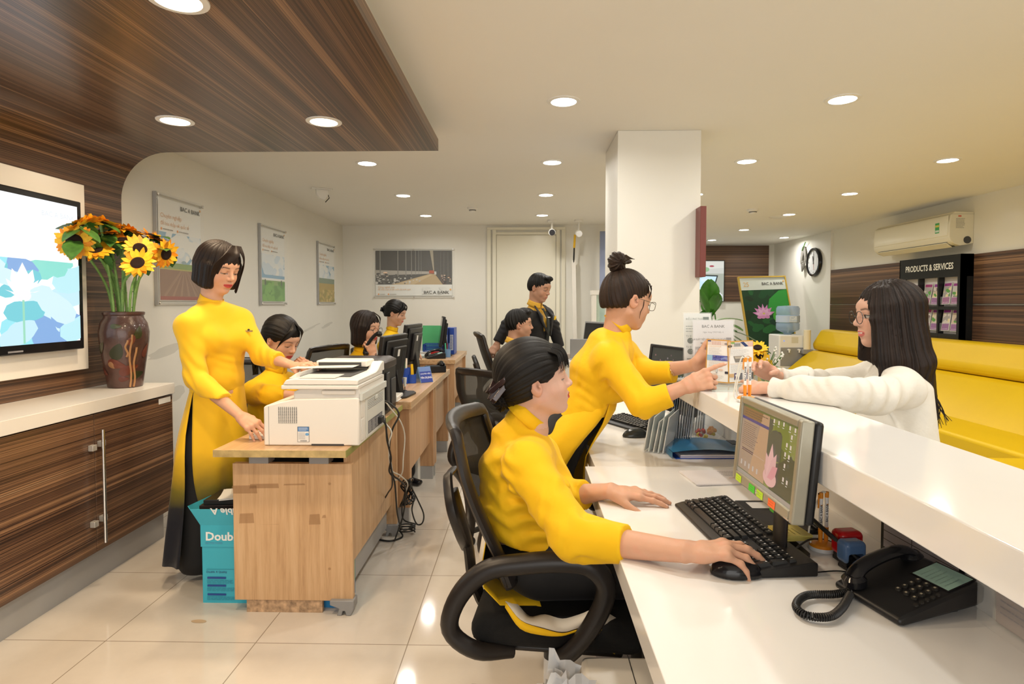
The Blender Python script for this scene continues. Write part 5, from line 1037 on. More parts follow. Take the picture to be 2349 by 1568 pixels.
b.poly([(.2, .22), (TW - .19, .16), (TW - .11, tz * .64), (.2, tz * .68)], COLE, (.02, .03, .03)); b.poly([(.2, .25), (TW - .21, .19), (TW - .135, tz * .61), (.2, tz * .65)], COLE, (.62, .85, .95)); b.poly([(TW - .3, .02), (TW - .03, .02), (TW - .03, .12), (TW - .12, .2), (TW - .25, .12)], COLE, (.75, .78, .8)); b.q(TW - .4, .35, TW - .26, .40, COLE, (.75, .9, .97)); b.build('screen', t, smooth=0)
# lotus poster in a gold frame
TLp, TRp, BRp = at(1692, 635, 9.3), at(1801, 632, 9.45), at(1766, 850, 9.0); xv = (TRp - TLp); w_ = xv.length; xv.normalize(); h_ = 1.45; yv = (TRp - BRp); yv = (yv - xv * yv.dot(xv)).normalized(); zv = xv.cross(yv); Rp = Matrix((xv, yv, zv)).transposed()
t = empty('lotus_poster', TLp - yv * h_, 'gold-framed poster of a pink lotus leaning by the water cooler', 'poster', R=Rp)
b = MB(); GD = mat('gold_frame', (.62, .42, .08), .3, metal=.3)
b.box((0, 0, -.02), (.02, h_, .012), GD).box((w_ - .02, 0, -.02), (w_, h_, .012), GD).box((.02, 0, -.02), (w_ - .02, .02, .012), GD).box((.02, h_ - .02, -.02), (w_ - .02, h_, .012), GD); b.build('frame', t, smooth=0)
b = MB(); b.box((.018, .018, -.012), (w_ - .018, h_ - .018, 0), COLP, (.62, .66, .60)); b.lay = .0005; pb0, pb1 = .22, h_ - .215; b.q(.02, pb0, w_ - .02, pb1, COLP, (.008, .045, .014)); rg = random.Random(8)
leafy(b, COLP, .02, pb0 + .25, w_ - .02, pb1, 26, ((.01, .07, .02), (.015, .10, .025), (.006, .04, .02), (.01, .03, .01), (.02, .13, .03)), rg, .11)
b.q(.02, pb0, w_ - .02, pb0 + .14, COLP, (.01, .10, .06)); b.poly([(w_ * .5, pb1 - .35), (w_ * .58, pb1 - .15), (w_ * .8, pb1 - .02), (w_ - .02, pb1 - .005), (w_ - .02, pb1 - .32), (w_ * .7, pb1 - .40)], COLP, (.03, .30, .04)); b.disc(w_ - .17, pb1 - .43, .15, .11, COLP, (.06, .38, .03)); b.q(w_ * .44, pb0 + .1, w_ * .46, pb0 + .3, COLP, (.05, .2, .04))
cx, cy = w_ * .42, pb1 - .40
for ring, (n_, L_, c_) in enumerate(((7, .19, (.60, .25, .50)), (5, .14, (.72, .42, .62)), (3, .09, (.68, .35, .55)))):
    for i in range(n_):
        a = math.radians(90 + (i - (n_ - 1) / 2) * (150 / max(n_ - 1, 1))); b.poly([(cx, cy - .03), (cx + L_ * .55 * math.cos(a) + .03 * math.sin(a), cy + L_ * .5 * math.sin(a) - .03 * math.cos(a)), (cx + L_ * math.cos(a), cy + L_ * .95 * math.sin(a)), (cx + L_ * .55 * math.cos(a) - .03 * math.sin(a), cy + L_ * .5 * math.sin(a) + .03 * math.cos(a))], COLP, c_)
for dx in (-.08, -.02, .05): b.disc(cx + dx, cy - .03, .04, .025, COLP, (.62, .25, .48), 12)
b.disc(cx, cy + .025, .022, .014, COLP, (.60, .50, .12), 12)
b.text('BAC A BANK', w_ - .06, h_ - .14, .062, COLP, (.10, .10, .09), .02, al='RIGHT'); b.disc(w_ - .05, h_ - .085, .014, .014, COLP, (.75, .40, .12), 6); b.text('25', .07, h_ - .16, .10, COLP, (.70, .42, .15))
b.text('Chương trình', w_ * .42, pb0 + .095, .030, COLP, (.50, .38, .06)); b.text('HÀNH TRÌNH CÙNG', w_ * .5, pb0 + .05, .030, COLP, (.5, .38, .06)); b.text('BAC A', w_ * .55, .12, .05, COLP, (.3, .3, .28)); b.build('print', t, smooth=0)
MB().box((w_ / 2 - .015, -.62, -.035), (w_ / 2 + .015, h_ * .8, -.021), STEEL).build('easel_post', t, smooth=0); MB().box((w_ / 2 - .25, -.04, -.03), (w_ / 2 + .25, -.002, .02), STEEL).build('easel_ledge', t, smooth=0)
for s_ in (-1, 1): MB().tube([(w_ / 2, h_ * .5, -.04), (w_ / 2 + s_ * .28, -.66, -.06)], .012, STEEL).build('easel_leg', t)
# water cooler
p = V(at(1805, 860, 8.38).x, 8.38, 0); t = empty('water_cooler', p, 'white water cooler with an upturned blue bottle by the sofa end', 'water cooler'); zc = at(1800, 768, 8.2).z; t.scale = (1.12, 1.12, 1)
MB().box((-.17, -.16, .02), (.17, .16, zc), LWHITE).build('cabinet', t, .015, seg=3); MB().box((-.15, -.168, zc - .42), (.15, -.15, zc - .17), GREYP).build('tap_recess', t, .004)
for k in (-1, 1): MB().cyl((k * .06, -.20, zc - .20), (k * .06, -.16, zc - .20), .014, LWHITE).cyl((k * .06, -.195, zc - .235), (k * .06, -.195, zc - .20), .009, (LWHITE)).build('tap', t)
b = MB(Matrix.Translation((-.15, -.1615, zc - .12)) @ RB.to_4x4()); b.disc(.04, .04, .008, .008, COLE, (.15, .3, 1.0), 10); b.q(.13, .01, .21, .09, COLP, (.65, .62, .5)); b.build('indicator_panel', t, smooth=0)
b = MB(); BOT = mat('blue_water_bottle', (.42, .58, .78), .05, alpha=.55, spec=.7); z_ = zc; pr = [(.03, -.02), (.05, .02), (.125, .06), (.135, .08), (.135, .15), (.128, .16), (.135, .17), (.135, .26), (.128, .27), (.135, .28), (.135, .36), (.12, .39), (.05, .40), (.001, .40)]
b.lathe([(r, z_ + q) for r, q in pr], BOT, 28); bt = b.build('bottle', t); MB().lathe([(.1365, z_ + .17), (.1365, z_ + .26)], COLP, 28, (.50, .60, .75)).build('bottle_label', bt)
b = MB(Matrix.Translation((-.04, -.139, z_ + .175)) @ RB.to_4x4()); b.q(0, 0, .09, .08, COLP, (.68, .76, .85)); b.text('m³', .02, .045, .04, COLP, (.2, .35, .6)); b.text('frutta', .012, .012, .035, COLP, (.3, .5, .75)); b.build('bottle_label', bt, smooth=0)
t2 = empty('cup_dispenser', p + V(.16, -.235, zc - .03), 'cream tube of paper cups with grey holder on the water cooler', 'cup dispenser'); MB().cyl((0, 0, -.16), (0, 0, .10), .045, mat('cream_tube', (.80, .72, .52), .5), 20).build('tube', t2); MB().box((-.07, -.04, -.22), (.07, .04, -.16), GREYP).build('holder', t2, .006)
# small black lid on the sofa arm, cups
o = MB().lathe([(.05, 0), (.055, .01), (.055, .025), (.05, .03), (.001, .03)], BLACKP, 24).build('black_paperweight', loc=onz(1816, 863, .425)); tag(o, 'small round black lid on far end of the yellow sofa', 'paperweight')
# dark red board on pillar side
o = MB().box((1.015, 3.52, at(1606, 635, 3.55).z), (1.05, 3.618, at(1606, 474, 3.55).z), mat('dark_red_lacquer', (.17, .035, .025), .35)).box((1.046, 3.53, 1.5), (1.05, 3.61, 1.88), DGREY).build('red_sign_board', bevel=.002); tag(o, 'dark red sign board fixed edge-on to the right edge of pillar', 'sign board')
# plant behind the counter end
PG2 = mat('glossy_plant_leaf', (.045, .18, .015), .28, var=(12, .35)); PG3 = mat('striped_plant_leaf', (.16, .34, .10), .35, var=(60, .5))
t = empty('potted_plant', (1.35, 3.95, 0), 'leafy green potted plant behind the counter, right of the pillar', 'plant')
MB().lathe([(.12, 0), (.16, .32), (.17, .34), (.155, .34), (.15, .30), (.001, .30)], LWHITE, 28).build('pot', t); MB().box((-.17, -.17, -.62), (.17, .17, -.60), CABW)
def leaf_mesh(base, d, L_, W2, m, droop=.35, nm='leaf', par=None, up=V(0, 0, 1)):
    d = Vector(d).normalized(); sd = d.cross(up).normalized(); n_ = sd.cross(d)
    return MB().grid([[base + d * L_ * q + sd * e * W2 * math.sin(PI * min(q * .93 + .035, 1)) ** .8 - V(0, 0, 1) * droop * L_ * q * q + n_ * abs(e) * W2 * .25 for e in (-1, -.5, 0, .5, 1)] for q in (0, .08, .2, .35, .5, .65, .8, .92, 1)], m).build(nm, par, smooth=60)
rg = random.Random(2); pc = V(1.35, 3.95, 0)
spec_ = [(1628, 668, .20, .062, PG2, (-.1, -.25, 1), .1), (1612, 690, .19, .05, PG2, (-.35, -.1, 1), .1), (1645, 690, .17, .06, PG2, (.2, .1, 1), .2), (1622, 715, .17, .055, PG2, (.3, -.5, .7), .3), (1605, 740, .15, .05, PG2, (-.5, -.3, .5), .4), (1668, 725, .22, .035, PG3, (1, -.1, .45), .35), (1650, 742, .22, .04, PG2, (1, -.3, .1), .3), (1672, 738, .2, .04, PG3, (1, .2, .2), .4), (1700, 752, .30, .028, PG2, (1, -.2, .15), .5), (1695, 765, .26, .024, PG2, (1, 0, -.1), .6), (1690, 775, .22, .02, PG2, (.8, .1, -.3), .6), (1625, 700, .2, .05, PG2, (.05, .4, .8), .3), (1640, 735, .2, .05, PG2, (.5, .5, .5), .4)]
for px, py, L_, W2, m_, d_, dr in spec_:
    tipb = at(px, py, 3.9 + rg.uniform(-.08, .08)) - pc - Vector(d_).normalized() * L_ * .5; MB().tube(bez([V(rg.uniform(-.04, .04), rg.uniform(-.04, .04), .3), V(tipb.x * .4, tipb.y * .4, .8), tipb], 6), .0045, PG2, 6).build('stalk', t); leaf_mesh(tipb, d_, L_, W2, m_, dr, par=t)
# flower arrangement on the counter end
fp = V(at(1752, 860, 3.05).x, 3.05, 0); t = empty('flower_arrangement', V(fp.x, 3.05, .84), 'small vase of yellow gerberas and white sprigs behind the brochure', 'flowers')
o = MB().box((-.12, -.11, 0), (.12, .11, .838), CABW).build('flower_pedestal', loc=(fp.x, 3.05, 0), bevel=.004); tag(o, 'plain white pedestal under the small flower arrangement', 'pedestal')
MB().lathe([(.035, 0), (.05, .03), (.045, .10), (.055, .14), (.05, .14), (.001, .13)], GLASS, 20).build('glass_vase', t)
rg = random.Random(6)
for k in range(26):
    a = rg.uniform(0, 6.28); d = V(math.cos(a) * .09, math.sin(a) * .07, rg.uniform(.06, .16)); MB().tube([(0, 0, .12), d + V(0, 0, .12)], .0015, GRN, 5).ball(d + V(0, 0, .12), .006, LWHITE, n=4).build('white_sprig', t)
for k in range(7): a = k * .9; leaf_mesh(V(0, 0, .13), (math.cos(a), math.sin(a), .35), .14, .025, GRN, .5, par=t)
YC = ((.88, .50, .01), (.92, .58, .02))
for k, (px, py, f_, r_, l_) in enumerate(((1738, 798, (-.2, -.5, .8), .05, 'upper yellow gerbera half hidden by the brochure'), (1758, 838, (.6, -.8, .3), .06, 'lower yellow gerbera hanging toward the customer hands'), (1742, 815, (-.1, -.9, .4), .045, 'middle yellow gerbera behind brochure edge'))):
    hp = at(px, py, 3.0); sunflower(V(fp.x, 3.05, .94), (fp + V(hp.x, hp.y, 0)) / 2 + V(0, 0, 1.17) if 0 else V((fp.x + hp.x) / 2, 3.05, 1.0), hp, f_, r_, l_, 40 + k, 'yellow gerberas in the small vase', 1, YC)
# ================================================================ back of the room: cameras, barrier pole, teller booth
def dome_cam(px, py, Y, lab, m):
    p = at(px, py, Y); t = empty('security_camera', p, lab, 'camera'); MB().lathe([(.055, 0), (.055, -.02), (.045, -.03)], LWHITE, o=(0, 0, CEIL - p.z)).build('mount', t); MB().cyl((0, 0, 0), (0, 0, CEIL - p.z - .01), .012, LWHITE).build('stem', t); MB().cyl((0, .05, .01), (0, -.05, -.01), .042, LWHITE, 20).build('housing', t); MB().cyl((0, -.051, -.011), (0, -.058, -.012), .036, m, 20).build('lens', t)
dome_cam(1266, 532, 7.4, 'white ceiling camera with black lens above the door corner', BLACKG); dome_cam(1328, 535, 7.4, 'silver-ringed ceiling camera right of the door', CHROME)
pa_, pb_ = at(1318, 545, 7.7), at(1314, 660, 7.8); o = MB().tube([pa_, pb_], .010, BLACKP, 8).build('black_rod'); tag(o, 'thin black rod hanging on the wall right of the door', 'rod')
o = MB().tube([at(1319, 538, 7.65), at(1317, 568, 7.68)], .014, mat('yellow_tape', (.75, .45, .02), .5), 8).build('yellow_strap'); tag(o, 'short yellow strap hanging under the silver camera', 'strap')
o = MB().box((0, 0, 0), (.05, .03, 1.9), CABW).build('leaning_batten', loc=V(at(1318, 850, 7.7).x, 7.74, 0), rot=(0, -.02, 0)); tag(o, 'white batten standing against the wall right of the door', 'batten')
t = empty('teller_booth', (.95, 6.9, 0), 'white framed glass teller booth in front of back wall, left of pillar', 'booth'); xa = at(1357, 700, 6.9).x - .95; zt = at(1365, 666, 6.9).z
MB().box((xa, -.05, 0), (xa + .05, .05, zt), CABW).box((xa - .01, -.06, zt - .05), (.5, .06, zt), CABW).box((xa, -.04, 0), (.5, .04, .95), CABW).build('frame', t, smooth=0); MB().box((xa + .05, -.004, .95), (.5, .004, zt - .05), mat('green_glass', (.55, .72, .60), .1, alpha=.5)).build('glass_pane', t, smooth=0)
o = MB().box((at(1376, 600, 7.6).x, 7.6, 0.0), (1.1, 7.63, 2.25), mat('blue_grey_glass', (.22, .26, .40), .08)).build('blue_glass_panel', smooth=0); tag(o, 'tall narrow blue-grey glass panel beside left edge of pillar', 'glass panel')
tp_ = at(1330, 803, 5.9); desk('office_desk', .30, 1.25, 5.55, 6.3, 'white-topped desk by the two men in black suits', z=.85 if 0 else .80, wood=CABW, top=CABW)
o = MB().box((-.105, -.02, 0), (.105, .02, .20), GREYP).box((-.11, -.024, 0), (.11, .024, .012), STEEL).build('grey_screen_back', loc=V(at(1333, 800, 5.75).x, 5.75, .80), bevel=.004); tag(o, 'small grey square device back on the white-topped desk', 'device')
monitor('desktop_monitor', V(at(1372, 800, 6.0).x - .05, 6.02, .80), math.radians(-65), 'grey-framed monitor beyond the standing clerk, on white-topped desk', w_=.4, h_=.28, mat_=GREYP, z0=.08)
o = MB().box((-.05, -.04, 0), (.05, .04, .05), COLG, (.5, .42, .35)).build('calculator', loc=V(at(1300, 790, 5.9).x, 5.9, .80), bevel=.01); tag(o, 'small beige box at the left end of white-topped desk', 'box')
# ================================================================ office chairs
MESHD = mat('dense_chair_mesh', (.020, .020, .017), .6, alpha=.93, bump=(700, .5)); MESHB = mat('chair_mesh', (.05, .05, .046), .7, alpha=.82, bump=(700, .5)); SEATF = mat('black_seat_fabric', (.008, .008, .008), .9, bump=(900, .6))
def chair(p, rz, lab, grp='black mesh swivel chairs', arms=True, tone=CHAIRP, z=.46, sc=1., mesh=None):
    """faces local +x"""
    t = empty('office_chair', p, lab, 'chair', grp, rz=rz); t.scale = (sc,) * 3
    rows = []
    F1 = Field(); F1.box((.02, 0, z - .035), (.235, .235, .042), .04, .01); F1.ell((.22, 0, z - .03), (.06, .22, .035), .04); q = F1.net(.012); mesh_from([q], 'seat', SEATF, None).parent = t
    MB().box((-.18, -.2, z - .095), (.2, .2, z - .075), tone).build('seat_pan', t, .008)
    # backrest
    def bp(u, v):   # u -1..1 across, v 0..1 up
        hw = lerp(.185, .225, min(v * 1.6, 1)) * (1 - .12 * max(0, v - .75) / .25); zz = z + .09 + .41 * v; xx = -.150 - .15 * v ** 1.3 - .025 * math.sin(PI * v) + .045 * u * u
        return V(xx, u * hw, zz)
    nu, nv = 9, 13
    g = [[bp(-1 + 2 * i / (nu - 1), j / (nv - 1)) for i in range(nu)] for j in range(nv)]; o = MB().grid(g, mesh or MESHB).build('mesh_back', t, smooth=80)
    ring = [bp(-1, j / 12) for j in range(13)] + [bp(-1 + 2 * i / 8, 1) + V(0, 0, .012 * math.sin(PI * i / 8)) for i in range(1, 8)] + [bp(1, 1 - j / 12) for j in range(13)] + [bp(1 - 2 * i / 8, 0) for i in range(1, 8)]
    ring = ring + ring[:2]; MB().tube(bez(ring, 2), .0155, tone, 10, flat=(1.0, 1.7)).build('back_frame', t)
    MB().tube(bez([V(-.02, 0, z - .09), V(-.18, 0, z - .095), V(-.245, 0, z + .0), V(-.265, 0, z + .12), V(-.31, 0, z + .28)], 5), .022, tone, 10, flat=(1.6, .7)).build('back_spine', t)
    for s in (-1, 1): MB().tube(bez([V(-.27, 0, z + .10), V(-.27, s * .08, z + .17), V(-.29, s * .11, z + .26), V(-.315, s * .05, z + .33), V(-.318, 0, z + .335)], 5), .012, tone, 8, flat=(1.4, .8)).build('lumbar_loop', t)
    if arms:
        for s in (-1, 1):
            y = s * .265
            pts = [V(-.10, s * .20, z - .09), V(-.19, s * .25, z - .07), V(-.258, y, z - .01), V(-.235, y, z + .08), V(-.16, y, z + .155), V(-.05, y, z + .180), V(.05, y, z + .190), V(.11, y, z + .182), V(.150, y, z + .140), V(.142, y, z + .08), V(.10, y, z + .0), V(.05, s * .26, z - .06), V(.02, s * .22, z - .09)]
            c_ = bez(pts, 5); MB().tube(c_, [.0215 + .006 * math.sin(PI * i_ / len(c_)) for i_ in range(len(c_))], tone, 12, flat=(1.05, 1.0)).build('armrest', t)
    MB().cyl((0, 0, .10), (0, 0, z - .18), .028, BLACKP).cyl((0, 0, z - .30), (0, 0, z - .09), .020, BLACKP).build('gas_lift', t)
    MB().lathe([(.0285, z - .30), (.0285, z - .22)], LWHITE, 20).build('lift_label', t)
    for k in range(5):
        a = k * 2 * PI / 5 + .3; d = V(math.cos(a), math.sin(a), 0); ft = MB().tube([V(0, 0, .105), d * .15 + V(0, 0, .10), d * .29 + V(0, 0, .07)], [.03, .022, .016], BLACKP, 8, flat=(1, .8)).build('base_arm', t); MB(Matrix.Translation(d * .29)).cyl((-.022 * d.y, .022 * d.x, .027), (.022 * d.y, -.022 * d.x, .027), .027, BLACKP, 14).build('caster', ft)
    return t
# ================================================================ white service counter
DX = .215
t = empty('service_counter', (.55, 1.6, 0), 'long glossy white service counter with low desk and raised customer ledge', 'counter'); Mx = Matrix.Translation((-.55, -1.6, 0))
MB(Mx).box((DX, .25, ZT - .055), (.867, 2.138, ZT), GLOSSW).build('worktop', t, .002, smooth=0); MB(Mx).box((.25, 2.1395, ZT - .055), (.867, 3.615, ZT), GLOSSW).build('worktop', t, .001, smooth=0)
MB(Mx).box((.603, .25, .962), (.905, 2.46, 1.031), GLOSSW).build('ledge', t, .003); MB(Mx).box((.868, .25, 0), (.900, 3.615, .961), GLOSSW).build('upright_panel', t, smooth=0)
INP = mat('greyish_panel', (.62, .57, .55), .3); MB(Mx).box((DX + .04, 2.12, 0), (.867, 2.155, ZT - .056), INP).build('divider', t, smooth=0)
MB(Mx).box((DX + .02, .25, 0), (.867, .29, ZT - .056), INP).build('divider', t, smooth=0)
MB(Mx).box((.52, 1.30, .32), (.867, 2.11, .34), INP).build('inner_shelf', t, smooth=0)
# ---------------------------------------------------------------- the near monitor, dark silver frame
def lcd(name, p, yaw_, tilt, w_, h_, lab, scr, frame_m, z0, bez, deep, stick=None):
    """panel faces local -y"""
    t = empty(name, p, lab, 'monitor', rz=yaw_); Rt = Matrix.Translation((0, 0, z0)) @ Matrix.Rotation(tilt, 4, 'X')
    b = MB(Rt)
    b.box((-w_ / 2, -.016, 0), (-w_ / 2 + bez, .012, h_), frame_m).box((w_ / 2 - bez, -.016, 0), (w_ / 2, .012, h_), frame_m).box((-w_ / 2 + bez, -.016, 0), (w_ / 2 - bez, .012, bez * 1.5), frame_m).box((-w_ / 2 + bez, -.016, h_ - bez), (w_ / 2 - bez, .012, h_), frame_m); b.build('bezel', t, .004)
    MB(Rt).box((-w_ / 2, .012, 0), (w_ / 2, .032, h_), BLACKP).box((-w_ * .32, .032, h_ * .15), (w_ * .32, .060, h_ * .8), BLACKP).build('rear_cover', t, .008)
    b = MB(Rt @ Matrix.Translation((0, -.0085, 0)) @ RB.to_4x4()); scr(b, -w_ / 2 + bez, bez * 1.5, w_ / 2 - bez, h_ - bez); b.build('screen', t, smooth=0)
    MB().tube([V(0, .062, z0 + h_ * .4), V(0, .040, z0 + .03), V(0, .035, .012)], .022, BLACKP, 12, flat=(1.4, .5)).build('stand_neck', t)
    MB().prism([(-.20, -.03), (.015, -.03), (.03, -.015), (.03, .085), (.015, .10), (-.20, .10), (-.215, .085), (-.215, -.015)], 0, .010, BLACKP).build('stand_base', t, .002)
    return t, Rt
def scr_near(b, x0, y0, x1, y1):
    W = x1 - x0; H = y1 - y0; S = COLE; KS = .62; X = lambda u: x0 + u * W; Y = lambda v: y0 + v * H
    b.q(x0, y0, x1, y1, S, (.11, .12, .035)); rg = random.Random(12); leafy(b, S, X(.52), Y(.05), x1, Y(.97), 14, ((.15, .17, .03), (.09, .10, .03), (.20, .20, .05), (.06, .06, .03)), rg, .09); leafy(b, S, X(.5), Y(.45), X(.75), Y(.95), 5, ((.055, .05, .035), (.08, .08, .05)), rg, .05)
    b.q(X(0), Y(.06), X(.52), Y(.97), S, (.32, .22, .15)); b.q(X(0), Y(.83), X(.52), Y(.97), S, (.22, .12, .05)); b.q(X(0), Y(.79), X(.52), Y(.83), S, (.06, .05, .16)); b.q(X(.05), Y(.34), X(.50), Y(.38), S, (.12, .07, .06))
    b.poly([(X(.22), Y(.06)), (X(.52), Y(.06)), (X(.52), Y(.97)), (X(.40), Y(.97))], S, (.42, .25, .14)); b.q(X(0), Y(.79), X(.52), Y(.83), S, (.06, .05, .16))
    b.lines(X(.04), X(.36), Y(.42), Y(.76), 12, S, (.16, .10, .08), .3); b.lines(X(.05), X(.5), Y(.85), Y(.95), 3, S, (.13, .08, .05), .35); b.q(X(.04), Y(.36), X(.5), Y(.365), S, (.5, .35, .28)); b.q(X(0), Y(0), X(1), Y(.055), S, (.30, .25, .20))
    for i in range(5): b.q(X(.06 + .08 * i), Y(.13), X(.085 + .08 * i), Y(.20), S, (.45, .38, .32))
    b.disc(X(.62), Y(.20), .035, .02, S, (.62, .34, .30), 18)
    for a, L_, c in ((-60, .06, (.55, .30, .26)), (-30, .09, (.60, .34, .30)), (0, .12, (.64, .36, .32)), (25, .10, (.60, .33, .30)), (52, .075, (.58, .24, .24))):
        r_ = math.radians(90 - a); cx, cy = X(.62), Y(.22); L_ *= KS; b.poly([(cx - .018 * math.sin(r_), cy - .006), (cx + L_ * .55 * math.cos(r_) - .014 * math.sin(r_), cy + L_ * .55 * math.sin(r_) + .012 * math.cos(r_)), (cx + L_ * math.cos(r_), cy + L_ * math.sin(r_)), (cx + L_ * .55 * math.cos(r_) + .014 * math.sin(r_), cy + L_ * .55 * math.sin(r_) - .012 * math.cos(r_)), (cx + .018 * math.sin(r_), cy - .006)], S, c)
    for u, v in ((.60, .92), (.68, .92), (.76, .93), (.86, .92), (.94, .92), (.90, .82), (.84, .70), (.90, .69), (.83, .58), (.89, .57), (.84, .44), (.84, .27), (.90, .26)): b.q(X(u), Y(v), X(u) + .007, Y(v) + .009, S, (.62, .50, .42)); b.lines(X(u) - .002, X(u) + .009, Y(v) - .006, Y(v) - .002, 1, S, (.5, .45, .38), .5)
BL, BR, TL, TR = at(1693, 1098, 1.50), at(1828, 1208, 1.10), 0, 0
pbl = onz(1700, 1165, ZT); 
# bottom corners of the panel: left-far (1693,1093), right-near (1832,1212)
c_l = at(1693, 1094, 1.555); c_r = at(1833, 1208, 1.215); dv = (c_r - c_l); yaw_m = math.atan2(dv.y, dv.x); wm_ = math.hypot(dv.x, dv.y)
t_l = at(1723, 907, 1.58); mid = (c_l + c_r) / 2
FRM = mat('champagne_grey_frame', (.36, .34, .27), .35, metal=.35)
hm = (t_l - c_l).length; pm = V(mid.x, mid.y, ZT); t, Rt = lcd('desktop_monitor', pm, yaw_m, math.radians(-5), wm_, hm, 'silver-framed monitor with lotus wallpaper and sticky tabs on white counter', scr_near, FRM, (c_l.z + c_r.z) / 2 - ZT, .017, .05)
for k, (u, c_) in enumerate(((.08, (.55, .80, .04)), (.33, (.08, .62, .04)), (.47, (.50, .78, .04)), (.66, (.95, .17, .04)))):
    tt = MB(Rt @ Matrix.Translation((-wm_ / 2 + u * wm_, -.0166, .003)) @ RB.to_4x4()); tt.q(0, 0, .036, .017, COLP, c_); tt.lines(.003, .033, .003, .014, 2, COLP, tuple(v * .6 for v in c_), .2); tt.build('sticky_tab', t, smooth=0)
b = MB(Rt @ Matrix.Translation((0, -.0166, 0)) @ RB.to_4x4()); b.text('DELL', -.005, .008, .011, COLP, (.75, .74, .7), .02, al='CENTER'); b.build('maker_lettering', t, smooth=0)
MB(Rt).box((wm_ * .40, -.0175, .004), (wm_ * .46, -.016, .007), CHROME).build('button', t, smooth=0)
# far counter monitor (black, dark screen facing the clerk)
def scr_dark(b, x0, y0, x1, y1):
    b.q(x0, y0, x1, y1, COLE, (.035, .035, .028)); rg = random.Random(3)
    for k in range(26): x = rg.uniform(x0, x0 + (x1 - x0) * .55); y = rg.uniform(y0, y1 - .03); b.q(x, y, x + .010, y + .008, COLE, rg.choice(((.25, .12, .12), (.2, .16, .16), (.12, .08, .08))))
    b.disc(x1 - .08, y0 + .14, .07, .06, COLE, (.035, .05, .025))
c_l = at(1480, 905, 3.05); c_r = at(1538, 916, 2.62); 
t, Rt = lcd('desktop_monitor', V(.635, 2.93, ZT), math.radians(-72), math.radians(-8), .40, .30, 'black monitor with dark screen at the far end of counter', scr_dark, BLACKP, .085, .016, .05)
t.location = V(at(1530, 840, 2.82).x, 2.82, ZT)
# ---------------------------------------------------------------- keyboards and mice
KEY = mat('black_keycaps', (.018, .019, .020), .22, spec=.5); KEYL = mat('key_legends', (.7, .7, .7), .5)
def keyboard(p, rz, lab, L_=.44, D_=.155, u=.019, grp='black computer keyboards on counter', full=True):
    """typist sits at local -y"""
    t = empty('keyboard', p, lab, 'keyboard', grp, rz=rz); h0, h1 = .014, .028
    MB().prism([(-D_ / 2, 0), (D_ / 2, 0), (D_ / 2, h1), (D_ / 2 - .012, h1 + .002), (-D_ / 2 + .02, h0), (-D_ / 2, .008)], -L_ / 2, L_ / 2, BLACKP, ax='x').build('case', t, .003)
    kx = -L_ / 2 + .014; sl = (h1 - h0) / D_; rows = [[1.25, 1.25, 1.25, 6.2, 1.25, 1.25, 1.25, 1.25], [2.2] + [1] * 10 + [2.75], [1.75] + [1] * 11 + [2.2], [1.5] + [1] * 12 + [1.45], [1] * 13 + [1.95], [1] * 4 + [1] * 4 + [1] * 4 + [1] * 2]
    Ly = -D_ / 2 + .022
    def key(x, y, w2, d2=1.0):
        z = h0 + (y + D_ / 2) * sl; b = MB(); g = .0012; a, c = x + g, x + w2 * u - g; e, f = y + g, y + d2 * u - g; q = .0022
        b.add([(a, e, z), (c, e, z), (c, f, z), (a, f, z), (a + q, e + q * .6, z + .008), (c - q, e + q * .6, z + .008), (c - q, f - q * 1.2, z + .009), (a + q, f - q * 1.2, z + .009)], [(4, 5, 6, 7), (0, 1, 5, 4), (1, 2, 6, 5), (2, 3, 7, 6), (3, 0, 4, 7)], KEY)
        if w2 < 2.4: b.add([(a + .004, f - .0085, z + .0093), (a + .0075, f - .0085, z + .0093), (a + .0075, f - .0045, z + .0095), (a + .004, f - .0045, z + .0095)], [(0, 1, 2, 3)], KEYL)
        b.build('key', t, smooth=0)
    for r_, row in enumerate(rows):
        x = kx; y = Ly + r_ * u + (.006 if r_ == 5 else 0)
        for i, w2 in enumerate(row):
            if r_ == 5 and i in (1, 5, 9): x += u * .28
            key(x, y, w2); x += w2 * u
    x1 = kx + 15.2 * u + .004
    for r_, y in ((3, Ly + 3 * u), (4, Ly + 4 * u)): [key(x1 + i * u, y, 1) for i in range(3)]
    for i, r_ in ((0, 0), (1, 0), (2, 0), (1, 1)): key(x1 + i * u, Ly + r_ * u, 1)
    x2 = x1 + 3 * u + .005
    for r_ in range(5):
        if r_ == 0: key(x2, Ly, 2); key(x2 + 2 * u, Ly, 1)
        else: [key(x2 + i * u, Ly + r_ * u, 1) for i in range(3)]
    key(x2 + 3 * u, Ly, 1, 2); key(x2 + 3 * u, Ly + 2 * u, 1, 2); key(x2 + 3 * u, Ly + 4 * u, 1)
    return t
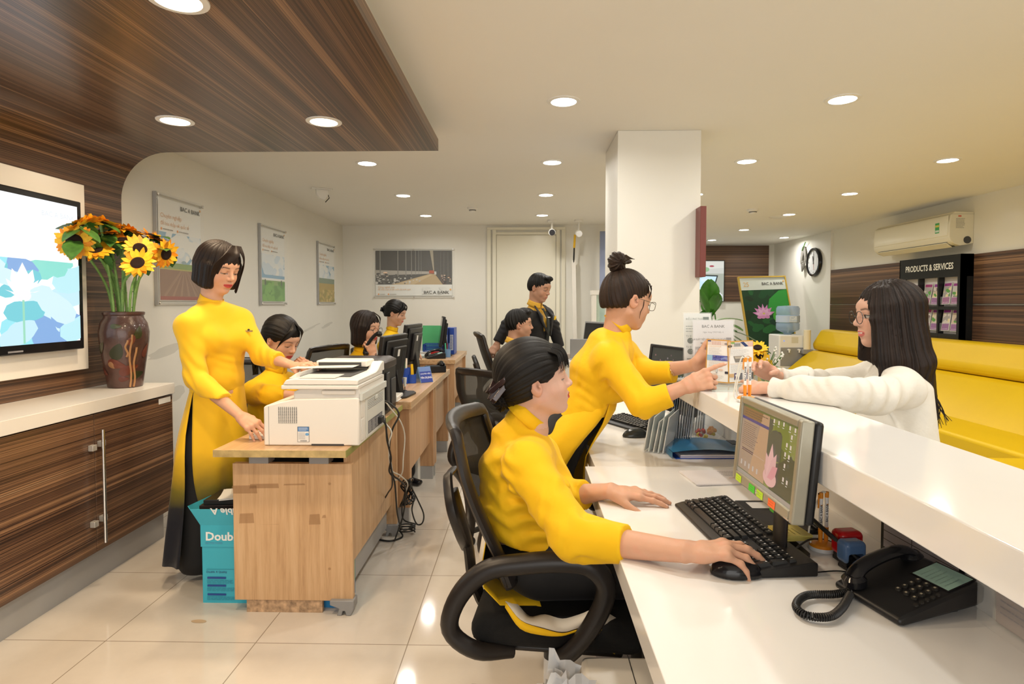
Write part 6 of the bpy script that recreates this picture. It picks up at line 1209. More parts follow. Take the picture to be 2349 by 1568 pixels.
# near keyboard: corners (1565,1143) far-left ... near end (1815,1275)
ka, kb = onz(1600, 1140, ZT + .015), onz(1770, 1285, ZT + .015); kd = kb - ka
kc = onz(1688, 1212, ZT + .02); keyboard(V(kc.x, kc.y, ZT + .001), math.atan2(kd.y, kd.x), 'large black keyboard in front of the near monitor', L_=.458)
kf = onz(1468, 972, ZT + .02); keyboard(V(kf.x, kf.y, ZT + .001), math.radians(-62), 'smaller black keyboard at the far end of counter', L_=.45, D_=.15)
def mouse(p, rz, lab, m=BLACKG):
    f = Field(); f.ell((0, 0, .0), (.056, .030, .036), .004); f.ell((-.012, 0, .010), (.038, .030, .026), .01); f.plane((0, 0, 0), (0, 0, -1)); t = mesh_from([f.net(.003)], 'computer_mouse', m); t.location = p; t.rotation_euler = (0, 0, rz)
    MB().cyl((.032, -.003, .023), (.032, .003, .023), .007, DGREY, 14).build('scroll_wheel', t); MB().box((.012, -.0008, .0318), (.048, .0008, .033), BLACKP).build('button_seam', t, smooth=0)
    return tag(t, lab, 'mouse', 'computer mice on counter')
MOUSE = onz(1690, 1318, ZT); MOUSE.z = ZT + .001; mouse(MOUSE, math.radians(-4), 'black mouse under the seated clerk hand'); m2 = onz(1456, 1001, ZT); mouse(V(m2.x, m2.y, ZT + .001), math.radians(190), 'dark grey mouse near the far keyboard', mat('glossy_grey_plastic', (.035, .04, .042), .15))
cable('mouse_cable', [MOUSE + V(.054, -.003, .008), V(*onz(1760, 1318, ZT + .004)), V(*onz(1810, 1314, ZT + .004)), V(*onz(1860, 1313, ZT + .004)), V(*onz(1920, 1309, ZT + .004)), V(*onz(1985, 1315, ZT + .004)), V(*onz(2010, 1300, ZT + .004))], .0016, BC_, 'thin mouse cable crossing the white counter to the phone')
cable('keyboard_cable', [V(*onz(1815, 1268, ZT + .012)), V(*onz(1835, 1250, ZT + .03)), V(*onz(1862, 1236, ZT + .03)), V(*onz(1900, 1240, ZT + .01)), V(*onz(1950, 1265, ZT + .006))], .0024, BC_, 'black keyboard cable looping past the pen stand')
cable('keyboard_cable', [V(*onz(1412, 960, ZT + .004)), V(*onz(1425, 968, ZT + .006)), V(*onz(1432, 966, ZT + .012))], .002, BC_, 'short black cable end behind the far keyboard')
for k in range(3): cable('monitor_cable', [pm + V(.10, .05 + .02 * k, .10), V(.68, 1.40 - .02 * k, ZT + .07), V(.74, 1.34 - .03 * k, ZT + .014), V(.77, 1.27 - .03 * k, ZT + .008), V(.775 - .02 * k, 1.20, ZT + .006)], .0038, BC_, ('black cable', 'thicker black cable', 'third black cable')[k] + ' running along the back from monitor to phone', 'black cables behind the stamps')
# ---------------------------------------------------------------- pen stands, stamps, notes
ORG = mat('orange_plastic', (.85, .30, .02), .35); PENW = mat('pen_white', (.85, .84, .82), .3); CORD = mat('milky_cord', (.72, .70, .62), .4)
def pen_stand(p, lab, loop_r=True, lean=0, half=1):
    t = empty('pen_stand', p, lab, 'pen stand', 'orange and white counter pen stands'); t.scale = (.79,) * 3
    MB().lathe([(.036, 0), (.038, .003), (.036, .012), (.001, .012)], PENW, 32).build('base', t); MB().lathe([(.036, .012), (.032, .019), (.018, .023), (.001, .024)], ORG, 32).build('collar', t)
    for k, dx in enumerate((-.006, .016)):
        q = empty('ballpoint_pen', p, lab, 'pen') if 0 else None; a = V(dx, .01 * k, .020); d = V(.0 + .03 * k * 0 + lean, 0, 1).normalized()
        pn = MB().cyl(a + d * .045, a + d * .135, .0052, PENW, 14).build('pen_barrel', t); MB().cyl(a, a + d * .045, .0056, ORG, 14, r2=.0066).build('pen_grip', t); MB().cyl(a + d * .135, a + d * .152, .0056, ORG, 14).build('pen_cap', t)
        if k == 0: MB().box((a.x - .009, a.y - .002, a.z + .105), (a.x - .006, a.y + .002, a.z + .150), ORG).box((a.x - .009, a.y - .002, a.z + .147), (a.x, a.y + .002, a.z + .150), ORG).build('pen_clip', t, smooth=0)
        b = MB(Matrix.Translation(a + d * .062 + V(.002, -.0058, 0)) @ RB.to_4x4()); b.text('BAC A BANK', 0, 0, .0095, COLP, (.05, .05, .05), .02, flipdeg=90); b.build('lettering', t, smooth=0)
        b = MB(Matrix.Translation(a + d * .115 + V(0, -.0056, 0)) @ RB.to_4x4()); b.disc(0, 0, .0022, .0022, COLP, (.85, .35, .05), 6); b.build('logo', t, smooth=0)
    MB().tube(bez([V(-.03, .005, .012), V(-.035, .012, .05), V(-.022, .012, .11), V(-.002, .010, .165), V(.006, .008, .172), V(.014, .010, .168)], 6), .0028, CORD, 8).build('cord', t)
    if loop_r: MB().tube(bez([V(.016, .0, .02), V(.034, -.012, .018), V(.046, -.01, .008), V(.040, .0, .003)], 6), .0026, CORD, 8).build('cord', t)
    return t
p1 = onz(1886, 1260, ZT); pen_stand(V(p1.x, p1.y, ZT + .0005), 'orange and white pen stand beside the near monitor')
p2 = onz(1712, 921, 1.031); pt = pen_stand(V(p2.x, p2.y, 1.0315), 'orange and white pen stand up on the raised ledge', loop_r=False); MB().tube(bez([V(-.006, .0, .165), V(-.02, -.0, .172), V(-.032, 0, .13), V(-.045, 0, .06), V(-.05, -.01, .02), V(-.03, -.015, .003)], 6), .0028, CORD, 8).build('cord', pt)
def stamp(px, py, c, lab, s, rz):
    p = onz(px, py, ZT); t = empty('self_inking_stamp', V(p.x, p.y, ZT + .001), lab, 'stamp', 'self-inking stamps on the counter', rz=rz); h_ = .062 * s; w_ = .026 * s; m = mat('stamp_%s' % lab.split()[0], c, .22, coat=.3)
    f = Field(); f.box((0, 0, h_ * .62), (w_, w_ * .72, h_ * .40), .011 * s, .004); f.box((0, -w_, h_ * .30), (w_ * .66, w_ * 1.1, h_ * .30), .004, .002, -1); o = mesh_from([f.net(.002)], 'housing', m); o.parent = t
    MB().box((-w_ * .8, -w_ * .55, 0), (w_ * .8, w_ * .6, h_ * .12), BLACKP).box((-w_ * .80, -w_ * .5, h_ * .1), (-w_ * .68, w_ * .5, h_ * .4), BLACKP).box((w_ * .68, -w_ * .5, h_ * .1), (w_ * .8, w_ * .5, h_ * .4), BLACKP).box((-w_ * .6, -w_ * .35, h_ * .12), (w_ * .6, w_ * .4, h_ * .45), BLACKG).build('frame', t, .002)
    return t
ts = stamp(1942, 1285, (.55, .01, .012), 'red self-inking stamp standing behind the blue one', 1.12, math.radians(8)); b = MB(Matrix.Translation((-.004, -.0215, .046)) @ RB.to_4x4()); b.q(-.016, -.004, .018, .010, COLP, (.55, .62, .55)); b.disc(.0, .004, .003, .003, COLE, (.1, .9, .15), 10); b.build('index_window', ts, smooth=0)
stamp(1952, 1303, (.10, .19, .38), 'blue-grey self-inking stamp in front of the red one', 1.0, math.radians(8))
# sticky notes on a black organiser tray
pn_ = onz(1790, 1210, ZT); t = empty('black_organiser', V(pn_.x - .012, pn_.y + .02, ZT + .0115), 'low black desk organiser under the near monitor', 'organiser', rz=yaw_m); MB().box((-.13, -.055, 0), (.10, .075, .012), BLACKP).box((-.13, .065, .012), (.10, .075, .02), BLACKP).build('tray', t, .004); b = MB(); b.lay = .0125; b.q(-.11, -.03, -.06, .03, COLP, (.6, .58, .55)); b.q(-.02, .02, .03, .06, COLP, (.55, .50, .48)); b.disc(-.035, .03, .035, .02, COLP, (.12, .55, .05), 16); b.disc(-.03, .045, .03, .014, COLP, (.05, .25, .5), 16); b.build('paper_slip', t, smooth=0)
p_ = onz(1812, 1222, ZT + .03); o = stackpaper('sticky_note_pad', V(p_.x, p_.y, ZT + .0245), yaw_m + .12, .072, .072, 7, 'yellow sticky note pad with ink scribbles beside keyboard', 'note pad', (.66, .55, .14)); b = MB(); b.lay = .0132; b.lines(-.01, .03, -.02, .015, 3, COLP, (.3, .25, .05), .25); b.build('scribble', o, smooth=0)
# papers and folders on the counter
pp = onz(1640, 1096, ZT); o = stackpaper('paper_sheet', V(pp.x + .01, pp.y - .002, ZT + .0005), math.radians(3), .21, .16, 3, 'loose white sheets lying left of the monitor', c=(.82, .81, .82)); b = MB(); b.lay = .0056; b.lines(.02, .09, .0, .07, 4, COLP, (.3, .32, .45), .18); b.q(.03, -.02, .06, -.017, COLP, (.6, .15, .15)); b.build('handwriting', o, smooth=0)
BF = mat('blue_file_card', (.015, .17, .36), .28); BF2 = mat('deep_blue_file_card', (.005, .06, .42), .3)
pc_ = onz(1600, 1035, ZT); t = empty('blue_folder', V(pc_.x + .03, pc_.y, ZT + .001), 'teal blue document folder lying on the white counter', 'folder', rz=math.radians(2)); W2, D2 = .30, .23
MB().box((-W2 / 2, -D2 / 2, 0), (W2 / 2, D2 / 2, .002), BF2).box((-W2 / 2 + .02, -D2 / 2 + .004, .002), (W2 / 2, D2 / 2, .013), COLP, (.72, .70, .74)).box((-W2 / 2 + .02, -D2 / 2 + .003, .007), (W2 / 2, D2 / 2, .008), BF2).build('papers', t, smooth=0)
MB().grid([[V(-W2 / 2 - .01 + (W2 + .01) * u, -D2 / 2 + D2 * v, .013 + .016 * math.sin(PI * u) * (1 - .3 * v) + .012 * (1 - u)) for u in (0, .08, .2, .4, .6, .8, 1)] for v in (0, .5, 1)], BF).build('cover', t, smooth=60); MB().grid([[V(-W2 / 2 - .012, -D2 / 2 + D2 * v, z_) for v in (0, .5, 1)] for z_ in (.001, .025)], BF).build('spine', t, smooth=0)
MB().box((.10, -.02, .030), (.135, .05, .033), BLACKP).build('clip', t, .002)
# acrylic document racks leaning beside the ledge
for k, (px, py, n_, lab) in enumerate(((1520, 1000, 5, 'clear acrylic leaflet rack with slips at the front'), (1565, 985, 10, 'clear rack full of grey document files below the pointing hands'), (1600, 960, 9, 'rear clear rack of papers against the raised ledge'))):
    Yk = (2.40, 2.52, 2.72)[k]; p = V(at(px, 900, Yk).x + (.0, .0, -.01)[k], Yk, ZT + .001); t = empty('document_rack', p, lab, 'document rack', 'clear document racks on counter', rz=math.radians((-28, -18, -15)[k])); hh = (.13, .23, .25)[k]; dd = (.09, .075, .07)[k]
    b = MB(); b.box((-.055, -dd, 0), (.055, dd, .003), ACR)
    for x in (-.055, 0, .055): b.add([(x, -dd, 0), (x, dd, 0), (x + .02, dd, hh), (x + .02, -dd, hh * (.55 if k == 0 else .8))], [(0, 1, 2, 3)], ACR)
    b.add([(-.055, -dd, 0), (.055, -dd, 0), (.075, -dd, hh * .7), (-.035, -dd, hh * .7)], [(0, 1, 2, 3)], ACR); b.build('rack', t, smooth=0)
    rg = random.Random(k + 20)
    for q in range(n_):
        x = -.048 + .094 * q / n_; hq = hh * rg.uniform(.95, 1.22); c_ = rg.choice(((.55, .60, .62), (.45, .48, .55), (.65, .68, .68), (.16, .24, .38), (.50, .50, .52))) if k else rg.choice(((.62, .70, .70), (.55, .66, .68), (.70, .72, .70)))
        o = MB().add([(x, -dd + .006, .004), (x, dd - .012, .004), (x + .022, dd - .012, hq), (x + .022, -dd + .010, hq * .93)], [(0, 1, 2, 3)], COLP, c_); o = o.build('document', t, smooth=0); sd_ = o.modifiers.new('s', 'SOLIDIFY'); sd_.thickness = .0035
# candy jar under the ledge
p = onz(1632, 1000, ZT + .02); t = empty('candy_jar', V(.78, 2.58, ZT + .001), 'round glass sweet jar in the shade under the ledge', 'jar'); t.scale = (.8,) * 3; MB().lathe([(.05, 0), (.085, .03), (.09, .06), (.07, .10), (.05, .115), (.05, .12), (.001, .12)], GLASS, 28).ball((0, 0, .135), .014, GLASS, n=8).build('glass', t)
rg = random.Random(2)
for k in range(12): o = MB().box((-.012, -.008, -.006), (.012, .008, .006), COLG, ((.6, .45, .02), (.5, .04, .03), (.6, .25, .03))[k % 3]).build('wrapped_sweet', loc=V(.78 + rg.uniform(-.04, .04), 2.58 + rg.uniform(-.045, .045), ZT + .016 + .012 * (k % 3)), rot=(rg.random(), rg.random(), rg.uniform(0, 3)), bevel=.003); tag(o, ('yellow', 'red', 'orange')[k % 3] + '-wrapped sweet inside the round glass jar', 'sweet', 'wrapped sweets in glass jar')
o = MB().prism([(-.09, 0), (.09, 0), (.09, .01), (-.09, .01)], 0, .2, BLACKP, ax='x').build('dark_case', loc=V(.66, 2.36, ZT + .002), bevel=.003); tag(o, 'dark flat case under the ledge behind the blue folder', 'case')
# black calendar card and clear pocket under the ledge
t = empty('rate_card', V(.852, 1.30, ZT + .001), 'black-bordered price table card leaning under the ledge behind pens', 'card', R=Matrix(((.08, 0, -1), (-1, 0, -.08), (0, 1, 0)))); b = MB(); b.box((-.12, 0, -.003), (.12, .20, 0), BLACKP); b.lay = .0005; b.q(-.11, .012, .11, .165, COLP, (.42, .40, .44)); [b.q(-.11, .03 + .02 * k, .11, .0315 + .02 * k, COLP, (.03, .03, .03)) for k in range(7)]; b.q(-.02, .012, -.018, .165, COLP, (.03, .03, .03)); b.text('BIỂU PHÍ', 0, .175, .015, COLP, (.3, .08, .06), al='CENTER'); b.build('card_face', t, smooth=0)
t = empty('acrylic_pocket', V(.860, .99, ZT + .001), 'clear acrylic leaflet pocket behind the black phone', 'leaflet pocket', R=RE); MB().box((-.11, 0, .028), (.11, .19, .031), ACR).box((-.11, 0, 0), (-.107, .19, .03), ACR).box((.107, 0, 0), (.11, .19, .03), ACR).build('pocket', t, smooth=0); b = MB(); b.lay = .004; b.q(-.10, .004, .10, .18, COLP, (.42, .36, .34)); b.text('SacBrokers', -.09, .145, .022, COLP, (.05, .15, .40), .02); b.lines(-.09, .0, .02, .12, 9, COLP, (.30, .28, .30), .25); b.lines(.02, .09, .02, .12, 9, COLP, (.30, .28, .30), .25); b.build('leaflet', t, smooth=0)
# ---------------------------------------------------------------- the near telephone
PH0 = onz(2130, 1375, ZT); ph = empty('desk_telephone', V(.775 - .07, .965 - .085, ZT + .001), 'large black telephone with pale green card on the white counter', 'telephone', rz=0)
ax_ = onz(1962, 1352, ZT); bx_ = onz(2062, 1440, ZT); cx_ = onz(2275, 1385, ZT + .02)
ex = (cx_ - bx_); ex.z = 0; LW = ex.length; ex.normalize(); ey = V(-ex.y, ex.x, 0); ph.location = V(bx_.x, bx_.y, ZT + .001); ph.rotation_euler = (0, 0, math.atan2(ex.y, ex.x)); LD = .155
LW = .192
MB().prism([(0, .002), (.012, 0), (LW - .02, .018), (LW, .024), (LW + .002, .054), (LW - .012, .062), (.02, .020), (0, .014)], 0, LD, BLACKP, ax='y').build('body', ph, .005); MB().box((LW - .055, .02, 0), (LW - .035, .05, .028), BLACKP).box((LW - .055, LD - .05, 0), (LW - .035, LD - .02, .028), BLACKP).build('foot', ph, .003)
Rk = Matrix.Translation((.02, 0, .0205)) @ Matrix.Rotation(-math.atan2(.042, LW - .032), 4, 'Y')
GK = mat('worn_key', (.03, .028, .024), .4)
for r_ in range(4):
    for c_ in range(3):
        k_ = MB(Rk).lathe([(.0055, 0), (.0052, .004), (.001, .0042)], GK, 12, o=(.045 + r_ * .016, .028 + c_ * .018, 0)).build('key', ph); b = MB(Rk); b.lay = .0044; b.q(.043 + r_ * .016, .026 + c_ * .018, .047 + r_ * .016, .030 + c_ * .018, COLP, (.42, .38, .28)); b.build('key_legend', k_, smooth=0)
for r_ in range(5): MB(Rk).lathe([(.004, 0), (.0038, .003), (.001, .003)], GK, 10, o=(.030 + r_ * .013, .012, 0)).build('key', ph)
b = MB(Rk); b.lay = .0012; b.q(.105, .012, .165, .088, COLG, (.30, .48, .42)); b.lines(.112, .155, .02, .08, 6, COLP, (.20, .32, .28), .2); b.build('number_card', ph, smooth=0); MB(Rk).box((.102, .009, -.001), (.168, .091, .001), BLACKG).build('card_frame', ph, smooth=0)
handset(ph, Matrix.Translation((.092, LD - .026, .047)) @ Matrix.Scale(.92, 4) @ Matrix.Rotation(-.16, 4, 'Y') @ Matrix.Rotation(math.radians(-84), 4, 'Z'))
hs0 = onz(1955, 1352, ZT + .02); pts = [onz(1950, 1355, ZT + .012), onz(1915, 1362, ZT + .012), onz(1850, 1365, ZT + .012), onz(1826, 1388, ZT + .012), onz(1848, 1410, ZT + .012), onz(1900, 1414, ZT + .012), onz(1930, 1395, ZT + .012), onz(1950, 1362, ZT + .012)]
path = bez(pts, 12); L_ = [0]; 
for a, c in zip(path, path[1:]): L_.append(L_[-1] + (c - a).length)
coil = []; N = int(L_[-1] / .0042) * 10
for i in range(N + 1):
    s_ = L_[-1] * i / N; j = min(int(np.searchsorted(L_, s_, side='right')) - 1, len(path) - 2); q = (s_ - L_[j]) / max(L_[j + 1] - L_[j], 1e-9); p = path[j].lerp(path[j + 1], q); tn = (path[j + 1] - path[j]).normalized(); sd = tn.cross(V(0, 0, 1)).normalized(); a = 2 * PI * i / 10; coil.append(p + sd * .0062 * math.cos(a) + V(0, 0, 1) * .0062 * math.sin(a))
o = MB().tube(coil, .0018, BLACKP, 5).build('handset_cord'); wparent(o, ph)
# small ink smudge by the stamps
b = MB(Matrix.Translation((*onz(1877, 1298, ZT).xy, ZT + .0003))); b.lines(-.008, .008, -.005, .005, 3, COLP, (.35, .33, .30), .3); tag(b.build('ink_smudge', smooth=0), 'faint ink smudge on the white counter before the pen stand', 'stain')
# display sheets on the ledge
def sheet_holder(px0, py0, px1, py1, Y, lab, art, z0=1.032):
    a, c = at(px0, py1, Y), at(px1, py0, Y); w_, h_ = c.x - a.x, c.z - z0; t = empty('display_sheet', V(a.x, Y, z0), lab, 'display', 'A4 display sheets on the ledge')
    Mx = Matrix.Rotation(math.radians(-4), 4, 'X') @ RB.to_4x4(); b = MB(Mx); b.lay = .001; b.q(.004, .004, w_ - .004, h_ - .004, COLP, (.74, .77, .76)); art(b, w_, h_); b.build('printed_sheet', t, smooth=0)
    MB(Mx).box((0, 0, .004), (w_, h_, .006), ACR).box((0, 0, -.002), (w_, h_, 0), ACR).build('acrylic_cover', t, smooth=0); MB().box((0, -.03, 0), (w_, .05, .003), ACR).build('foot', t, smooth=0); return t
def art1(b, w, h):
    b.text('BIỂU PHÍ THÁNG', .012, h - .03, .011, COLP, (.15, .2, .2)); b.q(w - .035, h - .03, w - .012, h - .018, COLP, (.1, .15, .13)); b.lines(.012, w - .02, h - .08, h - .05, 3, COLP, (.3, .35, .35), .3)
    for y in (h * .58, h * .42): b.disc(w * .26, y, w * .11, w * .10, COLP, (.10, .13, .12), 24, .9, 6.6); b.poly([(w * .26, y), (w * .26 + w * .11 * math.cos(.9), y + w * .1 * math.sin(.9)), (w * .26 + w * .12, y + .01)], COLP, (.5, .55, .53)); b.text('Tỷ lệ', .012, y + w * .13, .010, COLP, (.2, .25, .25))
    b.q(.015, h * .30, w * .5, h * .32, COLP, (.3, .33, .32)); b.lines(.015, w * .9, .02, h * .28, 12, COLP, (.35, .38, .38), .3)
def art2(b, w, h):
    b.q(.004, .004, w - .004, h - .004, COLP, (.66, .66, .68)); b.text('BAC A BANK', w / 2, h - .032, .015, COLP, (.08, .08, .08), .015, al='CENTER'); b.text('Ngân hàng TMCP Bắc Á', w / 2, h - .052, .008, COLP, (.2, .2, .2), al='CENTER')
    b.text('LÃI SUẤT TIẾT KIỆM, TIỀN GỬI CÓ KỲ HẠN', w * .46, h - .080, .0085, COLP, (.06, .06, .06), .012, al='CENTER', sx=.86); b.lines(w * .2, w * .75, h - .096, h - .086, 1, COLP, (.2, .2, .2), .4, ragged=0); b.q(w * .80, h - .092, w * .92, h - .070, COLP, (.25, .25, .27)); b.text('VND', w * .86, h - .086, .010, COLP, (.8, .8, .8), al='CENTER')
    x0, y1 = .012, h - .105; b.q(x0, y1 - .010, w * .44, y1, COLP, (.35, .35, .36))
    for k in range(9): b.q(x0, y1 - .012 - k * .017, w * .44, y1 - .0112 - k * .017, COLP, (.25, .25, .25))
    for k in range(5): b.q(x0 + k * w * .098, y1 - .155, x0 + k * w * .098 + .0008, y1, COLP, (.25, .25, .25))
    for k in range(7): b.q(w * .48, y1 - .032 - k * .018, w * .93, y1 - .0312 - k * .018, COLP, (.3, .3, .3))
    for k in range(5): b.q(w * .48 + k * w * .112, y1 - .14, w * .48 + k * w * .112 + .0008, y1 - .03, COLP, (.3, .3, .3))
    b.lines(w * .64, w * .92, y1 - .022, y1 - .004, 3, COLP, (.25, .25, .25), .35)
sheet_holder(1567, 716, 1636, 882, 2.38, 'acrylic-held printed sheet with two pie charts, rear one', art1); sheet_holder(1588, 732, 1688, 890, 2.30, 'acrylic-held grey rate table sheet behind the open brochure', art2)
o = MB().box((0, 0, 0), (.22, .16, .004), mat('clear_glass_sheet', (.70, .80, .76), .05, alpha=.35)).build('glass_sheet', loc=V(.64, 2.06, 1.0325), smooth=0); tag(o, 'clear glass sheet lying on the ledge under the brochure', 'glass sheet')
# ---------------------------------------------------------------- under the desk: small printer, paper sheets
pl = onz(1345, 1482, .42); t = empty('under_desk_printer', V(.145, 1.20, 0), 'white printer with dark lid inset below the counter edge', 'printer'); MB().box((0, -.05, .0), (.36, .33, .42), LWHITE).build('body', t, .015, seg=3); MB().box((.055, -.04, .4205), (.30, .20, .424), DGREY).build('lid_inset', t, .003); MB().box((.12, -.048, .4205), (.122, .33, .4215), DGREY).build('lid_seam', t, smooth=0)
t = empty('crumpled_papers', V(.10, 1.33, 0), 'crumpled white papers poking up beside the small printer', 'paper'); rg = random.Random(5)
o = MB().prism([(-.10, 0), (.0, 0), (.005, .24), (-.11, .24)], -.13, .08, mat('waste_bag', (.60, .60, .62), .5), ax='y').build('paper_bag', t, .004)
for k, (px, py, w2, h2, a) in enumerate(((1292, 1556, .08, .09, -.5), (1318, 1590, .09, .08, -.2), (1268, 1590, .07, .07, .5))):
    p = at(px, py, 1.28 - .02 * k) - t.location; rows = [[p + V(math.cos(a) * (u - .5) * w2 - math.sin(a) * (v - .5) * h2 * .2, .012 * math.sin(9 * u + 7 * v + k), math.sin(a) * (u - .5) * w2 + (v - .5) * h2 + .006 * math.sin(14 * u)) for u in np.linspace(0, 1, 7)] for v in np.linspace(0, 1, 6)]
    MB().grid(rows, mat('crumpled_paper', (.70, .70, .70), .6)).build('crumpled_sheet', t, smooth=30)
# ================================================================ people
SK = (.62, .35, .23); SKP = (.68, .42, .32)
# ---------------------------------------------------------------- seated clerk at the near desk
CH = (.085, 1.80)
chair(V(CH[0], CH[1], 0), math.radians(-6), 'black mesh swivel chair under the seated clerk at the near counter', z=.475, mesh=MESHD)
def seated_clerk():
    R = hframe(6, -9, 0); sc = .97; o = ear_origin(1233, 886, 1.76, R, sc, -1); nb = at(1222, 985, 1.84)
    root = person('person', (.05, 1.8, 0), 'seated clerk in yellow tunic, hair clipped up, one hand on the mouse')
    hd = headpart(R, o, sc, nb, SKP, .0022, 'red', 'down', 0, .006)
    shR, shL = at(1208, 1068, 1.64), at(1235, 1045, 1.98); elR = at(1318, 1232, 1.45); wrR = V(.350, 1.300, .790); cuR = elR.lerp(wrR, .50)
    elL = at(1285, 1140, 1.86); wrL = V(.250, 1.745, .785); cuL = elL.lerp(wrL, .52)
    mo = MOUSE
    h1 = handpart(base=SK, wrist=wrR, d=(mo.x - wrR.x - .01, mo.y - wrR.y + .02, .012), n=(-.05, 0, 1), left=False, curl={'i': (14, 20, 14), 'm': (16, 22, 14), 'r': (26, 30, 18), 'p': (32, 30, 18)}, spread=5, thumb=(40, 30, 12), fore=elR.lerp(wrR, .35), fr=.030, sc=1.0)
    h2 = handpart(base=SK, wrist=wrL, d=(1, -.10, -.10), n=(0, -.10, 1), left=True, curl={'all': (4, 8, 6), 'p': (6, 10, 8)}, spread=5, thumb=(42, 14, 10), fore=elL.lerp(wrL, .35), fr=.028, sc=.95)
    b = body(root, [hd, h1, h2, tube_part([nb, V(-.02, 1.80, .85), V(.0, 1.80, .70), V(.02, 1.8, .62)], [.05, .08, .125, .125], SK, .01)] + limbs(([nb + V(0, 0, -.1), shR, elR, elR.lerp(wrR, .4)], .028), ([nb + V(0, 0, -.1), shL, elL, elL.lerp(wrL, .4)], .028), ([V(.02, 1.8, .6), V(.40, 1.7, .56), V(.42, 1.7, .05)], .035), ([V(.02, 1.8, .6), V(.40, 1.9, .56), V(.42, 1.9, .05)], .035)))
    # tunic
    f = Field(); hp = V(.015, 1.80, .62); ch = at(1205, 1110, 1.81); f.ecap(hp, ch + V(-.01, 0, -.06), (.165, .128), (.165, .128), (0, 1, 0), .04); f.ecap(ch + V(-.01, 0, -.04), nb + V(-.065, 0, -.095), (.175, .122), (.150, .105), (0, 1, 0), .05)
    slope(f, nb, shR, shL); f.cap(shR, shL, .056, .056, .05); f.ell(ch + V(.085, -.07, -.02), (.06, .075, .065), .04); f.ell(ch + V(.085, .07, -.02), (.06, .075, .065), .04)
    f.cap(at(1190, 1000, 1.84), at(1199, 968, 1.84), .085, .056, .03)
    sleeve(f, shR, elR, cuR, (.062, .056, .042), .03); sleeve(f, shL, elL, cuL, (.066, .054, .041), .03)
    f.fold(wrinkle(.007, (38, 13), (.5, .1, 1), 1.0, shR + V(.0, 0, -.10), .16)); f.fold(wrinkle(.007, (46, 11), (.1, .2, 1), 2.2, V(-.0, 1.7, .74), .16)); f.fold(wrinkle(.006, (42, 17), (1, .3, -.3), .4, elR, .13))
    f.plane((0, 0, .645), (-.15, 0, -1))
    tn = mesh_from([f.net(.005)], 'tunic', YF1, root); collar('collar', at(1207, 953, 1.84), V(.66, 0, .75), .057, .024, YF1, tn, gap=(1, -.15, -.5), low=.0)
    # back panel behind the hips and along the seat, front panel over the lap
    rows = []
    for j, (x, z) in enumerate(((-.115, .70), (-.128, .62), (-.125, .55), (-.08, .50), (.02, .488), (.12, .470), (.20, .44))):
        yn = 1.655 - .035 * math.sin(j * 1.1) - (.0 if j < 3 else .03); zn = z - (.015 if j > 3 else 0) * math.sin(j * 1.6)
        rows.append([V(x + .012, yn, zn + (.035 if j > 2 else 0) - .035 * (j > 2)), V(x, yn + .05, z), V(x, 1.8, z + .004), V(x, 1.95, z)])
    cloth_sheet('back_panel', [r_[::-1] for r_ in rows], YF1, tn, .003, LIN)
    rows = []
    for j in range(9):
        u = j / 8; x = lerp(.075, .36, u); z = lerp(.675, .632, u); rows.append([V(x, 1.665 - .02 * math.sin(u * 3), z - .012 + .010 * math.sin(u * 9)), V(x, 1.70, z + .012), V(x, 1.80, z + .016), V(x, 1.92, z + .008)])
    cloth_sheet('front_panel', rows, YF1, tn, .003, LIN)
    # folds of the back panel slipping off the near side of the seat
    top = [at(1188, 1385, 1.60), at(1215, 1412, 1.585), at(1250, 1408, 1.575), at(1290, 1418, 1.57), at(1330, 1408, 1.575), at(1372, 1395, 1.58), at(1420, 1420, 1.60), at(1465, 1440, 1.62)]
    bot = [at(1160, 1378, 1.565), at(1195, 1420, 1.545), at(1245, 1438, 1.535), at(1290, 1448, 1.53), at(1325, 1440, 1.545), at(1368, 1428, 1.56), at(1400, 1470, 1.58), at(1425, 1490, 1.60)]
    T, B = bez(top, 4), bez(bot, 4); cloth_sheet('hem_lining', [[t_, t_.lerp(b_, .5) + V(0, -.004, 0), b_] for t_, b_ in zip(T, B)], LIN, tn, .002)
    T2, B2 = bez([p + V(0, -.004, -.002) for p in bot], 4), bez([p + V(-.002, -.006, -.014 - .008 * math.sin(i * 1.3)) for i, p in enumerate(bot)], 4); cloth_sheet('hem', [[a, c] for a, c in zip(T2, B2)], YF1, tn, .003)
    # trousers and shoes
    f = Field(); f.ell((.02, 1.80, .585), (.150, .172, .095), .04)
    for s, y in ((-1, 1.70), (1, 1.90)):
        kn = V(.40, y + s * .0, .565); f.cap((.05, y, .575), kn, .088, .070, .04); f.cap(kn, (.42, y, .12), .072, .075, .03); f.cap((.42, y, .12), (.42, y, .08), .075, .08, .02)
    f.plane((0, 0, .06), (0, 0, -1)); f.plane((0, 0, .668), (0, 0, 1)); mesh_from([f.net(.008)], 'trousers', BLKF, root)
    for y in (1.70, 1.90): g = Field(); g.ecap((.40, y, .035), (.55, y, .025), (.038, .030), (.036, .022), (0, 1, 0), .01); g.plane((0, 0, .001), (0, 0, -1)); mesh_from([g.net(.006)], 'shoe', BLACKG, root)
    # hair, fringe and clip
    hr = hair_updo(R, o, sc, HAIR_BLACK, root, bun=(-.118, 0, -.035), br=(.030, .042, .042), vol=.010)
    bb = MB(); L = []
    rg = random.Random(2)
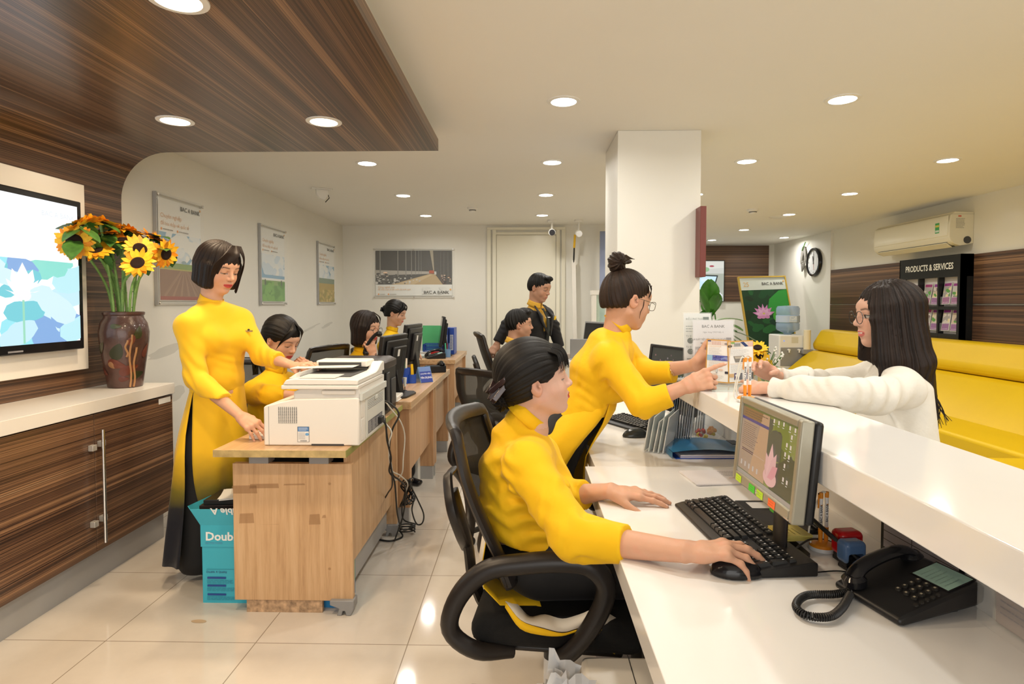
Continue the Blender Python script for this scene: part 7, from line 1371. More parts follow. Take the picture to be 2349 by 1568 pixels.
    for i in range(56):
        y = -.068 + .125 * i / 55 + rg.uniform(-.003, .003); x0 = .066 + .03 * (1 - (y / .07) ** 2); L.append([(x0 - .040, y * .8, .112 - .2 * abs(y)), (x0 - .004, y * 1.0, .100 - .25 * abs(y)), (x0 + .014 - abs(y) * .15, y * 1.08, .068), (x0 + .016 - abs(y) * .2, y * 1.12 + rg.uniform(-.004, .004), .030 + rg.uniform(-.006, .010))])
    locks(bb, R, o, sc, L, HAIR_BLACK, .0024); bb.build('fringe'); wparent(bpy.data.objects['fringe'], hr)
    Mc = Matrix.Translation(o) @ (R @ Matrix.Diagonal((sc,) * 3)).to_4x4(); LC = mat('dark_brown_clip', (.035, .018, .018), .22, coat=.5); cl = None
    for k, (p, rz, s_) in enumerate((((-.112, -.036, .020), .6, 1), ((-.128, -.022, .0), .85, .9), ((-.120, -.046, -.008), .7, .9), ((-.135, .0, .015), .9, .8))):
        q = MB(Mc @ Matrix.Translation(p) @ Matrix.Rotation(-rz, 4, 'Y') @ Matrix.Rotation(.35 * (k - 1.5), 4, 'Z') @ Matrix.Scale(1.35, 4)).prism([(-.034 * s_, -.006), (-.028 * s_, -.020 * s_), (.022 * s_, -.016 * s_), (.034 * s_, 0), (.022 * s_, .018 * s_), (-.028 * s_, .022 * s_)], -.006, .006, LC).build('hair_clip' if cl is None else 'clip_bow', bevel=.002)
        wparent(q, hr if cl is None else cl); cl = cl or q
    for k in range(5): q = MB(Mc).ball((-.108 - .007 * k, -.052 + .003 * k, .026 - .012 * k), .0022, CHROME, n=5).build('clip_stud'); wparent(q, cl)
seated_clerk()

# ---------------------------------------------------------------- standing clerk leaning over the counter, hair in a high bun
chair(V(-.05, 3.40, 0), math.radians(46), 'empty black mesh chair behind the seated near clerk', z=.455, sc=1.0)
def bun_clerk():
    R = hframe(20, 14, 0); sc = .95; o = ear_origin(1458, 690, 2.34, R, sc, -1); nb = at(1418, 768, 2.42)
    root = person('person', (.1, 2.45, 0), 'standing clerk with a high hair bun and glasses, leaning over the counter to point')
    hd = headpart(R, o, sc, nb + V(-.02, 0, -.02), SK, .0022, 'red', 'down', .8)
    shR, elR, wrR = at(1400, 824, 2.28), at(1476, 925, 2.14), at(1574, 886, 2.10); cuR = at(1537, 905, 2.12); shL, elL, wrL = at(1430, 810, 2.58), at(1480, 855, 2.44), at(1592, 838, 2.30); cuL = at(1546, 853, 2.36)
    kR = at(1612, 868, 2.09) - wrR; h1 = handpart(.0022, base=SK, wrist=wrR, d=kR, n=(-.05, -.75, .60), left=False, curl={'i': (8, 12, 8), 'm': (62, 85, 45), 'r': (66, 88, 45), 'p': (68, 85, 45)}, spread=2, thumb=(14, 52, 20), fore=elR.lerp(wrR, .40), fr=.025, sc=.93)
    h2 = handpart(.0022, base=SK, wrist=wrL, d=(at(1640, 812, 2.31) - wrL), n=(-.25, .9, .15), left=True, curl={'all': (18, 30, 22)}, spread=3, thumb=(30, -18, 4), fore=elL.lerp(wrL, .40), fr=.025, sc=.93)
    b = body(root, [hd, h1, h2, tube_part([nb, at(1370, 860, 2.42), at(1330, 960, 2.42)], [.05, .06, .06], SK, .01), ] + limbs(([nb + V(-.03, 0, -.06), shR, elR, elR.lerp(wrR, .45)], .026), ([nb + V(-.03, 0, -.06), shL, elL, elL.lerp(wrL, .45)], .026), ([at(1330, 960, 2.42), V(.12, 2.38, .75), V(.10, 2.36, .30), V(.09, 2.36, .05)], .036), ([at(1330, 960, 2.42), V(.12, 2.48, .75), V(.08, 2.50, .30), V(.07, 2.50, .05)], .036)))
    f = Field(); hp = V(.125, 2.43, .74); ws = V(.250, 2.42, .915); c1 = at(1370, 850, 2.42); c0 = at(1390, 785, 2.42)
    f.ecap(hp, ws, (.155, .110), (.122, .092), (0, 1, 0), .04); f.ecap(ws, c1, (.122, .092), (.150, .100), (0, 1, 0), .05); f.ecap(c1, c0, (.150, .100), (.115, .070), (0, 1, 0), .05); slope(f, nb, shR, shL); f.cap(shR, shL, .048, .048, .05)
    f.ell(c1 + V(.075, -.07, -.055), (.05, .06, .06), .04); f.ell(c1 + V(.075, .07, -.055), (.05, .06, .06), .04); f.cap(at(1398, 785, 2.42), nb, .07, .050, .03)
    sleeve(f, shR, elR, cuR, (.060, .050, .041)); sleeve(f, shL, elL, cuL, (.058, .050, .041))
    f.fold(wrinkle(.0055, (44, 14), (1, .2, -.4), .7, shR + V(-.02, 0, -.06), .13)); f.fold(wrinkle(.0055, (40, 12), (.3, .2, 1), 1.7, ws, .13)); f.fold(wrinkle(.006, (46, 15), (1, .2, .2), .2, elR, .09)); f.fold(wrinkle(.005, (46, 15), (1, .2, .2), 2.2, elL, .09)); f.plane((0, 0, .893), (0, 0, -1))
    tn = mesh_from([f.net(.005)], 'tunic', YF1, root); collar('collar', at(1417, 743, 2.42), V(.70, 0, .71), .052, .022, YF1, tn, gap=(1, 0, -.6))
    # skirt panels: slit from the near side of the waist downwards
    def panel(a0, a1, nm, dx=0):
        rows = []
        for j in range(16):
            q = j / 15; z = lerp(.955, .30, q); I = lambda *v: float(np.interp(z, [.30, .68, .745, .80, .90, .955], v)); cx = I(.085, .112, .135, .160, .245, .285) + dx * q; A = I(.155, .135, .120, .130, .116, .088); B = I(.22, .188, .186, .184, .158, .118); k = np.clip((.915 - z) / .6, 0, 1)
            t0 = a0 + (.92 * k ** .6 if nm == 'front_panel' else 0); t1 = a1 - (.75 * k if nm == 'back_panel' else 0); rows.append([V(cx + (A + .010 * q * math.sin(t * 9 + j * .3)) * math.cos(t), 2.43 + (B + .010 * q * math.sin(t * 9)) * math.sin(t), z) for t in np.linspace(t0, t1, 24)])
        cloth_sheet(nm, rows, YF1, tn, .0025)
    panel(-1.05, PI / 2, 'front_panel'); panel(PI / 2, 2 * PI - 1.05, 'back_panel', -.02)
    f = Field(); f.ecap((.095, 2.43, .66), (.145, 2.43, .80), (.158, .100), (.150, .100), (0, 1, 0), .03); f.ecap((.145, 2.43, .80), (.255, 2.42, .915), (.150, .098), (.118, .082), (0, 1, 0), .03)
    for y in (2.36, 2.50): f.cap((.095, y, .65), (.085, y, .10), .085, .095, .03)
    f.plane((0, 0, .045), (0, 0, -1)); f.plane((0, 0, .935), (0, 0, 1)); mesh_from([f.net(.008)], 'trousers', BLKF, root)
    for y in (2.36, 2.50): g = Field(); g.ecap((.04, y, .035), (.17, y, .022), (.036, .030), (.034, .018), (0, 1, 0), .01); g.plane((0, 0, .001), (0, 0, -1)); mesh_from([g.net(.006)], 'shoe', BLACKG, root)
    hr = hair_updo(R, o, sc, HAIR_BROWN, root, bun=(-.088, 0, .150), br=(.036, .040, .034), up=True)
    rg = random.Random(5); bb = MB()
    L = [[(.058 + .010 * rg.random(), s * (.002 + .05 * q), .108 - .03 * q), (.080 - .02 * q, s * (.014 + .052 * q), .086 - .018 * q), (.088 - .028 * q, s * (.026 + .046 * q), .056), (.088 - .036 * q, s * (.034 + .040 * q), .030 - .012 * rg.random())] for s in (-1, 1) for q in [i / 15 for i in range(16)]]
    L += [[(.035, -.068, .02), (.040, -.071, -.015), (.034, -.070, -.045), (.040, -.063, -.07)]]
    locks(bb, R, o, sc, L, HAIR_BROWN, .0020, 5); wparent(bb.build('fringe'), hr)
    bb = MB(); locks(bb, R, o, sc, [[(-.07, -.03 + .01 * k, .15), (-.045, -.03 + .01 * k, .165 + .004 * k), (-.028, -.035 + .014 * k, .168 + .003 * k)] for k in range(6)], HAIR_BROWN, .003, 5); wparent(bb.build('bun_end'), hr)
    glasses(R, o, sc, root, mat('olive_glasses_frame', (.10, .09, .05), .3), sq=3.2)
    cb = wrL.lerp(elL, .40); ax = (wrL - elL).normalized(); e1 = ax.cross(V(0, 0, 1)).normalized(); e2 = ax.cross(e1); bb = MB()
    bb.tube([cb + ax * .004 * math.sin(t * 2) + (e1 * math.cos(t) * .030 + e2 * math.sin(t) * .026) for t in np.linspace(0, 2 * PI, 30)], .0014, mat('gold_chain', (.75, .60, .35), .25, metal=1), 6)
    for t in np.linspace(0, 2 * PI, 12)[:-1]: bb.ball(cb + (e1 * math.cos(t) * .031 + e2 * math.sin(t) * .027), .0024, MATS['gold_chain'], n=4)
    wparent(bb.build('bracelet'), root)
bun_clerk()
# ---------------------------------------------------------------- the leaflet both women hold
def leaflet():
    TLc, TC, TR = at(1621, 776, 2.24), at(1673, 781, 2.20), at(1731, 781, 2.22); BLc, BC2, BR = at(1617, 874, 2.24), at(1671, 879, 2.20), at(1730, 875, 2.22)
    t = empty('open_leaflet', BC2, 'open orange-edged leaflet held up between clerk and customer', 'leaflet')
    for nm, P, arts in (('left_page', (BLc, BC2, TLc, TC), 0), ('right_page', (BC2, BR, TC, TR), 1)):
        xv = P[1] - P[0]; w_ = xv.length; xv.normalize(); yv = (P[2] + P[3] - P[0] - P[1]) / 2; h_ = yv.length; yv = (yv - xv * yv.dot(xv)).normalized(); zv = xv.cross(yv); M_ = Matrix.Translation(P[0] - BC2) @ Matrix((xv, yv, zv)).transposed().to_4x4()
        b = MB(M_); b.box((0, 0, -.0015), (w_, h_, 0), COLP, (.62, .33, .07)); g = .004; b.lay = .0003; b.q(g, g, w_ - g * .6, h_ - g, COLP, (.84, .82, .79)); x0, x1 = g, w_ - g * .6; W, H = x1 - x0, h_ - 2 * g; X = lambda u: x0 + u * W; Y = lambda v: g + v * H; G = (.50, .48, .46); O_ = (.70, .50, .35)
        if not arts:
            b.q(X(0), Y(.88), X(1), Y(1), COLP, (.72, .62, .56)); b.q(X(0), Y(.97), X(.15), Y(1), COLP, (.03, .07, .25)); [b.poly([(X(.22 + .07 * k), Y(.90)), (X(.25 + .07 * k), Y(.90)), (X(.22 + .07 * k), Y(.99)), (X(.20 + .07 * k), Y(.99))], COLP, (.60, .32, .28)) for k in range(6)]; b.disc(X(.85), Y(.93), W * .09, H * .02, COLP, (.25, .22, .22))
            b.lines(X(.05), X(.75), Y(.84), Y(.87), 1, COLP, O_, .4); b.lines(X(.06), X(.7), Y(.66), Y(.83), 7, COLP, G, .25); b.q(X(0), Y(.51), X(1), Y(.64), COLP, (.10, .12, .40)); b.q(X(0), Y(.51), X(.25), Y(.64), COLP, (.30, .50, .68)); leafy(b, COLP, X(.3), Y(.515), X(.98), Y(.63), 14, ((.16, .16, .45), (.55, .40, .30), (.25, .32, .60), (.40, .28, .40)), random.Random(4), W * .09); b.text('500.000', X(.30), Y(.58), .0085, COLP, (.05, .05, .25), .03); b.lines(X(.1), X(.85), Y(.36), Y(.50), 5, COLP, G, .25)
            b.q(X(.0), Y(.24), X(.12), Y(.30), COLP, (.03, .03, .04)); b.q(X(.85), Y(.20), X(1), Y(.26), COLP, (.03, .03, .05)); [b.disc(X(u), Y(.29), W * .11, H * .022, COLP, (.75, .55, .45)) for u in (.30, .66)]; b.q(X(.44), Y(.21), X(.50), Y(.34), COLP, (.2, .2, .22)); b.q(X(.45), Y(.225), X(.49), Y(.33), COLP, (.8, .85, .85)); b.lines(X(.05), X(.55), Y(.17), Y(.2), 1, COLP, O_, .4); b.lines(X(.1), X(.85), Y(.03), Y(.16), 6, COLP, G, .25)
        else:
            b.q(X(0), Y(.87), X(1), Y(1), COLP, (.66, .58, .50)); b.poly([(X(.48), Y(.99)), (X(.62), Y(1)), (X(.82), Y(.88)), (X(.68), Y(.87))], COLP, (.02, .04, .14)); b.q(X(.22), Y(.88), X(.5), Y(.98), COLP, (.42, .42, .40)); [b.q(X(.25 + .06 * k), Y(.90), X(.28 + .06 * k), Y(.96), COLP, (.15, .15, .15)) for k in range(4)]; b.disc(X(.05), Y(.90), W * .09, H * .035, COLP, (.10, .08, .07)); b.poly([(X(.82), Y(.87)), (X(1), Y(.87)), (X(1), Y(.98)), (X(.78), Y(.98))], COLP, (.72, .48, .42)); b.q(X(.1), Y(.96), X(.25), Y(1), COLP, (.2, .4, .1))
            b.lines(X(.05), X(.7), Y(.83), Y(.86), 1, COLP, O_, .4); b.lines(X(.06), X(.85), Y(.67), Y(.82), 6, COLP, G, .25); b.poly([(X(.18), Y(.65)), (X(.62), Y(.65)), (X(.70), Y(.49)), (X(.26), Y(.49))], COLP, (.22, .20, .18)); b.poly([(X(.22), Y(.64)), (X(.58), Y(.64)), (X(.60), Y(.58)), (X(.26), Y(.58))], COLP, (.48, .42, .34)); b.disc(X(.78), Y(.58), W * .11, H * .06, COLP, (.66, .42, .22))
            b.lines(X(.05), X(.7), Y(.44), Y(.47), 1, COLP, O_, .4); b.lines(X(.06), X(.9), Y(.24), Y(.43), 8, COLP, G, .25); [b.q(X(u), Y(.05), X(u + .13), Y(.22), COLP, c_) for u, c_ in ((.20, (.08, .05, .14)), (.40, (.15, .15, .17)), (.60, (.10, .07, .16)), (.86, (.14, .15, .15)))]; b.q(X(0), Y(.12), X(.18), Y(.21), COLP, (.62, .40, .20)); b.q(X(.23), Y(.14), X(.30), Y(.19), COLP, (.7, .7, .75))
        b.build(nm, t, smooth=0)
leaflet()
# ---------------------------------------------------------------- customer in the white blouse
def customer():
    R = hframe(174, 4, 0); sc = .99; o = at(2033, 722, 2.20); nb = o + V(.05, 0, -.20)
    root = person('person', (1.45, 2.2, 0), 'customer with long dark brown hair and a white blouse, leaning on the ledge')
    hd = headpart(R, o, sc, nb, (.70, .42, .31), .0024, 'pink', 'open', .9)
    shL, shR = at(2072, 892, 1.99), at(2035, 845, 2.38); elL = V(.965, 1.80, 1.085); wrL = at(1752, 889, 1.97); elR = V(1.02, 2.46, 1.09); wrR = at(1775, 862, 2.28)
    elL = at(1925, 905, 1.80); elR = at(1900, 880, 2.42)
    h1 = handpart(.0022, base=(.66, .38, .27), wrist=wrL, d=(at(1718, 884, 2.05) - wrL), n=(.0, -.80, .6), left=True, curl={'i': (-4, 4, 6), 'm': (60, 80, 40), 'r': (66, 84, 40), 'p': (66, 80, 40)}, spread=2, thumb=(10, 45, 18), fore=elL.lerp(wrL, .5), fr=.024, sc=.93)
    h2 = handpart(.0022, base=(.66, .38, .27), wrist=wrR, d=(at(1748, 842, 2.25) - wrR), n=(.45, .70, .25), left=False, curl={'all': (20, 35, 25)}, spread=3, thumb=(32, 32, 24), fore=elR.lerp(wrR, .5), fr=.024, sc=.93)
    hip = V(1.30, 2.20, .80)
    b = body(root, [hd, h1, h2, tube_part([nb + V(0, 0, .02), nb + V(.0, 0, -.15), hip], [.048, .07, .08], SK, .012)] + limbs(([nb + V(0, 0, -.08), shL, elL, elL.lerp(wrL, .5)], .028), ([nb + V(0, 0, -.08), shR, elR, elR.lerp(wrR, .5)], .028), ([hip, V(1.36, 2.14, .5), V(1.42, 2.14, .05)], .045), ([hip, V(1.36, 2.30, .5), V(1.42, 2.30, .05)], .045)))
    f = Field(); ch = (shL + shR) / 2 + V(.0, .0, -.12); f.ecap(V(1.30, 2.20, .72), ch + V(.01, 0, -.14), (.18, .115), (.17, .115), (0, 1, 0), .05); f.ecap(ch + V(.01, 0, -.14), (shL + shR) / 2 + V(.01, 0, -.03), (.17, .115), (.15, .085), (0, 1, 0), .06); slope(f, nb, shL, shR); f.cap(shL, shR, .052, .052, .05); f.cap(nb + V(0, 0, -.05), nb + V(0, 0, .035), .08, .055, .03); f.ell(ch + V(-.10, -.06, -.03), (.06, .07, .07), .04)
    for sh, el, wr in ((shL, elL, wrL), (shR, elR, wrR)):
        d = (wr - el).normalized(); cu = wr - d * .028; m1 = sh.lerp(el, .5) + V(0, 0, -.015); f.cap(sh, m1, .056, .056, .03); f.cap(m1, el, .056, .052, .02); f.cap(el, el.lerp(wr, .5), .052, .047, .02); f.cap(el.lerp(wr, .5), cu - d * .045, .047, .030, .02); f.cap(cu - d * .040, cu + d * .02, .030, .040, .008); f.cutball(cu, d, cu + d * .04, .055)
        f.fold(wrinkle(.0055, (70, 18), (d.y * .3 + .1, d.x, .8), 1.1, el.lerp(wr, .55), .13)); f.fold(wrinkle(.009, (26, 9), (1, .3, -.5), .3, sh.lerp(el, .55), .14))
    f.fold(wrinkle(.010, (26, 7), (.6, .8, .15), 2.0, ch, .25)); f.fold(wrinkle(.003, (95, 5), (d.y * .5, 1, .2), .6, (shL + V(-.03, 0, -.07)), .07)); f.plane((0, 0, .70), (0, 0, -1))
    for yl in (1.0,): f.fold(lambda P, d_: np.maximum(d_, np.where((P[:, 0] < .92) & (P[:, 2] < 1.034), 1.034 - P[:, 2], -1)))
    bl = mesh_from([f.net(.005)], 'blouse', BLOUSE, root)
    f = Field()
    for y in (2.12, 2.30): f.cap((1.31, y, .72), (1.36, y, .10), .105, .075, .05)
    f.plane((0, 0, .05), (0, 0, -1)); mesh_from([f.net(.01)], 'trousers', BLKF, root)
    for y in (2.12, 2.30): g = Field(); g.ecap((1.40, y, .035), (1.25, y, .022), (.036, .030), (.034, .018), (0, 1, 0), .01); g.plane((0, 0, .001), (0, 0, -1)); mesh_from([g.net(.008)], 'shoe', BLACKG, root)
    f = Field(R, o, sc)
    f.ell((-.020, 0, .036), (.108, .093, .094), .02); f.ecap((-.025, 0, .03), (-.055, .0, -.18), (.098, .092), (.118, .080), (0, 1, 0), .03, 1, .5); f.ecap((-.055, 0, -.18), (-.085, 0, -.30), (.118, .080), (.085, .045), (0, 1, 0), .03, 1, .5)
    f.ecap((.020, .064, .03), (.015, .085, -.15), (.052, .026), (.075, .026), (1, 0, 0), .03); f.ecap((.020, .083, -.15), (.045, .110, -.250), (.060, .026), (.040, .012), (1, 0, 0), .03); f.ecap((.022, -.060, .03), (.020, -.080, -.16), (.045, .026), (.050, .024), (1, 0, 0), .03)
    f.cap((-.09, .03, -.24), (-.125, .05, -.38), .034, .006, .03); f.cap((-.06, -.03, -.24), (-.09, -.04, -.36), .03, .008, .03)
    f.ell((.108, -.012, -.035), (.076, .068, .108), .012, -1); f.ecap((.035, .055, .095), (.052, .077, -.01), (.030, .016), (.030, .012), (1, 0, 0), .02); f.ecap((.052, .077, -.01), (.040, .088, -.13), (.030, .012), (.036, .016), (1, 0, 0), .02); f.ell((.085, 0, -.16), (.07, .045, .07), .01, -1)
    f.fold(strandfold(R, tuple(o), sc, (0, 0, 1), .0022, 58, (-1, 0, 0))); hr = mesh_from([f.net(.003)], 'long_hair', HAIR_DARK, root, haircol(R, o, sc, (0, 0, 1), (-1, 0, 0), 1.3))
    rg = random.Random(3); bb = MB(); L = []
    for k in range(46): y = .03 + .06 * rg.random(); x = rg.uniform(-.09, .02); L.append([(x, y, -.20), (x - .02, y + .012, -.27), (x - .035 - .02 * rg.random(), y + .02 * rg.random(), -.33), (x - .05 - .03 * rg.random(), y, -.36 - .05 * rg.random())])
    for k in range(20): L.append([(.055, .062 + .01 * rg.random(), .02), (.058 - .01 * rg.random(), .072, -.06), (.06, .088, -.14), (.055 + .03 * rg.random(), .105, -.22), (.07 + .04 * rg.random(), .112, -.27)])
    locks(bb, R, o, sc, L, HAIR_DARK, .0032, 5); wparent(bb.build('hair_lock'), hr)
    glasses(R, o, sc, root, mat('dark_round_frame', (.03, .035, .035), .25), rr=(.024, .023))
customer()

# ---------------------------------------------------------------- standing woman with bobbed hair at the printer
def bob_woman():
    R = hframe(-24, 20, 0); sc = 1.0; o = at(502, 614, 2.93); nb = at(484, 688, 2.93)
    root = person('person', (-1.5, 2.93, 0), 'standing woman with bobbed hair in yellow tunic fading to navy, hands on the white printer')
    hd = headpart(R, o, sc, nb + V(0, 0, -.03), (.64, .37, .25), .0026, 'red', 'down', .15)
    shR, elR, wrR = at(432, 748, 2.79), at(450, 868, 2.74), at(553, 955, 2.62); shL, elL, wrL = at(552, 735, 3.03), at(600, 815, 2.96), at(676, 839, 2.86); cuR, cuL = elR.lerp(wrR, .62), elL.lerp(wrL, .52)
    h1 = handpart(.0026, base=SK, wrist=wrR, d=at(582, 972, 2.60) - wrR, n=(.35, -.55, .75), left=False, curl={'all': (22, 22, 14), 'i': (26, 26, 14)}, spread=5, thumb=(30, 30, 14), fore=elR.lerp(wrR, .45), fr=.024, sc=.93)
    h2 = handpart(.0026, base=SK, wrist=wrL, d=at(712, 836, 2.80) - wrL, n=(.2, -.35, .9), left=True, curl={'all': (8, 22, 16)}, spread=3, thumb=(30, 24, 14), fore=elL.lerp(wrL, .4), fr=.024, sc=.93)
    b = body(root, [hd, h1, h2, tube_part([nb, nb + V(0, 0, -.3), V(-1.51, 2.93, .9)], [.05, .07, .08], SK, .012), ] + limbs(([nb + V(0, 0, -.08), shR, elR, elR.lerp(wrR, .45)], .026), ([nb + V(0, 0, -.08), shL, elL, elL.lerp(wrL, .45)], .026), ([V(-1.51, 2.93, .9), V(-1.53, 2.86, .5), V(-1.52, 2.86, .05)], .036), ([V(-1.51, 2.93, .9), V(-1.50, 3.0, .5), V(-1.48, 3.0, .05)], .036)))
    sd = (shL - shR); sd.z = 0; sd.normalize(); fw = V(sd.y, -sd.x, 0); f = Field(); cx = lambda px, y: at(px, y, 2.93)
    hp = cx(493, 985); ws = cx(500, 868); ch = cx(497, 780); c0 = cx(490, 714)
    f.ecap(hp, ws, (.165, .112), (.120, .088), sd, .05); f.ecap(ws, ch, (.120, .088), (.150, .105), sd, .05); f.ecap(ch, c0, (.150, .105), (.120, .068), sd, .05); slope(f, nb, shR, shL); f.cap(shR, shL, .046, .046, .05)
    for s in (-1, 1): f.ell(ch + fw * .07 + sd * s * .07 + V(0, 0, .01), (.055, .055, .055), .04)
    f.cap(c0, nb + V(0, 0, -.03), .075, .052, .03); sleeve(f, shR, elR, cuR, (.055, .050, .043)); sleeve(f, shL, elL, cuL, (.054, .048, .043))
    f.fold(wrinkle(.005, (44, 14), (1, .2, .9), .7, elR, .14)); f.fold(wrinkle(.005, (40, 12), (.3, .2, 1), 1.7, ws, .13)); f.fold(wrinkle(.0045, (46, 15), (1, .2, .2), 2.2, elL, .1)); f.plane((0, 0, ws.z - .055), (0, 0, -1))
    tn = mesh_from([f.net(.0055)], 'tunic', YGR, root); collar('collar', nb + V(0, 0, -.010), V(.32, -.12, 1), .052, .028, YGR, tn, gap=tuple(R @ V(1, .25, 0)), low=.006)
    def panel(a0, a1, nm, zb, gapf):
        rows = []; e1, e2 = -sd, fw
        for j in range(20):
            q = j / 19; z = lerp(ws.z + .03, zb, q); A = float(np.interp(z, [.05, .6, hp.z, ws.z + .03], [.235, .19, .172, .115])); B = float(np.interp(z, [.05, .6, hp.z, ws.z + .03], [.150, .135, .120, .083])); c_ = V(float(np.interp(z, [.1, hp.z, ws.z], [hp.x - .02, hp.x, ws.x])), 2.93, 0)
            g = gapf * np.clip((ws.z - .05 - z) / .75, 0, 1) ** .8; rows.append([c_ + e1 * (A + .013 * q * math.sin(t * 8 + j * .2)) * math.cos(t) + e2 * (B + .022 * q * math.sin(t * 7)) * math.sin(t) + V(0, 0, z) for t in (np.linspace(a0 + g, a1, 36) if nm == 'front_panel' else np.linspace(a1 + g, a0, 36))])
        cloth_sheet(nm, rows, YGR, tn, .0025, LIN if nm == 'back_panel' else None)
    panel(.14, PI - .05, 'front_panel', .13, .92); panel(-PI, .08, 'back_panel', .10, .42)
    f = Field(); f.ecap(hp + V(0, 0, -.1), ws + V(0, 0, -.03), (.158, .106), (.112, .082), sd, .04)
    for s in (-1, 1): p0 = hp + sd * s * .075; f.cap(V(p0.x, p0.y, hp.z - .05), V(p0.x - .01, p0.y, .10), .088, .105, .04)
    f.plane((0, 0, .035), (0, 0, -1)); mesh_from([f.net(.009)], 'trousers', BLKF, root)
    for y in (2.86, 3.0): g = Field(); g.ecap((-1.56, y, .035), (-1.40, y - .06, .022), (.038, .030), (.036, .018), (0, 1, 0), .01); g.plane((0, 0, .001), (0, 0, -1)); mesh_from([g.net(.007)], 'shoe', BLACKG, root)
    f = Field(R, o, sc); f.ell((-.018, 0, .034), (.112, .096, .100), .02); f.ecap((-.022, 0, .0), (-.020, 0, -.075), (.102, .095), (.098, .088), (0, 1, 0), .03, 1, .4)
    for s in (-1, 1): f.ecap((.020, s * .074, .02), (.024, s * .070, -.085), (.040, .026), (.034, .020), (1, 0, 0), .02)
    f.ell((.115, -.006, -.05), (.080, .066, .100), .008, -1); f.ell((.02, 0, -.15), (.085, .062, .062), .015, -1); f.ell((-.06, 0, -.175), (.07, .07, .06), .02, -1)
    f.fold(strandfold(R, tuple(o), sc, (0, 0, 1), .0018, 50, (-1, 0, 0))); hr = mesh_from([f.net(.003)], 'bobbed_hair', HAIR_DARK, root, haircol(R, o, sc, (0, 0, 1), (-1, 0, 0)))
    rg = random.Random(8); bb = MB(); L = []
    for k in range(46): q = k / 45; L.append([(.045, .035 - .03 * q, .128), (.085 - .01 * q, .025 - .075 * q, .098 - .012 * q), (.090 - .022 * q, -.005 - .082 * q, .060 - .03 * q), (.066 - .012 * q, -.068 - .014 * q, .010 - .055 * q + .01 * rg.random())])
    for k in range(22): q = k / 21; L.append([(.045, .036 + .02 * q, .128), (.088 - .02 * q, .050 + .02 * q, .085), (.078 - .01 * q, .074 + .006 * q, .03), (.062, .082, -.04 - .06 * q), (.058, .072, -.10)])
    locks(bb, R, o, sc, L, HAIR_DARK, .0042, 5); wparent(bb.build('side_fringe'), hr)
    pb_ = MB(Matrix.Translation(at(549, 733, 2.80) if 0 else ch + fw * .125 + sd * .085 + V(0, 0, .045)) @ RB.to_4x4()); pb_.box((-.022, -.004, -.004), (.022, .004, .004), mat('gold_pin', (.65, .50, .25), .3, metal=1)).ball((.004, .006, 0), .006, mat('dark_stone', (.02, .02, .02), .1), n=5); wparent(pb_.build('brooch'), tn)
YGR = bpy.data.materials.new('yellow_to_navy_fabric'); YGR.use_nodes = True
def _ygr():
    nt = YGR.node_tree; L = nt.links; b = nt.nodes['Principled BSDF']; tc = nt.nodes.new('ShaderNodeTexCoord'); sx = nt.nodes.new('ShaderNodeSeparateXYZ'); n = nt.nodes.new('ShaderNodeTexNoise'); n.inputs['Scale'].default_value = 4; n.inputs['Detail'].default_value = 5
    ge = nt.nodes.new('ShaderNodeNewGeometry'); L.new(ge.outputs['Position'], sx.inputs[0]); L.new(ge.outputs['Position'], n.inputs['Vector']); m = nt.nodes.new('ShaderNodeMath'); m.operation = 'MULTIPLY_ADD'; m.inputs[1].default_value = .16; L.new(n.outputs['Fac'], m.inputs[0]); L.new(sx.outputs['Z'], m.inputs[2])
    r = nt.nodes.new('ShaderNodeValToRGB'); L.new(m.outputs[0], r.inputs[0]); e = r.color_ramp.elements; e[0].position = .36; e[0].color = (.010, .011, .018, 1); e[1].position = .70; e[1].color = (.87, .52, .016, 1); x = e.new(.45); x.color = (.018, .018, .020, 1); x = e.new(.54); x.color = (.16, .13, .015, 1)
    L.new(r.outputs[0], b.inputs['Base Color']); b.inputs['Roughness'].default_value = .62; b.inputs['Specular IOR Level'].default_value = .2; b.inputs['Sheen Weight'].default_value = .15
    n2 = nt.nodes.new('ShaderNodeTexNoise'); n2.inputs['Scale'].default_value = 8; bp = nt.nodes.new('ShaderNodeBump'); bp.inputs['Strength'].default_value = .35; bp.inputs['Distance'].default_value = .012; L.new(tc.outputs['Object'], n2.inputs['Vector']); L.new(n2.outputs['Fac'], bp.inputs['Height']); L.new(bp.outputs[0], b.inputs['Normal'])
_ygr(); bob_woman()
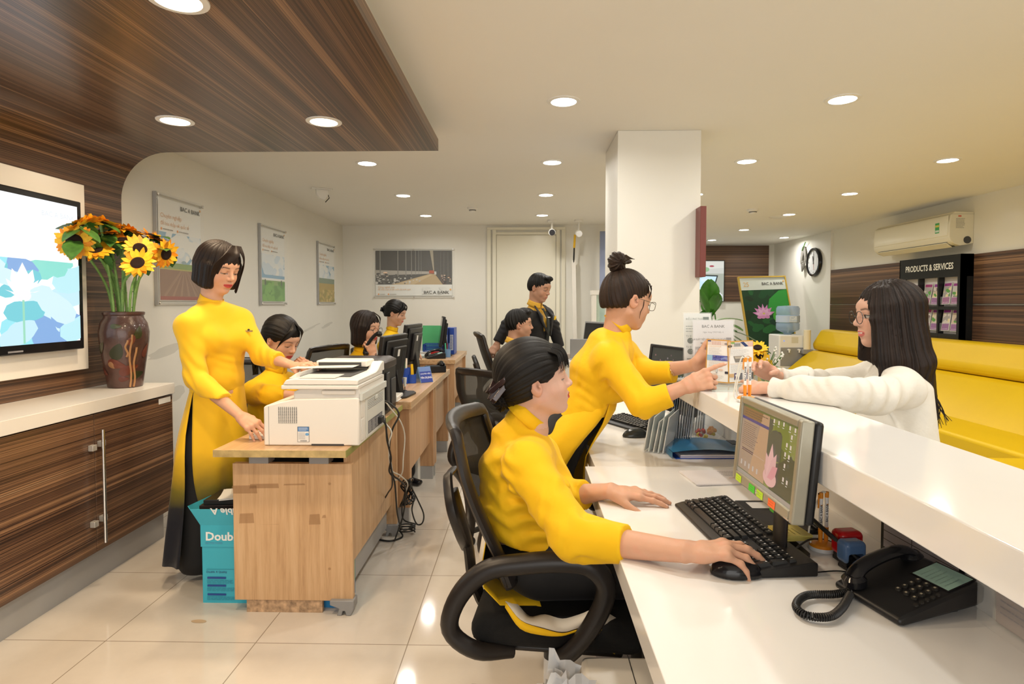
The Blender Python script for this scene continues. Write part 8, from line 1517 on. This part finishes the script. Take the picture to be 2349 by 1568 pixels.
# ---------------------------------------------------------------- the people further back
def yellow_sitter(lab, hpx, Yh, yaw_, pitch, sc, seat, arms, style, m, base=(.64, .38, .26), lip='pink', gl=False, stand=False, h=.0036):
    R = hframe(yaw_, pitch, 0); o = at(*hpx, Yh); back = R @ V(-1, 0, 0); back.z = 0; back.normalize(); nb = o + V(0, 0, -.172) + back * .045; sd = R @ V(0, 1, 0); sd.z = 0; sd.normalize()
    root = person('person', (nb.x, nb.y, 0), lab); hd = headpart(R, o, sc, nb, base, h, lip, 'down', .2)
    hp = V(nb.x + back.x * .07, nb.y + back.y * .07, (.90 if stand else .56)); shs = {s: nb + sd * s * .160 + V(0, 0, -.105) for s in (-1, 1)}; parts = [hd]; f = Field(); ws = hp.lerp(nb, .38); ch = hp.lerp(nb, .68); c0 = hp.lerp(nb, .86)
    f.ecap(hp, ws, (.165, .118), (.130, .095), sd, .05); f.ecap(ws, ch, (.130, .095), (.155, .108), sd, .05); f.ecap(ch, c0, (.155, .108), (.13, .07), sd, .05); slope(f, nb, *shs.values()); f.cap(shs[-1], shs[1], .048, .048, .05); f.cap(c0, nb + V(0, 0, .0), .075, .052, .03)
    for s in (-1, 1): f.ell(ch - back * .07 + sd * s * .07, (.055,) * 3, .04)
    for s, (el, wr, d, n, cl) in arms.items():
        el, wr = V(el), V(wr); sleeve(f, shs[s], el, el.lerp(wr, .55), (.055, .050, .044)); parts += limbs(([nb + V(0, 0, -.09), shs[s], el, el.lerp(wr, .4)], .026)); parts.append(handpart(.0032, base=SK, wrist=wr, d=d, n=n, left=s == 1, curl=cl, spread=4, thumb=(34, 24, 14), fore=el.lerp(wr, .3), fr=.024, sc=.93)); f.fold(wrinkle(.004, (44, 14), (.3, .2, 1), s, el, .1))
    parts.append(tube_part([nb, ch, hp], [.048, .07, .07], SK, .014)); fl = [V(hp.x - back.x * .38, hp.y - back.y * .38, .54)]
    for s in (-1, 1):
        a_ = hp + sd * s * .09; k_ = fl[0] + sd * s * .10; k_ = V(a_.x - back.x * .02, a_.y - back.y * .02, .5) if stand else k_; parts.append(tube_part([hp, k_, V(k_.x, k_.y, .04)], .035, SK, .014))
    body(root, parts); f.plane((0, 0, hp.z - .03), (0, 0, -1)); tn = mesh_from([f.net(.007)], 'tunic', YF1, root); collar('collar', nb + V(0, 0, .015) - back * .006, V(-back.x * .35, -back.y * .35, 1), .052, .026, YF1, tn, gap=tuple(-back))
    f = Field(); f.ell(tuple(hp + V(0, 0, -.01)), (.155, .155, .09), .04)
    for s in (-1, 1):
        a_ = hp + sd * s * .09; k_ = V(a_.x - back.x * .02, a_.y - back.y * .02, .5) if stand else fl[0] + sd * s * .10; f.cap(tuple(a_), tuple(k_), .085, .068, .04); f.cap(tuple(k_), (k_.x, k_.y, .10), .070, .075, .03)
    f.plane((0, 0, .05), (0, 0, -1)); f.plane((0, 0, hp.z + .03), (0, 0, 1)); mesh_from([f.net(.012)], 'trousers', BLKF, root)
    for s in (-1, 1): k_ = (V(hp.x, hp.y, 0) if stand else fl[0]) + sd * s * .10; g = Field(); g.ecap((k_.x, k_.y, .035), (k_.x - back.x * .13, k_.y - back.y * .13, .022), (.036, .03), (.034, .018), sd, .01); g.plane((0, 0, .001), (0, 0, -1)); mesh_from([g.net(.009)], 'shoe', BLACKG, root)
    if style == 'pony': hr = hair_updo(R, o, sc, m, root, bun=(-.105, -.01, -.02), br=(.026, .028, .04), vol=.006, h=.0036)
    elif style == 'bun': hr = hair_updo(R, o, sc, m, root, bun=(-.118, 0, .01), br=(.03, .04, .045), vol=.006, h=.0036)
    else:
        f = Field(R, o, sc); f.ell((-.018, 0, .034), (.110, .094, .098), .02); f.ecap((-.02, 0, .0), (-.025, 0, -.12), (.098, .09), (.090, .07), (0, 1, 0), .03, 1, .4)
        for s in (-1, 1): f.ecap((.020, s * .072, .02), (.018, s * .070, -.11), (.035, .024), (.034, .020), (1, 0, 0), .02)
        f.ell((.113, 0, -.045), (.080, .066, .098), .008, -1); f.fold(strandfold(R, tuple(o), sc, (0, 0, 1), .0018, 50, (-1, 0, 0))); hr = mesh_from([f.net(.0038)], 'shoulder_hair', m, root, haircol(R, o, sc, (0, 0, 1), (-1, 0, 0)))
    bb = MB(); rg = random.Random(3); L = [[(.045, s * .004, .125), (.085 - .01 * q, s * (.02 + .03 * q), .100 - .01 * q), (.088 - .022 * q, s * (.04 + .03 * q), .062 - .012 * q), (.066 - .012 * q, s * (.068 + .012 * q), .022 - .05 * q)] for s in (-1, 1) for q in [i / 13 for i in range(14)]]
    locks(bb, R, o, sc, L, m, .0042, 5); wparent(bb.build('fringe'), hr)
    if style == 'pony':
        bb = MB(); locks(bb, R, o, sc, [[(-.115, .015 * math.sin(k * 2), -.03), (-.14, .02 * math.sin(k * 2.0), -.10), (-.13 - .01 * math.sin(k), .024 * math.cos(k * 2.3), -.19), (-.10, .02 * math.sin(k), -.27)] for k in range(16)], m, .009, 6); pt_ = wparent(bb.build('ponytail'), hr); bb = MB(); bb.lathe([(.024, -.008), (.028, 0), (.024, .008), (.018, 0)], mat('brown_tie', (.25, .10, .05), .4), 14, o=R @ V(-.118, -.01, -.03) + o, R=R @ Matrix.Rotation(1.3, 3, 'Y')); wparent(bb.build('hair_tie'), pt_)
    if style == 'bun': bb = MB(Matrix.Translation(o) @ R.to_4x4()); bb.prism([(-.05, -.02), (.03, -.03), (.045, .0), (.03, .03), (-.05, .02)], -.150, -.135, BLACKP, ax='x'); wparent(bb.build('hair_clip'), hr)
    if gl: glasses(R, o, sc, root, mat('black_round_frame', (.015, .015, .015), .25), rr=(.024, .021))
    return root
CU = {'all': (20, 30, 20)}
p = at(700, 890, 2.98); yellow_sitter('seated woman with a low ponytail in yellow tunic, looking down behind the printer', (646, 779), 3.34, -22, 24, 1.0, None, {-1: (at(618, 905, 3.10), at(682, 905, 3.12), (.7, .1, -.2), (0, -.3, 1), CU), 1: (at(690, 900, 3.42), at(705, 862, 3.38), (-.2, .1, 1), (.8, -.3, 0), {'all': (50, 60, 40)})}, 'pony', HAIR_BLACK, lip='red')
chair(V(-1.50, 3.45, 0), math.radians(-20), 'black chair holding the seated ponytailed woman behind the printer desk', z=.475)
yellow_sitter('seated woman with round glasses talking on a telephone handset', (840, 752), 4.40, -22, 8, 1.0, None, {-1: (at(805, 838, 4.2), at(862, 850, 4.22), (.7, .2, .0), (0, -.2, 1), CU), 1: (at(868, 852, 4.40), at(856, 815, 4.30), (-.18, -.05, .9), (.7, -.7, 0), {'all': (45, 62, 35)})}, 'shoulder', HAIR_DARK, lip='red', gl=True)
hs = MB(Matrix.Translation(at(852, 786, 4.28)) @ Matrix.Rotation(math.radians(35), 4, 'Y') @ Matrix.Rotation(PI / 2, 4, 'X')); hs.tube(bez([(0, -.09, 0), (-.012, -.05, .0), (-.016, 0, 0), (-.012, .05, 0), (0, .09, 0)], 5), .013, BLACKG, 12).ball((.010, -.085, 0), .022, BLACKG).ball((.010, .085, 0), .022, BLACKG); tag(hs.build('telephone_handset'), 'black telephone handset held to the ear of the woman in round glasses', 'telephone')
rg = random.Random(1); c0_, c1_ = at(862, 812, 4.23), at(880, 850, 4.18); cable('handset_cord', [c0_.lerp(c1_, k / 60) + V(.007 * math.cos(k * 1.5), 0, .007 * math.sin(k * 1.5)) for k in range(61)], .0022, BLACKP, 'coiled black telephone cord hanging from the held handset', n=2)
chair(V(-1.62, 4.28, 0), math.radians(-200), 'black mesh chair back seen between the two seated women at left', z=.52)
yellow_sitter('seated woman with a dark clipped bun and yellow tunic at the rearmost desk', (908, 718), 6.05, -8, 16, 1.0, None, {-1: (at(888, 800, 5.86), at(925, 812, 5.95), (.9, .2, -.2), (0, -.3, 1), CU), 1: (at(912, 795, 6.25), at(938, 806, 6.2), (.9, .1, -.2), (0, .2, 1), CU)}, 'bun', HAIR_BLACK, h=.0045)
chair(V(-1.42, 6.0, 0), math.radians(0), 'black chair hidden behind the woman at the rearmost desk', z=.55)
def suit_man(lab, hpx, Yh, yaw_, pitch, sc, arms, stand, hipxy, h=.0036):
    R = hframe(yaw_, pitch, 0); o = at(*hpx, Yh); back = R @ V(-1, 0, 0); back.z = 0; back.normalize(); sd = R @ V(0, 1, 0); sd.z = 0; sd.normalize(); nb = o + V(0, 0, -.160) + back * .05
    root = person('person', (nb.x, nb.y, 0), lab); hd = headpart(R, o, sc, nb, (.52, .29, .19), h, 'man', 'down', 0, male=True); hp = V(*hipxy, .93 if stand else .58); ws = hp.lerp(nb, .35); ch = hp.lerp(nb, .68); c0 = hp.lerp(nb, .88); shs = {s: nb + sd * s * .195 + V(0, 0, -.09) for s in (-1, 1)}; parts = [hd]; fw = -back
    f = Field(); f.ecap(hp + V(0, 0, -.12 if stand else 0), ws, (.195, .135), (.17, .118), sd, .05); f.ecap(ws, ch, (.17, .118), (.20, .128), sd, .05); f.ecap(ch, c0, (.20, .125), (.17, .075), sd, .05); slope(f, nb, *shs.values()); f.cap(shs[-1], shs[1], .058, .058, .05)
    for s, (el, wr, d, n, cl) in arms.items():
        el, wr = V(el), V(wr); sleeve(f, shs[s], el, el.lerp(wr, .90), (.066, .058, .046)); parts += limbs(([nb + V(0, 0, -.09), shs[s], el, el.lerp(wr, .5)], .028)); parts.append(handpart(.0032, base=(.52, .29, .19), wrist=wr, d=d, n=n, left=s == 1, curl=cl, spread=4, thumb=(34, 24, 14), fore=el.lerp(wr, .5), fr=.024, sc=1.0)); f.fold(wrinkle(.005, (40, 12), (.3, .2, 1), s, el, .12))
    parts.append(tube_part([nb, ch, hp], [.05, .07, .07], SK, .014)); parts += limbs(*[([hp, hp + sd * s * .09 + (V(0, 0, -.42) if stand else fw * .4), V((hp + sd * s * .09 + (fw * 0 if stand else fw * .4)).x, (hp + sd * s * .09 + (fw * 0 if stand else fw * .4)).y, .04)], .04) for s in (-1, 1)]); body(root, parts)
    # jacket front opening over the shirt
    tip = ws + fw * .16 + V(0, 0, -.02); f.cap(nb + fw * .09 + V(0, 0, .02), tip, .060, .040, .004, -1); f.cutball(nb + V(0, 0, -.035), (-back.x * .3, -back.y * .3, 1), nb, .13); jk = mesh_from([f.net(.006)], 'suit_jacket', SUIT, root)
    g = Field(); g.ecap(ws, ch, (.15, .108), (.17, .114), sd, .05); g.ecap(ch, c0, (.17, .112), (.14, .068), sd, .05); g.cap(c0, nb + V(0, 0, .0), .07, .058, .03); mesh_from([g.net(.008)], 'shirt', SHIRT, root); collar('shirt_collar', nb + V(0, 0, .012), fw * .3 + V(0, 0, 1), .062, .030, SHIRT, root, gap=tuple(fw), low=.004, th=.004)
    k0 = nb + fw * .068 + V(0, 0, -.028); rows = []
    for q, w2 in ((0, .022), (.05, .018), (.06, .012), (.3, .020), (.7, .027), (1, .030)): c_ = k0.lerp(hp.lerp(nb, .22) + fw * .128, q) + fw * (.045 * math.sin(PI * min(q * 1.1, 1)) + .010); rows.append([c_ - sd * w2, c_ + fw * .006, c_ + sd * w2])
    cloth_sheet('necktie', rows, TIE, root, .005)
    for s in (-1, 1): A_ = nb + sd * s * .065 + fw * .045 + V(0, 0, .0); Bm = ch + sd * s * .085 + fw * .135 + V(0, 0, .03); Cc = tip + sd * s * .012 + fw * .006; cloth_sheet('lapel', [[A_, A_ + sd * s * .02], [Bm - sd * s * .012, Bm + sd * s * .045], [Bm - sd * s * .02 - V(0, 0, .04), Bm + sd * s * .022 - V(0, 0, .05)], [Cc, Cc + sd * s * .008]], SUIT, jk, .004)
    if stand:
        q = ch + sd * .125 + fw * .128 + V(0, 0, -.005); pk = MB(Matrix.Translation(q) @ Matrix((sd, V(0, 0, 1), fw)).transposed().to_4x4()); pk.prism([(-.04, 0), (.035, -.004), (.045, .03), (.01, .035), (.005, .022), (-.03, .028)], -.004, .006, mat('yellow_pocket_square', (.85, .55, .02), .6)); wparent(pk.build('pocket_square'), jk)
        q = k0.lerp(hp.lerp(nb, .22) + fw * .128, .28) + fw * .055; tb = MB(Matrix.Translation(q)).box((-.022, -.006, -.003), (.022, .0, .003), CHROME); wparent(tb.build('tie_clip'), root)
    f = Field(); f.ell(tuple(hp), (.165, .15, .10), .04)
    for s in (-1, 1):
        a_ = hp + sd * s * .09; k_ = V(a_.x, a_.y, .5) if stand else V(a_.x + fw.x * .4, a_.y + fw.y * .4, .54); f.cap(tuple(a_), tuple(k_), .09, .07, .04); f.cap(tuple(k_), (k_.x, k_.y, .07), .07, .06, .03); g = Field(); g.ecap((k_.x, k_.y, .04), (k_.x + fw.x * .16, k_.y + fw.y * .16, .03), (.045, .035), (.042, .022), sd, .01); g.plane((0, 0, .001), (0, 0, -1)); mesh_from([g.net(.01)], 'shoe', BLACKG, root)
    f.plane((0, 0, .06), (0, 0, -1)); mesh_from([f.net(.014)], 'trousers', BLKF, root)
    f = Field(R, o, sc); f.ell((-.018, 0, .040), (.104, .084, .091), .02); f.ell((-.045, 0, -.0), (.072, .073, .072), .03); f.ell((.062, 0, .105), (.036, .050, .022), .02)
    f.ell((.098, 0, -.042), (.086, .10, .105), .012, -1); f.cap((-.04, 0, -.115), (-.02, 0, -.22), .08, .08, .02, -1)
    for y in (-1, 1): f.ell((.0, y * .10, -.040), (.040, .036, .050), .010, -1)
    f.fold(strandfold(R, tuple(o), sc, (-.3, 0, 1), .0022, 44)); mesh_from([f.net(.0036)], 'short_hair', HAIR_BLACK, root, haircol(R, o, sc, (-.3, 0, 1)))
    return root
chair(V(-.10, 4.98, 0), math.radians(8), 'black mesh chair under the seated man in black suit', z=.53, sc=1.04)
suit_man('seated man in black suit with amber shirt, below the standing man', (1192, 744), 4.95, 4, 2, 1.0, {-1: (at(1165, 850, 4.75), at(1230, 860, 4.7), (.9, .1, 0), (0, -.3, 1), CU), 1: (at(1205, 850, 5.15), at(1260, 855, 5.1), (.9, 0, 0), (0, .3, 1), CU)}, False, (-.10, 4.98))
suit_man('standing man in black suit, amber shirt and tie, hand on the chair back', (1238, 660), 5.45, -32, 18, 1.02, {-1: (at(1165, 745, 5.15), at(1140, 789, 5.10), (-.25, -.2, -.45), (-.3, -.8, .4), {'all': (55, 70, 45)}), 1: (at(1268, 745, 5.60), at(1285, 800, 5.65), (.3, 0, -.9), (.6, -.3, 0), CU)}, True, (.08, 5.60))
